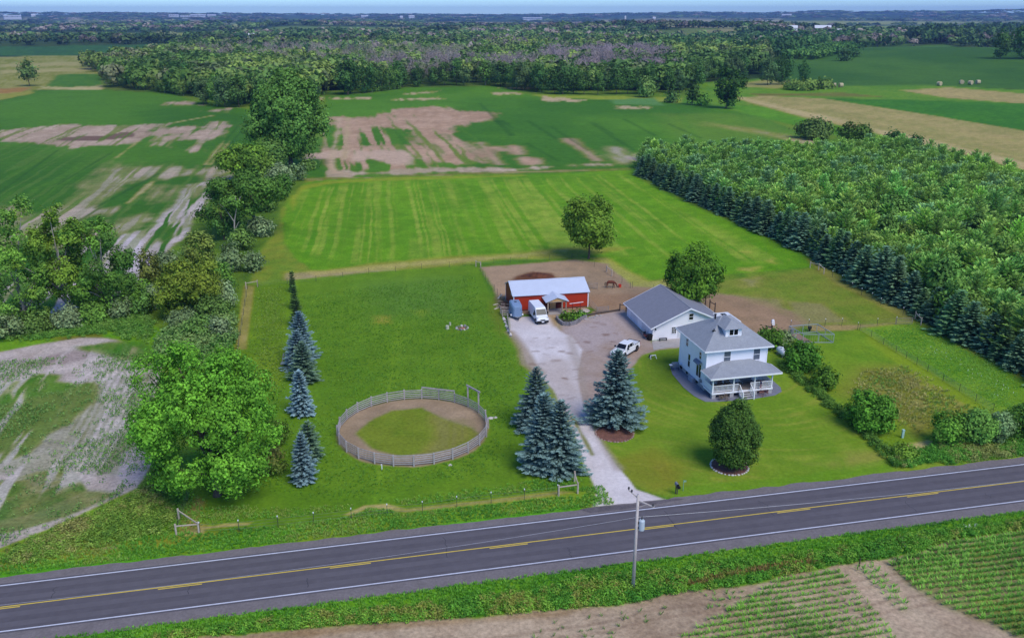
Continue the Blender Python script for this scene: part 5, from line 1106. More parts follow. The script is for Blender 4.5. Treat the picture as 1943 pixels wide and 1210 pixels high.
mb.add([(px0, py0, ez2), (px1, py0, ez2), (px1, 0.35, ez2), (px0, .35, ez2), (2.5, 0, zt), (6.6, 0, zt), (px0, -.002, ez2 + .0), (px1, -.002, ez2)],
       [(0, 1, 5, 4), (1, 7, 5), (6, 0, 4)])
slab(mb, [(px0, py0, ez2 - .004), (px1, py0, ez2 - .004), (px1, -.06, ez2 - .004), (px0, -.06, ez2 - .004)], .02)
pro = mb.build('porch_roof', SHING, porch)
mb = MB(); mb.box(px0, px1, py0 - .04, py0, ez2 - .2, ez2 + .02); mb.box(px0 - .04, px0, py0, 0, ez2 - .2, ez2 + .02); mb.box(px1, px1 + .04, py0, 0, ez2 - .2, ez2 + .02); mb.build('porch_fascia', WTRIM, pro)
# concrete walk round the house (setting)
mb = MB(); pts = [(1271, 693), (1276, 712), (1297, 735), (1318, 752), (1338, 762), (1360, 762), (1420, 758), (1470, 750), (1483, 744), (1482, 737), (1470, 727), (1455, 716), (1440, 720), (1400, 735), (1345, 745), (1288, 697), (1286, 690)]
walk = W([(1271, 693), (1276, 710), (1297, 735), (1318, 752), (1338, 762), (1360, 762), (1420, 758), (1470, 750), (1483, 743), (1481, 735), (1466, 722), (1452, 712), (1292, 690)])
mb.prism(walk, -.05, .05); tag(mb.build('walkway', CONC2), kind='structure')
mb = MB(); mb.prism(W([(1237, 647), (1240, 664), (1262, 660), (1300, 657), (1300, 640)]), -.05, .03); tag(mb.build('concrete_apron', CONC), kind='structure')
def hl(x, y, z=0):  # house-local -> world
    return (hx + x * math.cos(YA) - y * math.sin(YA), hy + x * math.sin(YA) + y * math.cos(YA), z)

# porch furniture
def chair(name, label, x, y, rz, m, fan=True):
    t = thing(name, label, 'chair', hl(x, y, .92), YA + rz)
    mb = MB(); mb.box(-.28, .28, -.26, .28, .38, .43); mb.build('seat', m, t)
    mb = MB()
    for k in range(6): u = -.27 + .108 * k; hh = 1.05 + .14 * math.sin(PI * (k + .5) / 6); mb.beam((u + .02, .28, .42), (u * 1.15 + .02, .5, hh), .085, .03)
    mb.beam((-.27, .4, .75), (.31, .4, .75), .05, .03); mb.build('backrest', m, t)
    for s in (-1, 1):
        mb = MB(); mb.box(s * .33 - .05, s * .33 + .05, -.3, .34, .60, .64); mb.box(s * .33 - .03, s * .33 + .03, -.28, -.2, 0, .6); mb.box(s * .33 - .03, s * .33 + .03, .26, .32, 0, .6); mb.build('armrest', m, t)
BRW = mat('brown_chair_wood', (112, 86, 74), .7, var=.15)
chair('porch_chair', 'brown slatted chair on the porch nearest the left railing', .45, -1.9, 1.2, BRW)
chair('porch_chair', 'brown fan-back chair left of the other in front of the porch window', 1.75, -1.3, .1, BRW)
chair('porch_chair', 'brown fan-back chair nearest the front door', 2.75, -1.2, -.15, BRW)
t = thing('porch_bench', 'grey bench on the right half of the porch', 'bench', hl(5.9, -.75, .92), YA)
mb = MB(); mb.box(-.8, .8, -.25, .25, .4, .45); mb.build('seat', CONC2, t)
for sx in (-.7, .65): mb = MB(); mb.box(sx, sx + .06, -.22, .22, 0, .4); mb.build('leg', CONC2, t)
mb = MB(); mb.box(-.8, .8, .22, .27, .45, .85); mb.build('backrest', CONC2, t)
t = thing('flag', 'small red, white and blue striped flag hanging from the porch railing', 'flag', hl(6.75, PD - .05, 0), YA)
mb = MB(); mb.beam((0, .1, 1.75), (0, -.35, 2.25), .03); mb.build('flagpole', WTRIM, t)
mb = MB(); STR = [mat('flag_red', (170, 60, 66), .8), mat('flag_white', (220, 214, 220), .8), mat('flag_blue', (58, 58, 92), .8)]
for k in range(7): y = -.34 + .05 * k; mb.add([(.03 * math.sin(k), y, 2.2), (.03 * math.sin(k + 1), y + .05, 2.2), (.06 * math.sin(k + 2), y + .05, 1.1), (.06 * math.sin(k + 1), y, 1.1), (.03 * math.sin(k) + .02, y, 2.2), (.03 * math.sin(k + 1) + .02, y + .05, 2.2), (.06 * math.sin(k + 2) + .02, y + .05, 1.1), (.06 * math.sin(k + 1) + .02, y, 1.1)], [(0, 1, 2, 3), (7, 6, 5, 4), (3, 2, 6, 7), (0, 3, 7, 4)], k % 2)
mb.box(-.04, .06, -.345, -.16, 1.75, 2.21, 2); mb.build('cloth', STR, t)
g = R(4)
for lb, x, y, s, c in (('reddish leafless shrub in front of the right porch railing', 7.0, -3.25, .8, (120, 84, 78)), ('brownish shrub in front of the left porch railing', 1.3, -3.3, .9, (104, 92, 78))):
    v, q, cc, LC = broadleaf(int(x * 9), .8, s * .8, base=.05, ls=.16, colr=c, nl=6, lobe=.5, cover=.5)
    tree_obj('shrub', lb, hl(x, y, .04), (v, q, cc), None, cat='shrub')
# items at the left back corner of the house
t = thing('gas_grill', 'grey covered grill beside the back left corner of the house', 'grill', hl(-.9, 8.0, 0), YA)
mb = MB(); mb.box(-.5, .5, -.3, .3, .55, .95); mb.loft([[(-.5, -.3, .95), (-.5, .3, .95), (-.5, .15, 1.2), (-.5, -.15, 1.2)], [(.5, -.3, .95), (.5, .3, .95), (.5, .15, 1.2), (.5, -.15, 1.2)]]); mb.build('hood', mat('grill_grey', (120, 128, 140), .4), t)
for sx in (-.45, .4):
    mb = MB(); mb.box(sx, sx + .05, -.28, -.22, 0, .55); mb.box(sx, sx + .05, .22, .28, 0, .55); mb.build('leg', BLACK, t)
mb = MB(); mb.box(-.9, -.5, -.25, .25, .85, .9); mb.box(.5, .9, -.25, .25, .85, .9); mb.build('side_shelf', WTRIM, t)

# garage
gx, gy = G(1237.7, 645.7); GA = RA(12)
go = thing('garage', 'long white single-storey garage with a grey gable roof beside the house', 'garage', (gx, gy, 0), GA)
GW, GD, GE, GR = 12.0, 12.2, 2.4, 5.15
mb = MB(); mb.box(0, GW, 0, GD, -.05, GE); mb.add([(0, 0, GE), (GW, 0, GE), (GW / 2, 0, GR - .1), (0, GD, GE), (GW, GD, GE), (GW / 2, GD, GR - .1)], [(0, 1, 2), (5, 4, 3)]); mb.build('wall', WHITE, go)
mb = MB(); oh = .55; sl = (GR - GE) / (GW / 2); ezg = GE - oh * sl + .05
mb.add([(-oh, -oh, ezg), (GW / 2, -oh, GR), (GW + oh, -oh, ezg), (-oh, GD + oh, ezg), (GW / 2, GD + oh, GR), (GW + oh, GD + oh, ezg)] + [(-oh, -oh, ezg - .14), (GW / 2, -oh, GR - .14), (GW + oh, -oh, ezg - .14), (-oh, GD + oh, ezg - .14), (GW / 2, GD + oh, GR - .14), (GW + oh, GD + oh, ezg - .14)],
       [(0, 1, 4, 3), (1, 2, 5, 4), (0, 3, 9, 6), (2, 8, 11, 5), (6, 9, 10, 7), (7, 10, 11, 8), (0, 6, 7, 1), (1, 7, 8, 2), (3, 4, 10, 9), (4, 5, 11, 10)]); gr = mb.build('roof', SHING2, go)
mb = MB()
for ya, yb in ((-oh - .05, -oh), (GD + oh, GD + oh + .05)):
    for xa, za, xb, zb in ((-oh, ezg, GW / 2, GR), (GW / 2, GR, GW + oh, ezg)): mb.add([(xa, ya, za + .02), (xb, ya, zb + .02), (xb, ya, zb - .2), (xa, ya, za - .2), (xa, yb, za + .02), (xb, yb, zb + .02), (xb, yb, zb - .2), (xa, yb, za - .2)], [(0, 1, 2, 3), (7, 6, 5, 4), (0, 4, 5, 1), (3, 2, 6, 7), (0, 3, 7, 4), (1, 5, 6, 2)])
for xa in (-oh - .05, GW + oh): mb.box(xa, xa + .05, -oh, GD + oh, ezg - .18, ezg + .01)
mb.build('fascia', WTRIM, gr)
mb = MB(); mb.box(GW / 2 - .06, GW / 2 + .06, -oh, GD + oh, GR - .01, GR + .035); mb.build('ridge_cap', SHING, gr)
window(go, ('y', 0, -1), 3.2, .95, .72, 1.05, sash=False, grid=True); window(go, ('y', 0, -1), 6.0, 3.05, .7, 1.0)
mb = MB(); fpanel(mb, ('y', 0, -1), 4.2, 5.1, .02, 2.1, -.02, .04); mb.build('side_door', mat('door_white', (206, 208, 216), .5), go)
for k, y in enumerate((1.6, 7.0)):
    mb = MB()
    for j in range(4): fpanel(mb, ('x', 0, -1), y, y + 3.4, .02 + .52 * j, .50 + .52 * j, -.01, .03)
    mb.build('overhead_door', mat('garage_door_white', (212, 214, 224), .5), go)
mb = MB()
for (x, y) in ((-.03, -.03), (GW - .1, -.03), (-.03, GD - .1)): mb.box(x, x + .13, y, y + .13, 0, GE - .25)
mb.build('corner_board', WTRIM, go)
mb = MB(); mb.box(.35, .5, -.22, -.02, 1.75, 2.0); mb.build('wall_lamp', BLACK, go)
def gl(x, y, z=0): return (gx + x * math.cos(GA) - y * math.sin(GA), gy + x * math.sin(GA) + y * math.cos(GA), z)
t = thing('garden_bench', 'dark low bench against the white front wall of the garage', 'bench', gl(1.6, -.5), GA)
mb = MB(); mb.box(-.65, .65, -.2, .2, .4, .45); mb.build('seat', mat('dark_bench', (72, 74, 84), .8), t)
for sx in (-.6, .52): mb = MB(); mb.box(sx, sx + .08, -.18, .18, 0, .4); mb.build('leg', mat('dark_bench', (72, 74, 84)), t)
mb = MB(); mb.box(-.6, .6, -.02, .02, .1, .16); mb.build('stretcher', mat('dark_bench', (72, 74, 84)), t)
t = thing('trash_bin', 'black wheeled bin at the near corner of the garage', 'bin', gl(-.35, .1), GA)
mb = MB(); mb.loft([[(-.24, -.26, .05), (.24, -.26, .05), (.24, .26, .05), (-.24, .26, .05)], [(-.3, -.33, .95), (.3, -.33, .95), (.3, .33, .95), (-.3, .33, .95)]]); mb.build('body', BLACK, t)
mb = MB(); mb.box(-.32, .32, -.36, .36, .95, 1.03); mb.build('lid', BLACK, t)
for s in (-1, 1): mb = MB(); mb.tube([(s * .25, .28, .1), (s * .31, .28, .1)], .1, 10); mb.build('wheel', RUBBER, t)
t = thing('hose_reel', 'dark hose reel cart against the long left garage wall', 'hose reel', gl(-.5, 2.3), GA)
mb = MB(); mb.tube([(-.2, 0, .5), (.2, 0, .5)], .27, 12); mb.build('drum', mat('dark_hose', (60, 62, 66)), t)
mb = MB(); mb.beam((-.25, -.2, 0), (-.25, .2, .9), .05); mb.beam((.25, -.2, 0), (.25, .2, .9), .05); mb.beam((-.25, .2, .9), (.25, .2, .9), .05); mb.build('frame', GALV, t)
t = thing('wheelbarrow', 'small reddish wheelbarrow lying by the left garage wall', 'wheelbarrow', gl(-.7, 1.1), GA)
mb = MB(); mb.loft([[(-.2, -.3, .3), (.2, -.3, .3), (.2, .3, .3), (-.2, .3, .3)], [(-.35, -.5, .6), (.35, -.5, .6), (.35, .45, .6), (-.35, .45, .6)]]); mb.build('tub', mat('rusty_red', (110, 62, 58)), t)
mb = MB(); mb.tube([(-.04, -.7, .2), (.04, -.7, .2)], .2, 10); mb.build('wheel', RUBBER, t)
for s in (-1, 1): mb = MB(); mb.beam((s * .1, -.7, .2), (s * .3, .9, .6), .04); mb.build('handle', WOOD, t)

# barn
bx, by = G(974.5, 591); BA = RA(11)
bo = thing('red_barn', 'long low red steel barn with a white metal roof and a small porch', 'barn', (bx, by, 0), BA)
BW, BD, BE, BR = 13.45, 7.3, 2.95, 4.45
mb = MB(); mb.box(0, BW, 0, BD, -.05, BE); mb.add([(0, 0, BE), (0, BD, BE), (0, BD / 2, BR - .06), (BW, 0, BE), (BW, BD, BE), (BW, BD / 2, BR - .06)], [(0, 1, 2), (5, 4, 3)]); mb.build('wall', RED, bo)
mb = MB(); oh = .25; sl = (BR - BE) / (BD / 2); eb = BE - oh * sl + .04; q = [(-oh, -oh, eb), (-oh, BD / 2, BR), (-oh, BD + oh, eb)]
vs = q + [(BW + oh, y, z) for _, y, z in q]; vs += [(x, y, z - .09) for x, y, z in vs]
mb.add(vs, [(0, 3, 4, 1), (1, 4, 5, 2), (6, 7, 10, 9), (7, 8, 11, 10), (0, 6, 9, 3), (2, 5, 11, 8), (0, 1, 7, 6), (1, 2, 8, 7), (3, 9, 10, 4), (4, 10, 11, 5)]); br = mb.build('roof', WROOF, bo)
mb = MB(); mb.box(-oh, BW + oh, BD / 2 - .15, BD / 2 + .15, BR - .02, BR + .05); mb.build('ridge_cap', mat('ridge_white', (206, 212, 226), .5), br)
mb = MB()
for (x, y) in ((-.04, -.04), (BW - .1, -.04), (-.04, BD - .1), (BW - .1, BD - .1)): mb.box(x, x + .15, y, y + .15, 0, BE - .02)
mb.build('corner_trim', WTRIM, bo)
mb = MB(); mb.box(-.04, 0, 1.9, 2.2, 2.35, 3.1); mb.build('wall_plate', WTRIM, bo)
mb = MB(); mb.box(.1, BW - .1, -.06, 0, 0, .22); mb.build('skirt_board', mat('skirt_brown', (96, 66, 56)), bo)
# barn porch
mb = MB(); mb.box(5.3, 8.75, -3.0, -.02, 0, .12); bp = mb.build('porch', CONC, bo)
mb = MB(); xm = 7.05; pe, pk = 2.4, 3.2; ya, yb = -3.3, 1.0
for sgn in (-1, 1):
    xe = xm + sgn * 2.05; vs = [(xe, ya, pe), (xm, ya, pk), (xm, yb, pk), (xe, yb, pe)]
    if sgn > 0: vs = vs[::-1]
    slab(mb, vs, .08)
proof = mb.build('porch_roof', WROOF, bp)
mb = MB(); mb.add([(xm - 1.75, -3.1, pe + .02), (xm + 1.75, -3.1, pe + .02), (xm, -3.1, pk - .1), (xm - 1.75, -3.04, pe + .02), (xm + 1.75, -3.04, pe + .02), (xm, -3.04, pk - .1)], [(0, 1, 2), (5, 4, 3), (0, 3, 4, 1), (1, 4, 5, 2), (2, 5, 3, 0)]); mb.build('gable_board', TANWOOD, bp)
mb = MB(); mb.box(xm - 1.8, xm + 1.8, -3.12, -2.98, pe - .12, pe + .02); mb.build('lintel', PWOOD, bp)
for x in (xm - 1.6, xm - 1.1 + 2.0, xm + 1.6): mb = MB(); mb.box(x - .1, x + .1, -3.08, -2.9, .12, pe - .1); mb.build('post', PWOOD, bp)
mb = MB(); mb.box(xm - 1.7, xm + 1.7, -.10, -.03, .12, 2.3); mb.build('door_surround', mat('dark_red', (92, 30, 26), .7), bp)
mb = MB(); mb.box(xm - .6, xm + .45, -.16, -.105, .12, 2.1); mb.build('door', TANWOOD, bp)
def bl_(x, y, z=0): return (bx + x * math.cos(BA) - y * math.sin(BA), by + x * math.sin(BA) + y * math.cos(BA), z)
# hitching rail
t = thing('hitching_rail', 'white rail on two red posts in front of the red barn', 'rail', bl_(10.9, -1.6), BA)
mb = MB(); mb.beam((-1.25, 0, 1.35), (1.25, .1, 1.5), .09); mb.build('rail', WTRIM, t)
for sx in (-.7, .7): mb = MB(); mb.box(sx - .05, sx + .05, -.05, .08, 0, 1.38); mb.build('post', mat('red_post', (120, 48, 40)), t)
g = R(12)
def rock(name, label, x, y, s, c, group=None, seed=0, flat=.6, z=0, cat='stone'):
    gg = R(seed); n = 7; mb = MB(); rings = []
    for k, zz in enumerate((-.2, .25, .7, 1.0)):
        rr = (.9, 1.05, .85, .35)[k]; rings.append([(math.cos(2 * PI * i / n) * s * rr * gg.uniform(.8, 1.2), math.sin(2 * PI * i / n) * s * rr * gg.uniform(.75, 1.1), zz * s * flat * gg.uniform(.85, 1.15)) for i in range(n)])
    mb.loft(rings); o = mb.build(name, c, smooth_=False); o.location = (x, y, z); o.rotation_euler = (0, 0, gg.uniform(0, 6)); return tag(o, label, cat, group)
STONE = mat('tan_stone', (176, 164, 150), .9, var=.2, scale=2); GSTONE = mat('grey_stone', (132, 128, 132), .9, var=.25, scale=2); WSTONE = mat('white_stone', (206, 200, 196), .9, var=.15, scale=3)
for i, (px, py, s, lb) in enumerate([(1098, 593, .75, 'flat tan boulder below the hitching rail, left one'), (1110, 590, .9, 'large flat tan boulder below the hitching rail, right one'), (1079, 591, .25, 'small pale stone right of the barn porch')]):
    x, y = G(px, py); rock('boulder', lb, x, y, s, STONE, None, 60 + i, .35)
# curved retaining wall with planting
t = thing('retaining_wall', 'curved grey stone retaining wall round the planting bed before the barn', 'wall', (0, 0, 0))
pts = W([(1056, 604), (1061, 612), (1068, 617), (1080, 618), (1092, 615), (1100, 610), (1104, 606), (1112, 603)])
mb = MB(); g = R(14)
for a, b in zip(pts[:-1], pts[1:]):
    L = math.dist(a, b); n = max(1, int(L / .45)); d = Vector((b[0] - a[0], b[1] - a[1], 0)).normalized()
    for row in range(3):
        for i in range(n):
            p = Vector((a[0], a[1], 0)) + d * L * (i + .5 + .25 * (row % 2)) / n; w = L / n * .47
            mb.beam(p - d * w + Vector((0, 0, .1 + .2 * row)), p + d * w + Vector((0, 0, .1 + .2 * row)), .34 * g.uniform(.9, 1.1), .18)
mb.build('stone_course', GSTONE, t)
mb = MB(); mb.prism(W([(1060, 605), (1064, 611), (1072, 614), (1092, 612), (1102, 605), (1110, 599), (1090, 598)]), 0, .48); mb.build('soil_bed', mat('bed_soil', (70, 72, 48)), t)
for lb, px, py, w, tp in (('dark green bushy plant at the left of the stone planting bed', 1074, 612, 24, 597), ('dark green bushy plant in the middle of the stone planting bed', 1087, 611, 26, 594), ('dark green bushy plant at the right of the stone planting bed', 1099, 606, 20, 592)):
    bush(lb, px, py, w, tp, (66, 112, 34), px, cover=1.2, col2=(86, 130, 40))
o = MB(); a = G3(1112, 599); b = G3(1176, 589); o.tube([(a[0], a[1], .15), (b[0], b[1], .15)], .16, 8); tag(o.build('log', mat('dark_log', (78, 68, 62))), 'long dark log lying along the back edge of the gravel yard', 'log')
for i in range(9):
    px = 1106 + i * 4.2; x, y = G(px, 606 - i * 1.1 + (i % 3)); rock('stone', 'pale grey stone scattered along the edge of the gravel yard', x, y, g.uniform(.15, .35), CONC, 'stones along the yard edge', 80 + i)

# ------------------------------------------------------------------ vehicles
CARW = mat('white_car_paint', (228, 230, 236), .25, var=.015, spec=.5)
LIGHTM = mat('lamp_glass', (190, 192, 196), .15, var=.02, spec=.6)
def wheel(parent, x, y, r=.4, w=.26):
    mb = MB(); mb.tube([(x, y - w / 2, r), (x, y - w / 2 + .03, r), (x, y + w / 2 - .03, r), (x, y + w / 2, r)], [r * .93, r, r, r * .93], 18)
    o = mb.build('wheel', RUBBER, parent); s = 1 if y > 0 else -1
    mb = MB(); mb.tube([(x, y + s * (w / 2 - .02), r), (x, y + s * (w / 2 + .012), r)], [r * .62, r * .55], 14); mb.build('rim', CHROME, o)
def side_profile(mb, prof, hw, tum=0.0, zt=None, mi=0):
    """body from an (x,z) outline, half width hw, narrowing by tum above mid height"""
    zs = [z for _, z in prof]; z0, z1 = min(zs), max(zs)
    def y(z): return hw - tum * max(0, (z - z0) / (z1 - z0)) ** 1.6
    n = len(prof); vs = [(x, -y(z), z) for x, z in prof] + [(x, y(z), z) for x, z in prof]
    mb.add(vs, [tuple(range(n))[::-1], tuple(range(n, 2 * n))] + [(i, (i + 1) % n, n + (i + 1) % n, n + i) for i in range(n)], mi)
# pickup: front axle towards -x in its own frame (x forward)
fr = G(1183, 681.5); rr = G(1208.9, 665.3); ang = math.atan2(fr[1] - rr[1], fr[0] - rr[0])
px_, py_ = (fr[0] + rr[0]) / 2, (fr[1] + rr[1]) / 2
nx, ny = -math.sin(ang), math.cos(ang)
# near wheels are on the left side seen from the driver facing forward (y = +)
pk_ = thing('pickup_truck', 'white crew cab pickup truck parked at the edge of the yard', 'pickup truck', (px_ - nx * .92, py_ - ny * .92, 0), ang)
mb = MB(); side_profile(mb, [(-2.95, .62), (-2.98, 1.28), (-1.2, 1.30), (.88, 1.30), (1.2, 1.30), (2.75, 1.16), (2.98, 1.0), (3.0, .55), (2.75, .42), (-2.6, .42)], 1.0, .05); body = mb.build('body', CARW, pk_, bevel=.06)
mb = MB(); vs = [(-1.12, 1.31, .93), (1.55, 1.31, .93), (.72, 1.88, .72), (-.92, 1.9, .74)]
mb.add([(x, -w, z) for x, z, w in vs] + [(x, w, z) for x, z, w in vs], [(0, 1, 2, 3), (7, 6, 5, 4), (0, 4, 5, 1), (1, 5, 6, 2), (2, 6, 7, 3), (3, 7, 4, 0)]); mb.build('cab', CARW, pk_, bevel=.05)
mb = MB()
mb.add([(1.49, -.80, 1.36), (1.49, .80, 1.36), (.83, .66, 1.825), (.83, -.66, 1.825)], [(0, 1, 2, 3)]); mb.v = [(x + .02, y, z + .025) for x, y, z in mb.v]; mb.build('windshield', GLASS, pk_)
for s in (-1, 1):
    for xa, xb, xc, xd in ((.28, 1.2, .68, .25), (-.62, .18, .16, -.60), (-.98, -.72, -.70, -.86)):
        mb = MB(); mb.add([(xa, s * .925, 1.36), (xb, s * .925, 1.36), (xc, s * .77, 1.80), (xd, s * .77, 1.80)], [(0, 1, 2, 3)]); mb.v = [(x, y + s * .015, z) for x, y, z in mb.v]; mb.build('side_window', GLASS, pk_)
mb = MB(); mb.box(-1.02, -1.0, -.6, .6, 1.38, 1.76); mb.build('rear_window', GLASS, pk_)
mb = MB(); mb.box(-2.86, -1.28, -.8, .8, 1.285, 1.318); mb.build('bed_liner', mat('bed_white', (200, 204, 212), .5), pk_)
mb = MB(); mb.box(-2.98, -1.2, -.97, -.90, 1.30, 1.345); mb.box(-2.98, -1.2, .90, .97, 1.30, 1.345); mb.box(-3.0, -2.92, -.97, .97, 1.30, 1.36); mb.build('bed_rail', BLACK, pk_)
for s in (-1, 1):
    for x in (-1.98, 1.92): wheel(pk_, x, s * .87, .43)
    for x in (-1.98, 1.92):
        mb = MB(); mb.tube([(x, s * .97, .5), (x, s * 1.012, .5)], .53, 18); mb.build('wheel_arch', BLACK, body)
    for x in (-1.98, 1.92):
        pass
    mb = MB(); mb.box(2.9, 3.02, s * .9 - .13, s * .9 + .06 * s + .03, .82, 1.05) if s > 0 else mb.box(2.9, 3.02, -.99, -.77, .82, 1.05); mb.build('headlight', LIGHTM, pk_)
    mb = MB(); mb.box(-3.0, -2.9, s * .95 - .06, s * .95 + .04, .85, 1.2); mb.build('tail_light', mat('red_lens', (140, 26, 24), .3), pk_)
    mb = MB(); mb.box(1.05, 1.25, s * 1.12 - .12, s * 1.12 + .12, 1.28, 1.5); mb.build('mirror', BLACK, pk_)
    mb = MB(); mb.box(-1.4, 1.3, s * 1.0 - .06, s * 1.0 + .06, .38, .46); mb.build('running_board', BLACK, pk_)
    mb = MB(); mb.beam((1.55, s * .74, 1.305), (2.85, s * .80, 1.165), .045, .02); mb.build('hood_line', BLACK, body)
mb = MB(); mb.box(2.93, 3.015, -.72, .72, .66, 1.02); mb.build('grille', BLACK, pk_)
mb = MB(); mb.box(2.9, 3.1, -.95, .95, .42, .64); mb.box(-3.08, -2.92, -.95, .95, .5, .68); mb.build('bumper', CHROME, pk_)
# van (front faces -y): x forward
a = G(1020, 616); b = G(1040, 615.5); c = G(1003.5, 596)
vang = math.atan2(a[1] - c[1], a[0] - c[0]); fxc, fyc = (a[0] + b[0]) / 2, (a[1] + b[1]) / 2
va = thing('cargo_van', 'white high-roof cargo van parked in front of the red barn', 'van', (fxc - 3.0 * math.cos(vang), fyc - 3.0 * math.sin(vang), 0), vang)
mb = MB(); side_profile(mb, [(-2.98, .45), (-3.0, 2.35), (-2.85, 2.52), (1.15, 2.52), (1.5, 2.38), (2.22, 1.42), (2.80, 1.12), (3.0, .95), (3.02, .55), (2.9, .42)], 1.02, .14); vb = mb.build('body', CARW, va, bevel=.07)
mb = MB(); mb.add([(1.60, -.80, 2.27), (1.60, .80, 2.27), (2.20, .90, 1.46), (2.20, -.90, 1.46)], [(0, 1, 2, 3)]); mb.v = [(x + .035, y, z + .03) for x, y, z in mb.v]; mb.build('windshield', mat('van_glass', (40, 50, 58), .3, var=.2, spec=.3), va)
for s in (-1, 1):
    mb = MB(); y1_, y2_ = s * .985, s * .92; mb.add([(.75, y1_, 1.42), (1.95, y1_, 1.42), (1.45, y2_, 2.0), (.75, y2_, 2.0)], [(0, 1, 2, 3)]); mb.v = [(x, y + s * .02, z) for x, y, z in mb.v]; mb.build('side_window', GLASS, va)
    for x in (-2.0, 1.98):
        wheel(va, x, s * .92, .36, .24); mb = MB(); mb.tube([(x, s * .98, .42), (x, s * 1.026, .42)], .46, 18); mb.build('wheel_arch', BLACK, vb)
    mb = MB(); mb.box(1.55, 1.75, s * 1.18 - .12, s * 1.18 + .12, 1.35, 1.75); mb.build('mirror', BLACK, va)
    mb = MB(); mb.box(2.72, 2.9, s * .86 - .12, s * .86 + .12, .98, 1.22); mb.build('headlight', LIGHTM, va)
    mb = MB(); mb.box(-2.6, 1.4, s * 1.01 - .02, s * 1.01 + .02, .44, .58); mb.build('side_moulding', BLACK, va)
mb = MB(); mb.box(2.72, 3.08, -1.0, 1.0, .30, .68); mb.build('bumper', BLACK, va)
mb = MB(); mb.box(2.93, 3.035, -.42, .42, .78, .92); mb.build('grille', BLACK, va)
mb = MB(); mb.box(3.08, 3.10, -.2, .2, .42, .58); mb.build('license_plate', WTRIM, va)
# horse trailer, tongue towards the camera
a = G(970, 606); b = G(993, 604); tx, ty = (a[0] + b[0]) / 2, (a[1] + b[1]) / 2; tang = RA(-82)
tr_ = thing('horse_trailer', 'blue-grey rounded horse trailer parked at the left end of the barn', 'trailer', (tx - 1.5 * math.cos(tang), ty - 1.5 * math.sin(tang), 0), tang)
TB = mat('trailer_blue', (124, 148, 180), .4, var=.05, scale=1)
mb = MB(); secs = []
def tsec(x, sx, z1):
    hw = .92 * sx; return [(x, -hw, .42), (x, hw, .42), (x, hw, z1 - .25), (x, hw * .8, z1), (x, -hw * .8, z1), (x, -hw, z1 - .25)]
for x, s, z in ((-1.9, 1, 2.35), (.6, 1, 2.35), (1.1, .94, 2.33), (1.45, .78, 2.26), (1.62, .55, 2.15)): secs.append(tsec(x, s, z))
mb.loft(secs); tb = mb.build('body', TB, tr_)
mb = MB(); mb.box(-1.86, .62, -.93, -.90, 1.42, 1.50); mb.box(-1.86, .62, .90, .93, 1.42, 1.5); mb.box(-1.86, .62, -.935, -.90, .9, .95); mb.box(-1.86, .62, .90, .935, .9, .95); mb.build('trim_band', GALV, tb)
for s in (-1, 1):
    mb = MB(); mb.box(1.36, 1.60, s * .40 - .17, s * .40 + .17, 1.52, 1.70); mb.build('window', GLASS, tr_)
    wheel(tr_, -.3, s * 1.0, .33, .2); wheel(tr_, -1.05, s * 1.0, .33, .2)
    mb = MB(); mb.box(-1.45, .1, s * 1.03 - .12, s * 1.03 + .12, .62, .72); mb.build('fender', TB, tr_)
    mb = MB(); mb.box(.9, 1.15, s * 1.0 - .1, s * 1.0 + .1, .5, .75); mb.build('side_marker', WTRIM, tr_)
    mb = MB(); mb.beam((.8, s * .85, .42), (2.75, 0, .42), .1); mb.build('drawbar', mat('dark_steel', (52, 54, 62), .5), tr_)
mb = MB(); mb.add([(1.3, -.7, .48), (1.3, .7, .48), (2.3, .18, .48), (2.3, -.18, .48)], [(0, 1, 2, 3)]); mb.build('tongue_plate', GALV, tr_)
mb = MB(); mb.tube([(2.75, 0, .1), (2.75, 0, .75)], .04, 6); mb.box(2.7, 3.0, -.06, .06, .38, .5); mb.build('jack', mat('dark_steel', (52, 54, 62)), tr_)
mb = MB(); mb.box(-.9, -.6, -.2, .2, 2.34, 2.42); mb.build('roof_vent', BLACK, tr_)
# camper behind the house
x, y = G(1375, 596, 2.75); t = thing('camper', 'white camper roof with a dark hatch showing behind the house roof', 'camper', (x, y - 1.3, 0), YA)
mb = MB(); side_profile(mb, [(-1.5, .55), (-1.5, 2.6), (-1.3, 2.75), (1.3, 2.75), (1.5, 2.6), (1.5, .55)], 2.4, .1); mb.build('body', CARW, t, bevel=.08)
mb = MB(); mb.box(-.35, .4, .7, 1.5, 2.74, 2.83); mb.build('roof_hatch', BLACK, t)
mb = MB(); mb.box(1.49, 1.53, -1.6, 1.6, 1.5, 2.1); mb.build('window', GLASS, t)
for s in (-1, 1): mb = MB(); mb.tube([(s * 1.35 - .1, .3, .34), (s * 1.35 + .1, .3, .34)], .34, 14); mb.build('wheel', RUBBER, t)

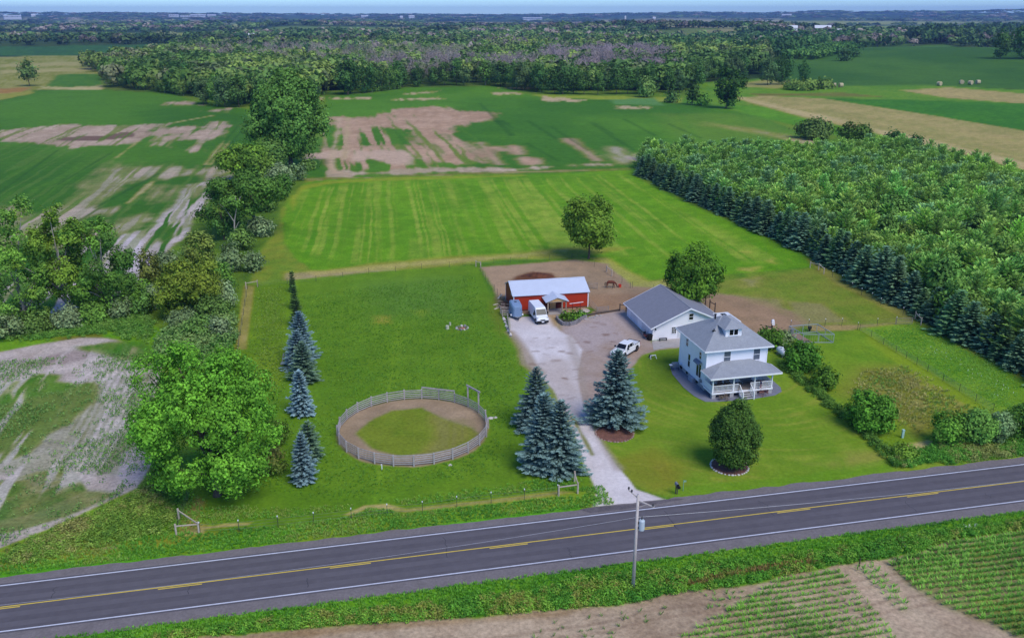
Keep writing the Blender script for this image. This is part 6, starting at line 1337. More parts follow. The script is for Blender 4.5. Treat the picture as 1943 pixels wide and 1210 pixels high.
# ------------------------------------------------------------------ round pen
t = thing('round_pen', 'round riding pen of weathered grey wooden rails with a tall gateway', 'fence', (pc[0], pc[1], 0)); n = 25; RR = 9.35; RW = mat('weathered_rail', (172, 164, 164), .9, var=.18, scale=3)
def pp(i, r=RR): a = 2 * PI * i / n + .3; return (math.cos(a) * r, math.sin(a) * r)
gate = min(range(n), key=lambda i: math.dist((pp(i + .5)[0] + pc[0], pp(i + .5)[1] + pc[1]), G(903, 780)))
for i in range(n):
    x, y = pp(i); mb = MB(); mb.box(x - .08, x + .08, y - .08, y + .08, 0, 1.45); mb.build('post', RW, t)
g = R(2)
for i in range(n):
    a, b = pp(i, RR - .1), pp(i + 1, RR - .1); mb = MB()
    for k in range(5):
        z = .26 + .265 * k; mb.beam((a[0], a[1], z + g.normal(0, .015)), (b[0], b[1], z + g.normal(0, .015)), .05, .10)
    mb.build('gate' if i == gate else 'rail_panel', RW, t)
a, b = pp(gate), pp(gate + 1)
for p in (a, b): mb = MB(); mb.box(p[0] - .1, p[0] + .1, p[1] - .1, p[1] + .1, 1.5, 3.0); mb.build('gateway_post', RW, t)
mb = MB(); d = Vector((b[0] - a[0], b[1] - a[1], 0)).normalized(); mb.beam(Vector((*a, 3.05)) - d * .3, Vector((*b, 3.05)) + d * .3, .14, .2); mb.build('gateway_beam', RW, t)
k0 = min(range(n), key=lambda i: math.dist((pp(i)[0] + pc[0], pp(i)[1] + pc[1]), G(785, 757)))
a, b = pp(k0, RR + .1), pp(k0 - 2, RR + .1); mb = MB(); mb.beam((a[0], a[1], 1.62), (b[0], b[1], 1.62), .06, .22); mb.build('top_board', RW, t)
for lb, px, py, s in (('white flat stone right of the round pen, left one', 932, 793, .35), ('white flat stone right of the round pen, right one', 939, 792, .3), ('pale stone in front of the near side of the round pen', 854, 882, .28)):
    x, y = G(px, py); rock('stone', lb, x, y, s, WSTONE, None, px, .35)
x, y = G(725, 892); mb = MB(); mb.box(-.04, .04, -.04, .04, 0, .8); mb.box(-.12, .04, -.03, .03, .7, .78); o = mb.build('stake', WTRIM); o.location = (x, y, 0); tag(o, 'white stake in the grass in front of the round pen', 'stake')
# ------------------------------------------------------------------ fences
TPOST = mat('steel_fence_post', (70, 76, 66), .8); FW = mat('fence_wire', (120, 122, 120), .6)
def fence(label, pts, h=1.25, wires=(.35, .7, 1.05), cap=True, name='wire_fence', step=None, pm=None, wm=None, net=False, pw=.05):
    P = W(pts); t = thing(name, label, 'fence', (P[0][0], P[0][1], 0)); o = Vector((P[0][0], P[0][1], 0))
    if step:
        Q = []
        for a, b in zip(P[:-1], P[1:]):
            L = math.dist(a, b); k = max(1, round(L / step)); Q += [(a[0] + (b[0] - a[0]) * i / k, a[1] + (b[1] - a[1]) * i / k) for i in range(k)]
        P = Q + [P[-1]]
    P = [Vector((x, y, 0)) - o for x, y in P]
    for p in P:
        mb = MB(); mb.box(p.x - pw / 2, p.x + pw / 2, p.y - pw / 2, p.y + pw / 2, 0, h); q = mb.build('post', pm or TPOST, t)
        if cap: mb = MB(); mb.box(p.x - .045, p.x + .045, p.y - .045, p.y + .045, h - .02, h + .12); mb.build('cap', WTRIM, q)
    mb = MB()
    for z in wires:
        for a, b in zip(P[:-1], P[1:]): mb.beam(a + Vector((0, 0, z)), b + Vector((0, 0, z)), .012, .012)
    if net:
        for a, b in zip(P[:-1], P[1:]):
            k = int((b - a).length / .3)
            for i in range(k): p = a.lerp(b, i / k); mb.beam(p + Vector((0, 0, .05)), p + Vector((0, 0, wires[-1])), .01, .01)
    mb.build('wire', wm or FW, t); return t
fence('roadside wire fence of thin steel posts with white caps below the pasture', [(380, 1012), (454, 1008), (528, 1000), (596, 993), (667, 985), (735, 977), (802, 972), (867, 962), (932, 954), (995, 948), (1058, 940)])
fence('wire fence between pasture and hedgerow, running along the tan mown strip', [(338, 1000), (400, 830), (450, 680), (470, 548)], step=5.5, cap=False)
fence('wire fence along the far end of the pasture below the hay field', [(490, 545), (600, 534), (700, 520), (800, 511), (905, 503)], step=6, cap=False)
fence('wire fence behind the dirt paddock of the barn', [(905, 503), (1000, 496), (1085, 491), (1150, 515), (1196, 547)], step=4, cap=False)
fence('wire fence along the left side of the dirt paddock', [(912, 515), (926, 540), (938, 552), (950, 568)], step=3, cap=False)
fence('white-capped wire fence along the foot of the dark spruce row', [(1556, 514), (1579, 526), (1597, 535), (1616, 549), (1634, 560), (1654, 569), (1671, 579), (1713, 597), (1742, 610)])
fence('white-capped wire fence crossing the green paddock right of the kennel', [(1500, 622), (1534, 620), (1565, 619), (1597, 618), (1627, 626), (1664, 618), (1700, 615)])
fence('fine mesh fence running diagonally between the two grass strips', [(1631, 626), (1700, 668), (1760, 704), (1820, 742), (1884, 781)], h=1.1, wires=(.1, .3, .5, .7, .9, 1.05), step=3, cap=False, net=True)
fence('wire fence from the barn corner behind the horse', [(1114, 548), (1133, 549), (1162, 548), (1200, 546), (1240, 552)], step=4, cap=False, h=1.3)
def brace(label, a, b, c=None, hm=None, h=1.35):
    P = W([a, b]); t = thing('fence_brace', label, 'fence brace', (*P[0], 0)); d = Vector((P[1][0] - P[0][0], P[1][1] - P[0][1], 0)); m_ = hm or mat('pale_post_wood', (186, 172, 158), .85, var=.15)
    for v in (Vector((0, 0, 0)), d): mb = MB(); mb.tube([v, v + Vector((0, 0, h))], .1, 8); mb.build('post', m_, t)
    mb = MB(); mb.beam(Vector((0, 0, h * .82)), d + Vector((0, 0, h * .82)), .1, .1); mb.build('cross_rail', m_, t)
    if c:
        q = W([c])[0]; e = Vector((q[0] - P[0][0], q[1] - P[0][1], 0)); mb = MB(); mb.tube([e, e + Vector((0, 0, h))], .1, 8); mb.build('post', m_, t)
        mb = MB(); mb.beam(d + Vector((0, 0, h * .85)), e + Vector((0, 0, h * .85)), .1, .1); mb.build('cross_rail', m_, t)
brace('wooden corner brace of the fence below the front silvery spruces', (1060, 941), (1096, 936), (1090, 914))
brace('pale wooden corner brace at the left end of the roadside fence', (335, 1016), (378, 1012), (340, 986))
brace('pale wooden fence brace at the top of the tan mown strip', (467, 548), (489, 544))
brace('small wooden brace at the left corner of the dirt paddock', (903, 506), (912, 508))
brace('wooden brace at the far plantation corner of the green paddock', (1537, 508), (1553, 512), (1563, 520))
brace('wooden brace beside the spruces at the near corner of the paddock', (1736, 605), (1747, 617))
brace('wooden brace on the slope beside the grazing horse', (1151, 516), (1161, 524))
brace('wooden brace between barn and garage at the end of the log', (1176, 590), (1188, 590), hm=mat('dark_post_wood', (84, 72, 66)))
brace('dark tall fence brace behind the garage, left one', (1328, 575), (1338, 582), hm=mat('dark_post_wood', (84, 72, 66)), h=1.9)
brace('dark tall fence brace behind the garage, right one', (1346, 588), (1356, 594), hm=mat('dark_post_wood', (84, 72, 66)), h=1.9)
def gate_(label, a, b, h=1.25, rails=5, m_=None, lift=0):
    P = W([a, b]); L = math.dist(*P); t = thing('farm_gate', label, 'gate', (*P[0], 0), math.atan2(P[1][1] - P[0][1], P[1][0] - P[0][0])); m_ = m_ or GALV
    mb = MB()
    for z in np.linspace(.2, h, rails): mb.beam((0, 0, z), (L, 0, z), .04, .04)
    mb.build('rail', m_, t)
    for x in (0, L): mb = MB(); mb.box(x - .03, x + .03, -.03, .03, .1, h + .05); mb.build('post', m_, t)
gate_('steel farm gate right of the red barn', (1116, 547), (1133, 549)); gate_('steel farm gate closing the gap near the log and barn corner', (1133, 593), (1155, 591), h=1.0)
gate_('weathered rail gate beside the barn right corner', (1119, 578), (1131, 592), h=1.1, rails=3, m_=WOOD); gate_('grey wooden gate near the plantation corner of the paddock', (1699, 616), (1730, 616), h=1.2, m_=WOOD)
# mesh kennel
t = thing('dog_kennel', 'open wire mesh kennel of steel tube panels behind the house', 'kennel', (*G(1523, 650), 0))
kp = [Vector((*q, 0)) - t.location for q in W([(1523, 650), (1581, 650), (1549, 630), (1496, 634)])]
for i in range(4):
    a, b = kp[i], kp[(i + 1) % 4]; mb = MB()
    for z in (.05, 1.4): mb.beam(a + Vector((0, 0, z)), b + Vector((0, 0, z)), .09, .09)
    k = max(2, int((b - a).length / 2.2))
    for j in range(k): p = a.lerp(b, j / k); mb.box(p.x - .04, p.x + .04, p.y - .04, p.y + .04, 0, 1.4)
    k = int((b - a).length / .35)
    for j in range(k): p = a.lerp(b, j / k); mb.beam(p + Vector((0, 0, .05)), p + Vector((0, 0, 1.4)), .012, .012)
    mb.build('mesh_panel', mat('kennel_steel', (168, 176, 184), .5, .3), t)
mb = MB(); mb.prism([(p.x * 1, p.y * 1) for p in (kp[0].lerp(kp[3], .1), kp[0].lerp(kp[1], .35), kp[3].lerp(kp[2], .35), kp[3])], .0, .03); mb.build('dirt_floor', mat('kennel_dirt', (140, 116, 100), .95), t)
x, y = G(1536, 628); mb = MB(); mb.tube([(0, 0, 0), (0, 0, .5), (0, 0, .8)], [.12, .3, .34], 10); o = mb.build('feed_tub', mat('dark_tub', (52, 54, 50))); o.location = (x, y, 0); tag(o, 'dark tapered tub at the back of the wire kennel', 'tub')
x, y = G(1502, 634); mb = MB(); mb.tube([(0, 0, 0), (0, 0, .9)], .28, 12); o = mb.build('barrel', mat('grey_barrel', (128, 130, 136))); o.location = (x, y, 0); tag(o, 'grey barrel at the left corner of the wire kennel', 'barrel')
x, y = G(1465, 622); t = thing('covered_post', 'dark post with a crumpled white cover at the paddock edge', 'post', (x, y, 0)); mb = MB(); mb.box(-.14, .06, -.1, .1, 0, 1.25); mb.build('post', BLACK, t)
mb = MB(); mb.loft([[(-.1, -.2, .55), (.34, -.2, .5), (.34, .2, .5), (-.1, .2, .55)], [(-.2, -.24, 1.0), (.3, -.22, .95), (.32, .22, 1.0), (-.2, .2, 1.0)], [(-.16, -.2, 1.42), (.2, -.2, 1.4), (.2, .2, 1.45), (-.16, .2, 1.4)]]); mb.build('cover', WTRIM, t)
# propane tank
a = Vector((*G(1476, 669), 0)); b = Vector((*G(1490, 680), 0)); d = (b - a); L = 2.6; t = thing('propane_tank', 'white horizontal propane tank on the grass right of the house', 'tank', (a + b) / 2 + Vector((0, 0, 0)), math.atan2(d.y, d.x))
mb = MB(); r_ = .5; xs2 = [-L / 2, -L / 2 + .08, -L / 2 + .25, -L / 2 + .5, L / 2 - .5, L / 2 - .25, L / 2 - .08, L / 2]; rs2 = [.05, .25, .42, .5, .5, .42, .25, .05]
mb.tube([(x, 0, .72) for x in xs2], rs2, 16); mb.build('vessel', mat('tank_white', (214, 220, 232), .4, var=.03), t, smooth_=True)
mb = MB(); mb.tube([(0, 0, 1.2), (0, 0, 1.36)], .2, 12); mb.build('valve_dome', mat('tank_white', (0, 0, 0)), t)
for x in (-.8, .8): mb = MB(); mb.box(x - .08, x + .08, -.35, .35, 0, .34); mb.build('foot', CONC, t)
# manure pile, fire pit, seats
def mound(name, label, px, py, rx, ry, h, m_, cat, seed, nn=16, mm=40):
    x, y = G(px, py); gg = R(seed); V = []; 
    u, a = np.meshgrid(np.linspace(0, 1, nn), np.linspace(0, 2 * PI, mm, endpoint=False)); xx = np.cos(a) * u * rx; yy = np.sin(a) * u * ry
    zz = h * (1 - u ** 1.6) * (.55 + .9 * fbm(xx * 1.1 + seed, yy * 1.1, 4, seed)) - .03
    v = np.stack([xx.ravel(), yy.ravel(), zz.ravel()], 1); q = [(i * nn + j, i * nn + j + 1, ((i + 1) % mm) * nn + j + 1, ((i + 1) % mm) * nn + j) for i in range(mm) for j in range(nn - 1)]
    o = link(name, npmesh(name, v, np.array(q), m_)); o.location = (x, y, 0); return tag(o, label, cat)
mound('manure_pile', 'dark brown manure heap behind the red barn', 1020, 524, 3.4, 1.5, .75, mat('manure', (92, 56, 38), .95, var=.4, scale=2, bump=.6), 'heap', 5)
t = thing('fire_pit', 'small fire pit ringed with pale stones in the pasture', 'fire pit', (*G(877, 623), 0)); g = R(3)
for i in range(11):
    a = 2 * PI * i / 11; mb = MB(); s = g.uniform(.16, .26); mb.tube([(math.cos(a) * .95, math.sin(a) * .95, -.02), (math.cos(a) * .95, math.sin(a) * .95, s), (math.cos(a) * .9, math.sin(a) * .9, s * 1.4)], [s, s * .95, s * .4], 7); mb.build('stone', GSTONE if i % 3 else WSTONE, t)
mb = MB(); mb.tube([(0, 0, 0), (0, 0, .16)], [.75, .3], 10); mb.build('ash', mat('rusty_ash', (150, 96, 82), .9, var=.3, scale=4), t)
x, y = G(849, 624); t = thing('log_stool', 'pale upright log section left of the fire pit, larger one', 'log', (x, y, 0)); mb = MB(); mb.tube([(0, 0, 0), (0, 0, .6)], [.3, .28], 10); mb.build('wood', mat('pale_log', (190, 190, 168), .8, var=.15), t)
x, y = G(854, 617); o = MB().tube([(0, 0, 0), (0, 0, .5)], [.17, .16], 8).build('log_stool', mat('pale_log', (190, 190, 168))); o.location = (x, y, 0); tag(o, 'pale thin upright log left of the fire pit, smaller one', 'log')
for i, (px0, py0, px1, py1, lb) in enumerate([(936, 579, 945, 577, 'pale board lying in the grass left of the barn, upper of two'), (938, 587, 949, 583, 'pale board lying in the grass left of the barn, lower of two'), (945, 567, 952, 563, 'white board leaning at the back left corner of the barn')]):
    a = G(px0, py0); b = G(px1, py1); mb = MB(); mb.beam((*a, .06), (*b, .06 if i < 2 else .5), .28, .08); tag(mb.build('board', mat('pale_board', (196, 188, 170), .8)), lb, 'board')
# wood heap and rail fence beside the trailer
t = thing('firewood_pile', 'loose pile of dark and pale firewood against the left barn wall', 'wood pile', (*G(958, 583), 0)); g = R(18); FM = [mat('fire_wood_dark', (74, 60, 56), .9), mat('fire_wood_pale', (150, 136, 124), .9), mat('fire_wood_mid', (108, 88, 78), .9)]
for i in range(42):
    a = g.uniform(-.7, .7); p = Vector((g.normal(0, .55), g.normal(0, 1.0), g.uniform(.08, .7))); d = Vector((math.cos(a), math.sin(a), g.normal(0, .2))) * g.uniform(.25, .45)
    mb = MB(); mb.tube([p - d, p + d], g.uniform(.07, .13), 6); mb.build('log', FM[i % 3], t)
t = thing('rail_pen', 'old weathered rail crate of grey boards between wood pile and trailer', 'crate', (*G(960, 597), 0), BA)
for k, (a, b) in enumerate((((-.8, -.9), (.8, -.9)), ((.8, -.9), (.8, .9)), ((.8, .9), (-.8, .9)), ((-.8, .9), (-.8, -.9)))):
    mb = MB()
    for z in (.3, .65, 1.0): mb.beam((*a, z), (*b, z), .05, .14)
    mb.box(a[0] - .06, a[0] + .06, a[1] - .06, a[1] + .06, 0, 1.15); mb.build('rail_side', mat('crate_wood', (164, 152, 146), .9, var=.2), t)
g = R(22)
for i in range(16):
    px = 955.5 + i * .9 + g.uniform(-1, 1); py = 602 + i * 2.4; x, y = G(px, py)
    rock('stone', 'white stone in the row along the left edge of the gravel drive by the trailer', x, y, g.uniform(.16, .32), WSTONE if i % 3 else GSTONE, 'stones along the left drive edge', 130 + i, .8)
t = thing('split_rail_fence', 'low grey rail fence beside the stone row at the drive edge', 'fence', (*G(963, 605), 0)); a = Vector((0, 0, 0)); b = Vector((*G(967, 634), 0)) - Vector(t.location); mb = MB()
for z in (.35, .75): mb.beam(a + Vector((0, 0, z)), b + Vector((0, 0, z)), .1, .1)
mb.build('rail', WOOD, t)
for k in range(4): p = a.lerp(b, k / 3); mb = MB(); mb.box(p.x - .07, p.x + .07, p.y - .07, p.y + .07, 0, .95); mb.build('post', WOOD, t)
# saw bench on the lawn, bucket, mailbox, marker posts
t = thing('sawhorse', 'small white trestle standing on the lawn left of the house', 'trestle', (*G(1239, 680), 0), .3)
mb = MB(); mb.box(-.45, .45, -.06, .06, .48, .56); mb.build('top', WTRIM, t)
for s in (-1, 1):
    for q in (-1, 1): mb = MB(); mb.beam((s * .4, 0, .5), (s * .48, q * .28, 0), .06); mb.build('leg', WTRIM, t)
x, y = G(1234, 678); mb = MB(); mb.box(-.2, .2, -.16, .16, 0, .34); mb.box(-.23, .23, -.19, .19, .34, .4); o = mb.build('crate', BLACK); o.location = (x, y, 0); tag(o, 'small black crate beside the white trestle on the lawn', 'crate')
x, y = G(1176, 545); t = thing('bucket', 'orange-red feed bucket on the ground before the horse', 'bucket', (x, y, 0)); mb = MB(); mb.tube([(0, 0, 0), (0, 0, .56)], [.24, .32], 14, cap=False); mb.tube([(0, 0, .02), (0, 0, .03)], [.24, .24], 14); mb.tube([(0, 0, .54), (0, 0, .58)], [.34, .34], 14, cap=False); mb.build('tub', mat('orange_red_plastic', (214, 62, 40), .5), t)
mb = MB(); pts_ = [(math.cos(a) * .32, 0, .52 + math.sin(a) * .2) for a in np.linspace(0, PI, 7)]; mb.tube(pts_, .015, 5); mb.build('handle', GALV, t)
t = thing('mailbox', 'grey mailbox with dark door on a post by the road', 'mailbox', (*G(1282, 936), 0), RD)
mb = MB(); mb.box(-.05, .05, -.05, .05, 0, 1.1); mb.beam((.0, 0, .7), (.0, -.4, 1.05), .06); mb.build('post', mat('mail_post', (92, 80, 74)), t)
mb = MB(); n_ = 8; prof = [(-.14, 1.1), (.14, 1.1), (.14, 1.28)] + [(.14 * math.cos(a), 1.28 + .14 * math.sin(a)) for a in np.linspace(.3, PI - .3, 6)] + [(-.14, 1.28)]
mb.loft([[(x, -.45, z) for x, z in prof], [(x, .15, z) for x, z in prof]]); mb.build('box', mat('mail_grey', (120, 126, 140), .5), t)
mb = MB(); mb.loft([[(x * .98, -.47, z) for x, z in prof], [(x * .98, -.45, z) for x, z in prof]]); mb.build('door', BLACK, t); mb = MB(); mb.box(.145, .16, -.1, -.05, 1.2, 1.5); mb.build('signal_flag', mat('flag_red', (0, 0, 0)), t)
t = thing('newspaper_box', 'dark newspaper tube next to the grey mailbox', 'box', (*G(1285, 937), 0), RD); mb = MB(); mb.box(-.04, .04, -.04, .04, 0, .9); mb.build('post', mat('mail_post', (0, 0, 0)), t); mb = MB(); mb.box(-.12, .14, -.45, .1, .88, 1.08); mb.build('tube', BLACK, t)
x, y = G(1296, 931); t = thing('marker_sign', 'thin pale post with a small green number plate near the mailbox', 'sign', (x, y, 0), RD); mb = MB(); mb.box(-.03, .03, -.03, .03, 0, 1.35); mb.build('post', mat('marker_green', (120, 160, 130)), t); mb = MB(); mb.box(.03, .3, -.02, .02, 1.08, 1.28); mb.build('plate', mat('marker_plate', (128, 168, 140)), t)
x, y = G(1712, 830); t = thing('utility_pedestal', 'pale blue-green utility pedestal among the weeds right of the lawn', 'pedestal', (x, y, 0)); mb = MB(); mb.box(-.13, .13, -.13, .13, 0, .95); mb.build('body', mat('pedestal', (168, 206, 200), .5), t, bevel=.02); mb = MB(); mb.box(-.15, .15, -.15, .15, .95, 1.1); mb.build('cap', mat('pedestal', (0, 0, 0)), t)
x, y = G(1630, 1074); t = thing('marker_post', 'short dark post standing at the corner of the corn field', 'post', (x, y, 0)); mb = MB(); mb.tube([(0, 0, 0), (.02, 0, .9)], [.07, .06], 7); mb.build('post', mat('old_post', (88, 72, 62)), t)
x, y = G(5, 612); mb = MB(); mb.tube([(0, 0, 0), (-.4, 0, 3.5), (-1.0, 0, 6.2)], [.28, .22, .16], 8); mb.tube([(-.4, 0, 3.5), (.5, 0, 4.6)], [.12, .05], 6); o = mb.build('dead_snag', mat('dark_dead_wood', (92, 80, 76), .9, var=.2)); o.location = (x, y, 0); tag(o, 'leaning bare dead trunk at the left picture edge', 'dead tree')
# pile of pale metal furniture by the blue spruces
t = thing('metal_frame', 'pale metal frame stand leaning behind the blue spruce row', 'frame', (*G(541, 691), 0), .1); PM = mat('pale_metal', (178, 172, 182), .5, .2)
for y in (-.35, .35):
    mb = MB(); mb.beam((-.6, y, .15), (.7, y, .15), .09); mb.beam((-.45, y, .15), (-.1, y, 1.6), .07); mb.beam((.45, y, .15), (.1, y, 1.6), .07); mb.build('side_frame', PM, t)
mb = MB(); mb.beam((-.1, -.35, 1.6), (-.1, .35, 1.6), .07); mb.beam((-.3, -.35, .8), (-.3, .35, .8), .06); mb.beam((.3, -.35, .8), (.3, .35, .8), .06); mb.box(-.6, .7, -.4, .4, .2, .26); mb.build('cross_bar', PM, t)
# mulch beds with stone rings
MULCH = mat('red_mulch', (118, 82, 70), .95, var=.3, scale=6)
def bed(px, py, wpx, label, group, sm, n, seed):
    x, y = G(px, py); r = mpx(px, py, wpx) / 2; mb = MB(); mb.tube([(x, y, 0), (x, y, .05)], [r, r * .96], 30); tag(mb.build('mulch_bed', MULCH), kind='structure'); g = R(seed)
    for i in range(n):
        a = 2 * PI * (i + g.uniform(-.2, .2)) / n; rock('edging_stone', label, x + math.cos(a) * r, y + math.sin(a) * r, g.uniform(.11, .18), sm, group, seed + i, .7)
bed(1166, 822, 72, 'small brown edging stone of the mulch bed under the drive spruce', 'edging stones of the spruce bed', mat('brown_stone', (150, 126, 118), .9), 34, 500)
bed(1384, 884, 70, 'white edging stone of the ring round the arborvitae', 'edging stones of the arborvitae ring', WSTONE, 34, 560)

# ------------------------------------------------------------------ utility pole and wire
ux, uy = G(1201, 1120); PW = mat('pole_wood', (182, 174, 170), .85, var=.12, scale=2)
t = thing('utility_pole', 'grey wooden utility pole with a transformer standing in the roadside weeds', 'utility pole', (ux, uy, 0), RD)
mb = MB(); mb.tube([(0, 0, -.2), (0, 0, 9.85)], [.17, .12], 12); mb.build('pole', PW, t, smooth_=True)
mb = MB(); mb.beam((-.05, .1, 9.55), (-.75, .35, 10.2), .09, .09); mb.beam((.05, -.05, 9.3), (1.25, -.75, 8.9), .09, .09); mb.beam((.0, -.05, 8.65), (.7, -.45, 9.05), .04, .04); mb.build('crossarm', PW, t)
for p in ((-.75, .35, 10.25), (1.15, -.7, 8.97), (-.5, .26, 10.0)):
    mb = MB(); mb.tube([p, (p[0], p[1], p[2] + .14), (p[0], p[1], p[2] + .26)], [.05, .1, .06], 8); mb.build('insulator', mat('insulator_brown', (70, 66, 70), .3), t)
mb = MB(); mb.tube([(.42, -.12, 6.35), (.42, -.12, 6.42), (.42, -.12, 7.3), (.42, -.12, 7.42)], [.24, .27, .27, .16], 16); tf = mb.build('transformer', mat('transformer_grey', (176, 190, 200), .45, var=.05), t, smooth_=False)
mb = MB(); mb.tube([(.42, -.12, 7.4), (.42, -.12, 7.68)], [.06, .04], 8); mb.box(.1, .2, -.16, -.06, 6.5, 6.7); mb.box(.1, .2, -.16, -.06, 7.0, 7.2); mb.build('bushing', BLACK, tf)
hw = 7.62
def wire_span(x0, y0, z0, x1, y1, z1, sag, name, label, parent=None):
    mb = MB(); n = 26; pts = [(x0 + (x1 - x0) * k / n, y0 + (y1 - y0) * k / n, z0 + (z1 - z0) * k / n - sag * 4 * (k / n) * (1 - k / n)) for k in range(n + 1)]
    mb.tube(pts, .014, 5); return tag(mb.build(name, mat('aluminium_wire', (176, 178, 186), .4, .3)), label, 'power line')
cu, su = math.cos(RD), math.sin(RD)
wire_span(ux, uy, hw, ux - 78 * cu, uy - 78 * su, hw, 1.1, 'power_line', 'thin pale power line running left from the utility pole over the road')
wire_span(ux, uy, hw, ux + 84 * cu, uy + 84 * su, hw, 1.1, 'power_line', 'thin pale power line running right from the utility pole over the road')

# ------------------------------------------------------------------ horse
def skin(name, verts, edges, radii, m_, parent=None, sub=2):
    me = bpy.data.meshes.new(name); me.from_pydata(verts, edges, []); o = bpy.data.objects.new(name, me); C.objects.link(o)
    sk = o.modifiers.new('s', 'SKIN'); sk.use_smooth_shade = True; o.modifiers.new('d', 'SUBSURF').levels = sub
    for v, r in zip(me.skin_vertices[0].data, radii): v.radius = (r, r) if isinstance(r, (int, float)) else r
    me.skin_vertices[0].data[0].use_root = True
    bpy.context.view_layer.update(); dg = bpy.context.evaluated_depsgraph_get(); nm = bpy.data.meshes.new_from_object(o.evaluated_get(dg)); bpy.data.objects.remove(o)
    nm.materials.clear(); nm.materials.append(m_); nm.name = name
    return link(name, nm, parent)
HC = mat('chestnut_coat', (104, 52, 34), .6, var=.12, scale=3)
V = [(0, 0, 1.18), (-.45, 0, 1.2), (-.72, 0, 1.16), (.4, 0, 1.16), (.66, 0, 1.2), (.92, 0, .98), (1.12, 0, .68), (1.22, 0, .48), (1.32, 0, .24), (1.38, 0, .1),
     (-.70, .16, .92), (-.62, .17, .72), (-.82, .17, .48), (-.78, .17, .14), (-.72, .17, .03), (-.70, -.16, .92), (-.52, -.17, .72), (-.68, -.17, .48), (-.62, -.17, .14), (-.56, -.17, .03),
     (.58, .15, .88), (.60, .16, .5), (.58, .16, .14), (.63, .16, .03), (.60, -.15, .88), (.74, -.16, .52), (.76, -.16, .14), (.81, -.16, .03)]
Ed = [(0, 1), (1, 2), (0, 3), (3, 4), (4, 5), (5, 6), (6, 7), (7, 8), (8, 9), (2, 10), (10, 11), (11, 12), (12, 13), (13, 14), (2, 15), (15, 16), (16, 17), (17, 18), (18, 19), (4, 20), (20, 21), (21, 22), (22, 23), (4, 24), (24, 25), (25, 26), (26, 27)]
Rd = [(.27, .31), (.27, .30), (.22, .25), (.27, .31), (.21, .26), (.14, .19), (.10, .14), (.09, .13), (.07, .09), (.055, .07), .15, .11, .06, .045, .06, .15, .11, .06, .045, .06, .11, .065, .042, .06, .11, .065, .042, .06]
hs = thing('horse', 'chestnut horse grazing with its head down beside the red bucket', 'horse', (*G(1158, 546), 0), RA(4))
skin('body', V, Ed, Rd, HC, hs)
mb = MB(); mb.tube([(-.9, 0, 1.2), (-1.02, 0, 1.0), (-1.04, 0, .62), (-1.0, 0, .42)], [.05, .09, .08, .02], 8); mb.build('tail', mat('dark_mane', (42, 26, 22), .8), hs, smooth_=True)
mb = MB(); mb.loft([[(.55, -.03, 1.42), (.55, .03, 1.42), (.55, .03, 1.2), (.55, -.03, 1.2)], [(.95, -.03, 1.14), (.95, .03, 1.14), (.9, .03, .98), (.9, -.03, .98)], [(1.22, -.03, .72), (1.22, .03, .72), (1.14, .03, .66), (1.14, -.03, .66)]]); mb.build('mane', mat('dark_mane', (0, 0, 0)), hs)
for s in (-1, 1): mb = MB(); mb.tube([(1.2, s * .06, .62), (1.12, s * .1, .76)], [.04, .01], 6); mb.build('ear', HC, hs)
mb = MB(); mb.box(.0, .12, -.30, -.26, 1.15, 1.42); mb.build('blaze_patch', WTRIM, hs) if False else None

# ------------------------------------------------------------------ hay bales and distant farms
STRAW = mat('straw', (186, 172, 138), .95, var=.15, scale=3); g = R(31)
for px, py in ((1582, 166), (1595, 166), (1782, 163), (1824, 160), (1841, 161), (1855, 160)):
    x, y, z = G3(px, py); o = MB().tube([(-.8, 0, .9), (-.75, 0, .9), (.75, 0, .9), (.8, 0, .9)], [.8, .9, .9, .8], 16).build('round_bale', STRAW); o.location = (x, y, z); o.rotation_euler = (0, 0, g.uniform(0, 3)); o.scale = (1.7, 1.7, 1.7)
    tag(o, 'round straw bale lying at the edge of the far hill field', 'hay bale', 'round bales by the hill field')
def farm(label, px, py, wpx, hpx, rc, wc=(206, 206, 208), dpx=None, name='farm_building', rz_=0.1, lift=3):
    x, y = G(px, py + 1); z = float(hfun(x, y)) + lift; Z = math.hypot(x, y); w = wpx * Z / F; h = hpx * Z / F; d = w * .55
    t = thing(name, label, 'building', (x, y, z), rz_ - math.atan2(x, y)); m1 = mat('far_wall_%d_%d' % (wc[0], wc[2]), wc, .7, var=.05, scale=.2); m2 = mat('far_roof_%d_%d' % (rc[0], rc[2]), rc, .6, var=.05, scale=.2)
    mb = MB(); e = h * .6; mb.box(-w / 2, w / 2, -d / 2, d / 2, -lift - 2, e); mb.add([(-w / 2, -d / 2, e), (-w / 2, d / 2, e), (-w / 2, 0, h), (w / 2, -d / 2, e), (w / 2, d / 2, e), (w / 2, 0, h)], [(0, 1, 2), (5, 4, 3)]); mb.build('wall', m1, t)
    mb = MB(); q = w * .52
    mb.add([(-q, -d * .55, e - .04 * h), (q, -d * .55, e - .04 * h), (q, 0, h * 1.03), (-q, 0, h * 1.03), (-q, d * .55, e - .04 * h), (q, d * .55, e - .04 * h)], [(0, 1, 2, 3), (3, 2, 5, 4)]); mb.build('roof', m2, t)
    n = 3; mb = MB()
    for k in range(n): u = -w * .36 + k * w * .3; mb.box(u, u + w * .07, -d / 2 - .15, -d / 2 - .02, e * .3, e * .65)
    mb.build('window', GLASS, t); return t
WR = (214, 216, 222)
farm('white far farmhouse gable among dark trees at upper left', 223, 80, 9, 11, WR); farm('long low white shed right of the white gable at upper left', 240, 76, 16, 4, WR)
farm('small white house at the pale field, upper left of centre', 478, 76, 10, 9, WR); farm('small white house among trees in the far woods above the left forest', 815, 64, 7, 6, WR)
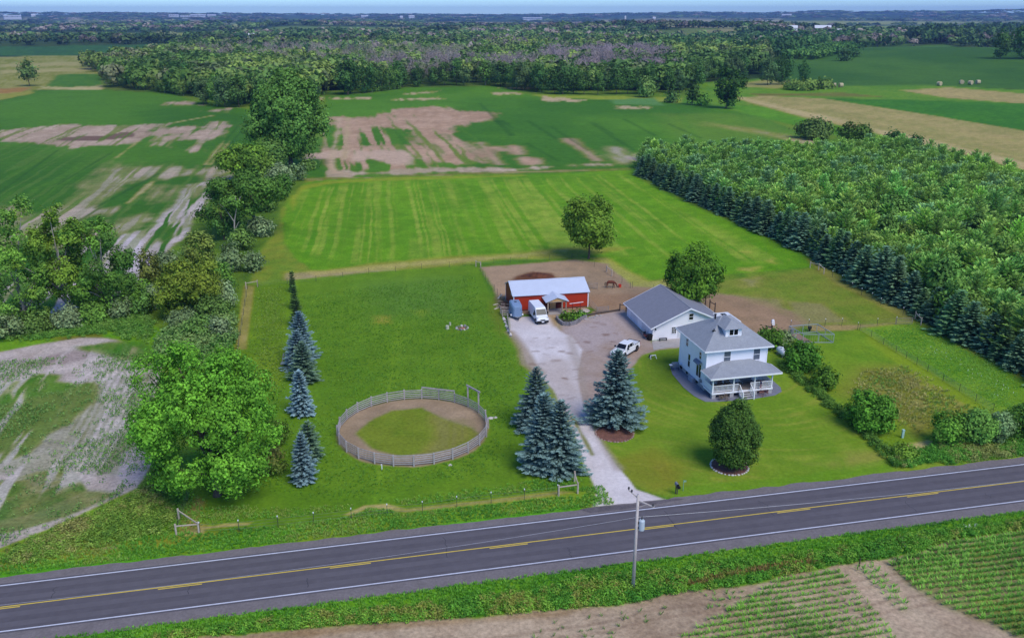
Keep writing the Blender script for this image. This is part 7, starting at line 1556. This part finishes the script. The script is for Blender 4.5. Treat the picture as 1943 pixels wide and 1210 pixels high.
farm('white-roofed shed farthest left of the right hand farms', 1448, 60, 15, 7, WR); farm('white barn with tall gable, second of the right hand farms', 1503, 61, 16, 9, WR)
farm('red barn with white roof, third of the right hand farms', 1560, 62, 26, 10, WR, (128, 60, 52)); farm('white small house right of the far red barn', 1591, 64, 8, 6, WR)
farm('small white shed at the woods right of the far farms', 1721, 60, 7, 5, WR); farm('tiny reddish house in the far trees right of centre', 1175, 73, 12, 4, (120, 82, 76), (150, 120, 110))
for i, (px, py, w, h) in enumerate([(24, 36, 24, 2.5), (64, 34, 6, 3), (330, 34, 16, 2.5), (352, 36, 16, 2.5), (376, 34, 24, 3), (402, 33, 14, 2.2), (781, 36, 10, 3), (692, 35, 12, 2.5), (1010, 39, 34, 2.2), (1492, 33, 16, 2.5), (762, 37, 5, 3), (1241, 40, 5, 3)]):
    farm('pale low building on the far horizon ridge', px, py, w, h, (206, 208, 214), (198, 200, 208), lift=16).__setitem__('group', 'pale buildings on the horizon')
def towerat(label, px, py, hpx, wpx, name, cat):
    x, y = G(px, py); z = float(hfun(x, y)); Z = math.hypot(x, y); h = hpx * Z / F + 14; w = wpx * Z / F; t = thing(name, label, cat, (x, y, z))
    mb = MB(); mb.tube([(0, 0, 0), (0, 0, h)], w / 2, 14); mb.build('shaft', mat('far_wall_206_208', (206, 206, 208)), t); mb = MB(); mb.tube([(0, 0, h), (0, 0, h + w * .35), (0, 0, h + w * .5)], [w / 2 * 1.02, w * .35, w * .05], 14); mb.build('dome', mat('far_roof_214_222', WR), t)
towerat('pale silo rising above the far woods right of centre', 1186, 42, 5, 3.2, 'silo', 'silo')
# ------------------------------------------------------------------ air, light, camera
SUN_EL, SUN_AZ = RA(52), RA(143)     # azimuth clockwise from +Y
m = bpy.data.materials.new('haze'); m.use_nodes = True; nt = m.node_tree; nt.nodes.clear()
out = nt.nodes.new('ShaderNodeOutputMaterial'); pv = nt.nodes.new('ShaderNodeVolumePrincipled')
pv.inputs['Color'].default_value = (.30, .50, 1.0, 1); pv.inputs['Density'].default_value = 7e-5; pv.inputs['Anisotropy'].default_value = 0.0
nt.links.new(pv.outputs[0], out.inputs['Volume'])
mb = MB(); mb.box(-19000, 19000, -600, 17500, -13, 175); tag(mb.build('haze', m), kind='stuff')

w = bpy.data.worlds.new('World'); bpy.context.scene.world = w; w.use_nodes = True; nt = w.node_tree
bg = nt.nodes['Background']; sky = nt.nodes.new('ShaderNodeTexSky'); sky.sky_type = 'NISHITA'; sky.sun_disc = False
sky.sun_elevation = SUN_EL; sky.sun_rotation = SUN_AZ; sky.altitude = 300; sky.air_density = .8; sky.dust_density = .15; sky.ozone_density = 3.0
mx = nt.nodes.new('ShaderNodeMix'); mx.data_type = 'RGBA'; mx.blend_type = 'MULTIPLY'; mx.inputs[0].default_value = 1; mx.inputs[7].default_value = (.49, .69, .93, 1)
nt.links.new(sky.outputs[0], mx.inputs[6]); nt.links.new(mx.outputs[2], bg.inputs['Color']); bg.inputs['Strength'].default_value = .145
ld = bpy.data.lights.new('sun', 'SUN'); ld.energy = 2.1; ld.angle = RA(34); ld.color = (1, .93, .82)
lo = bpy.data.objects.new('sun', ld); C.objects.link(lo)
sd_ = Vector((math.sin(SUN_AZ) * math.cos(SUN_EL), math.cos(SUN_AZ) * math.cos(SUN_EL), math.sin(SUN_EL)))
lo.rotation_euler = (-sd_).to_track_quat('-Z', 'Y').to_euler(); lo.location = (60, -40, 150)
cam = bpy.data.cameras.new('camera'); co = bpy.data.objects.new('camera', cam); C.objects.link(co)
cam.sensor_width = 36; cam.lens = 36 * F / 1943; cam.clip_end = 40000; cam.clip_start = .5
co.location = (0, 0, H); co.rotation_euler = (PI / 2 - PIT, 0, 0)
sc = bpy.context.scene; sc.camera = co
sc.view_settings.view_transform = 'Standard'; sc.view_settings.look = 'None'; sc.view_settings.exposure = 0.5; sc.view_settings.gamma = 1
sc.cycles.max_bounces = 5; sc.cycles.diffuse_bounces = 3; sc.cycles.volume_bounces = 0; sc.cycles.transparent_max_bounces = 4; sc.cycles.use_denoising = True
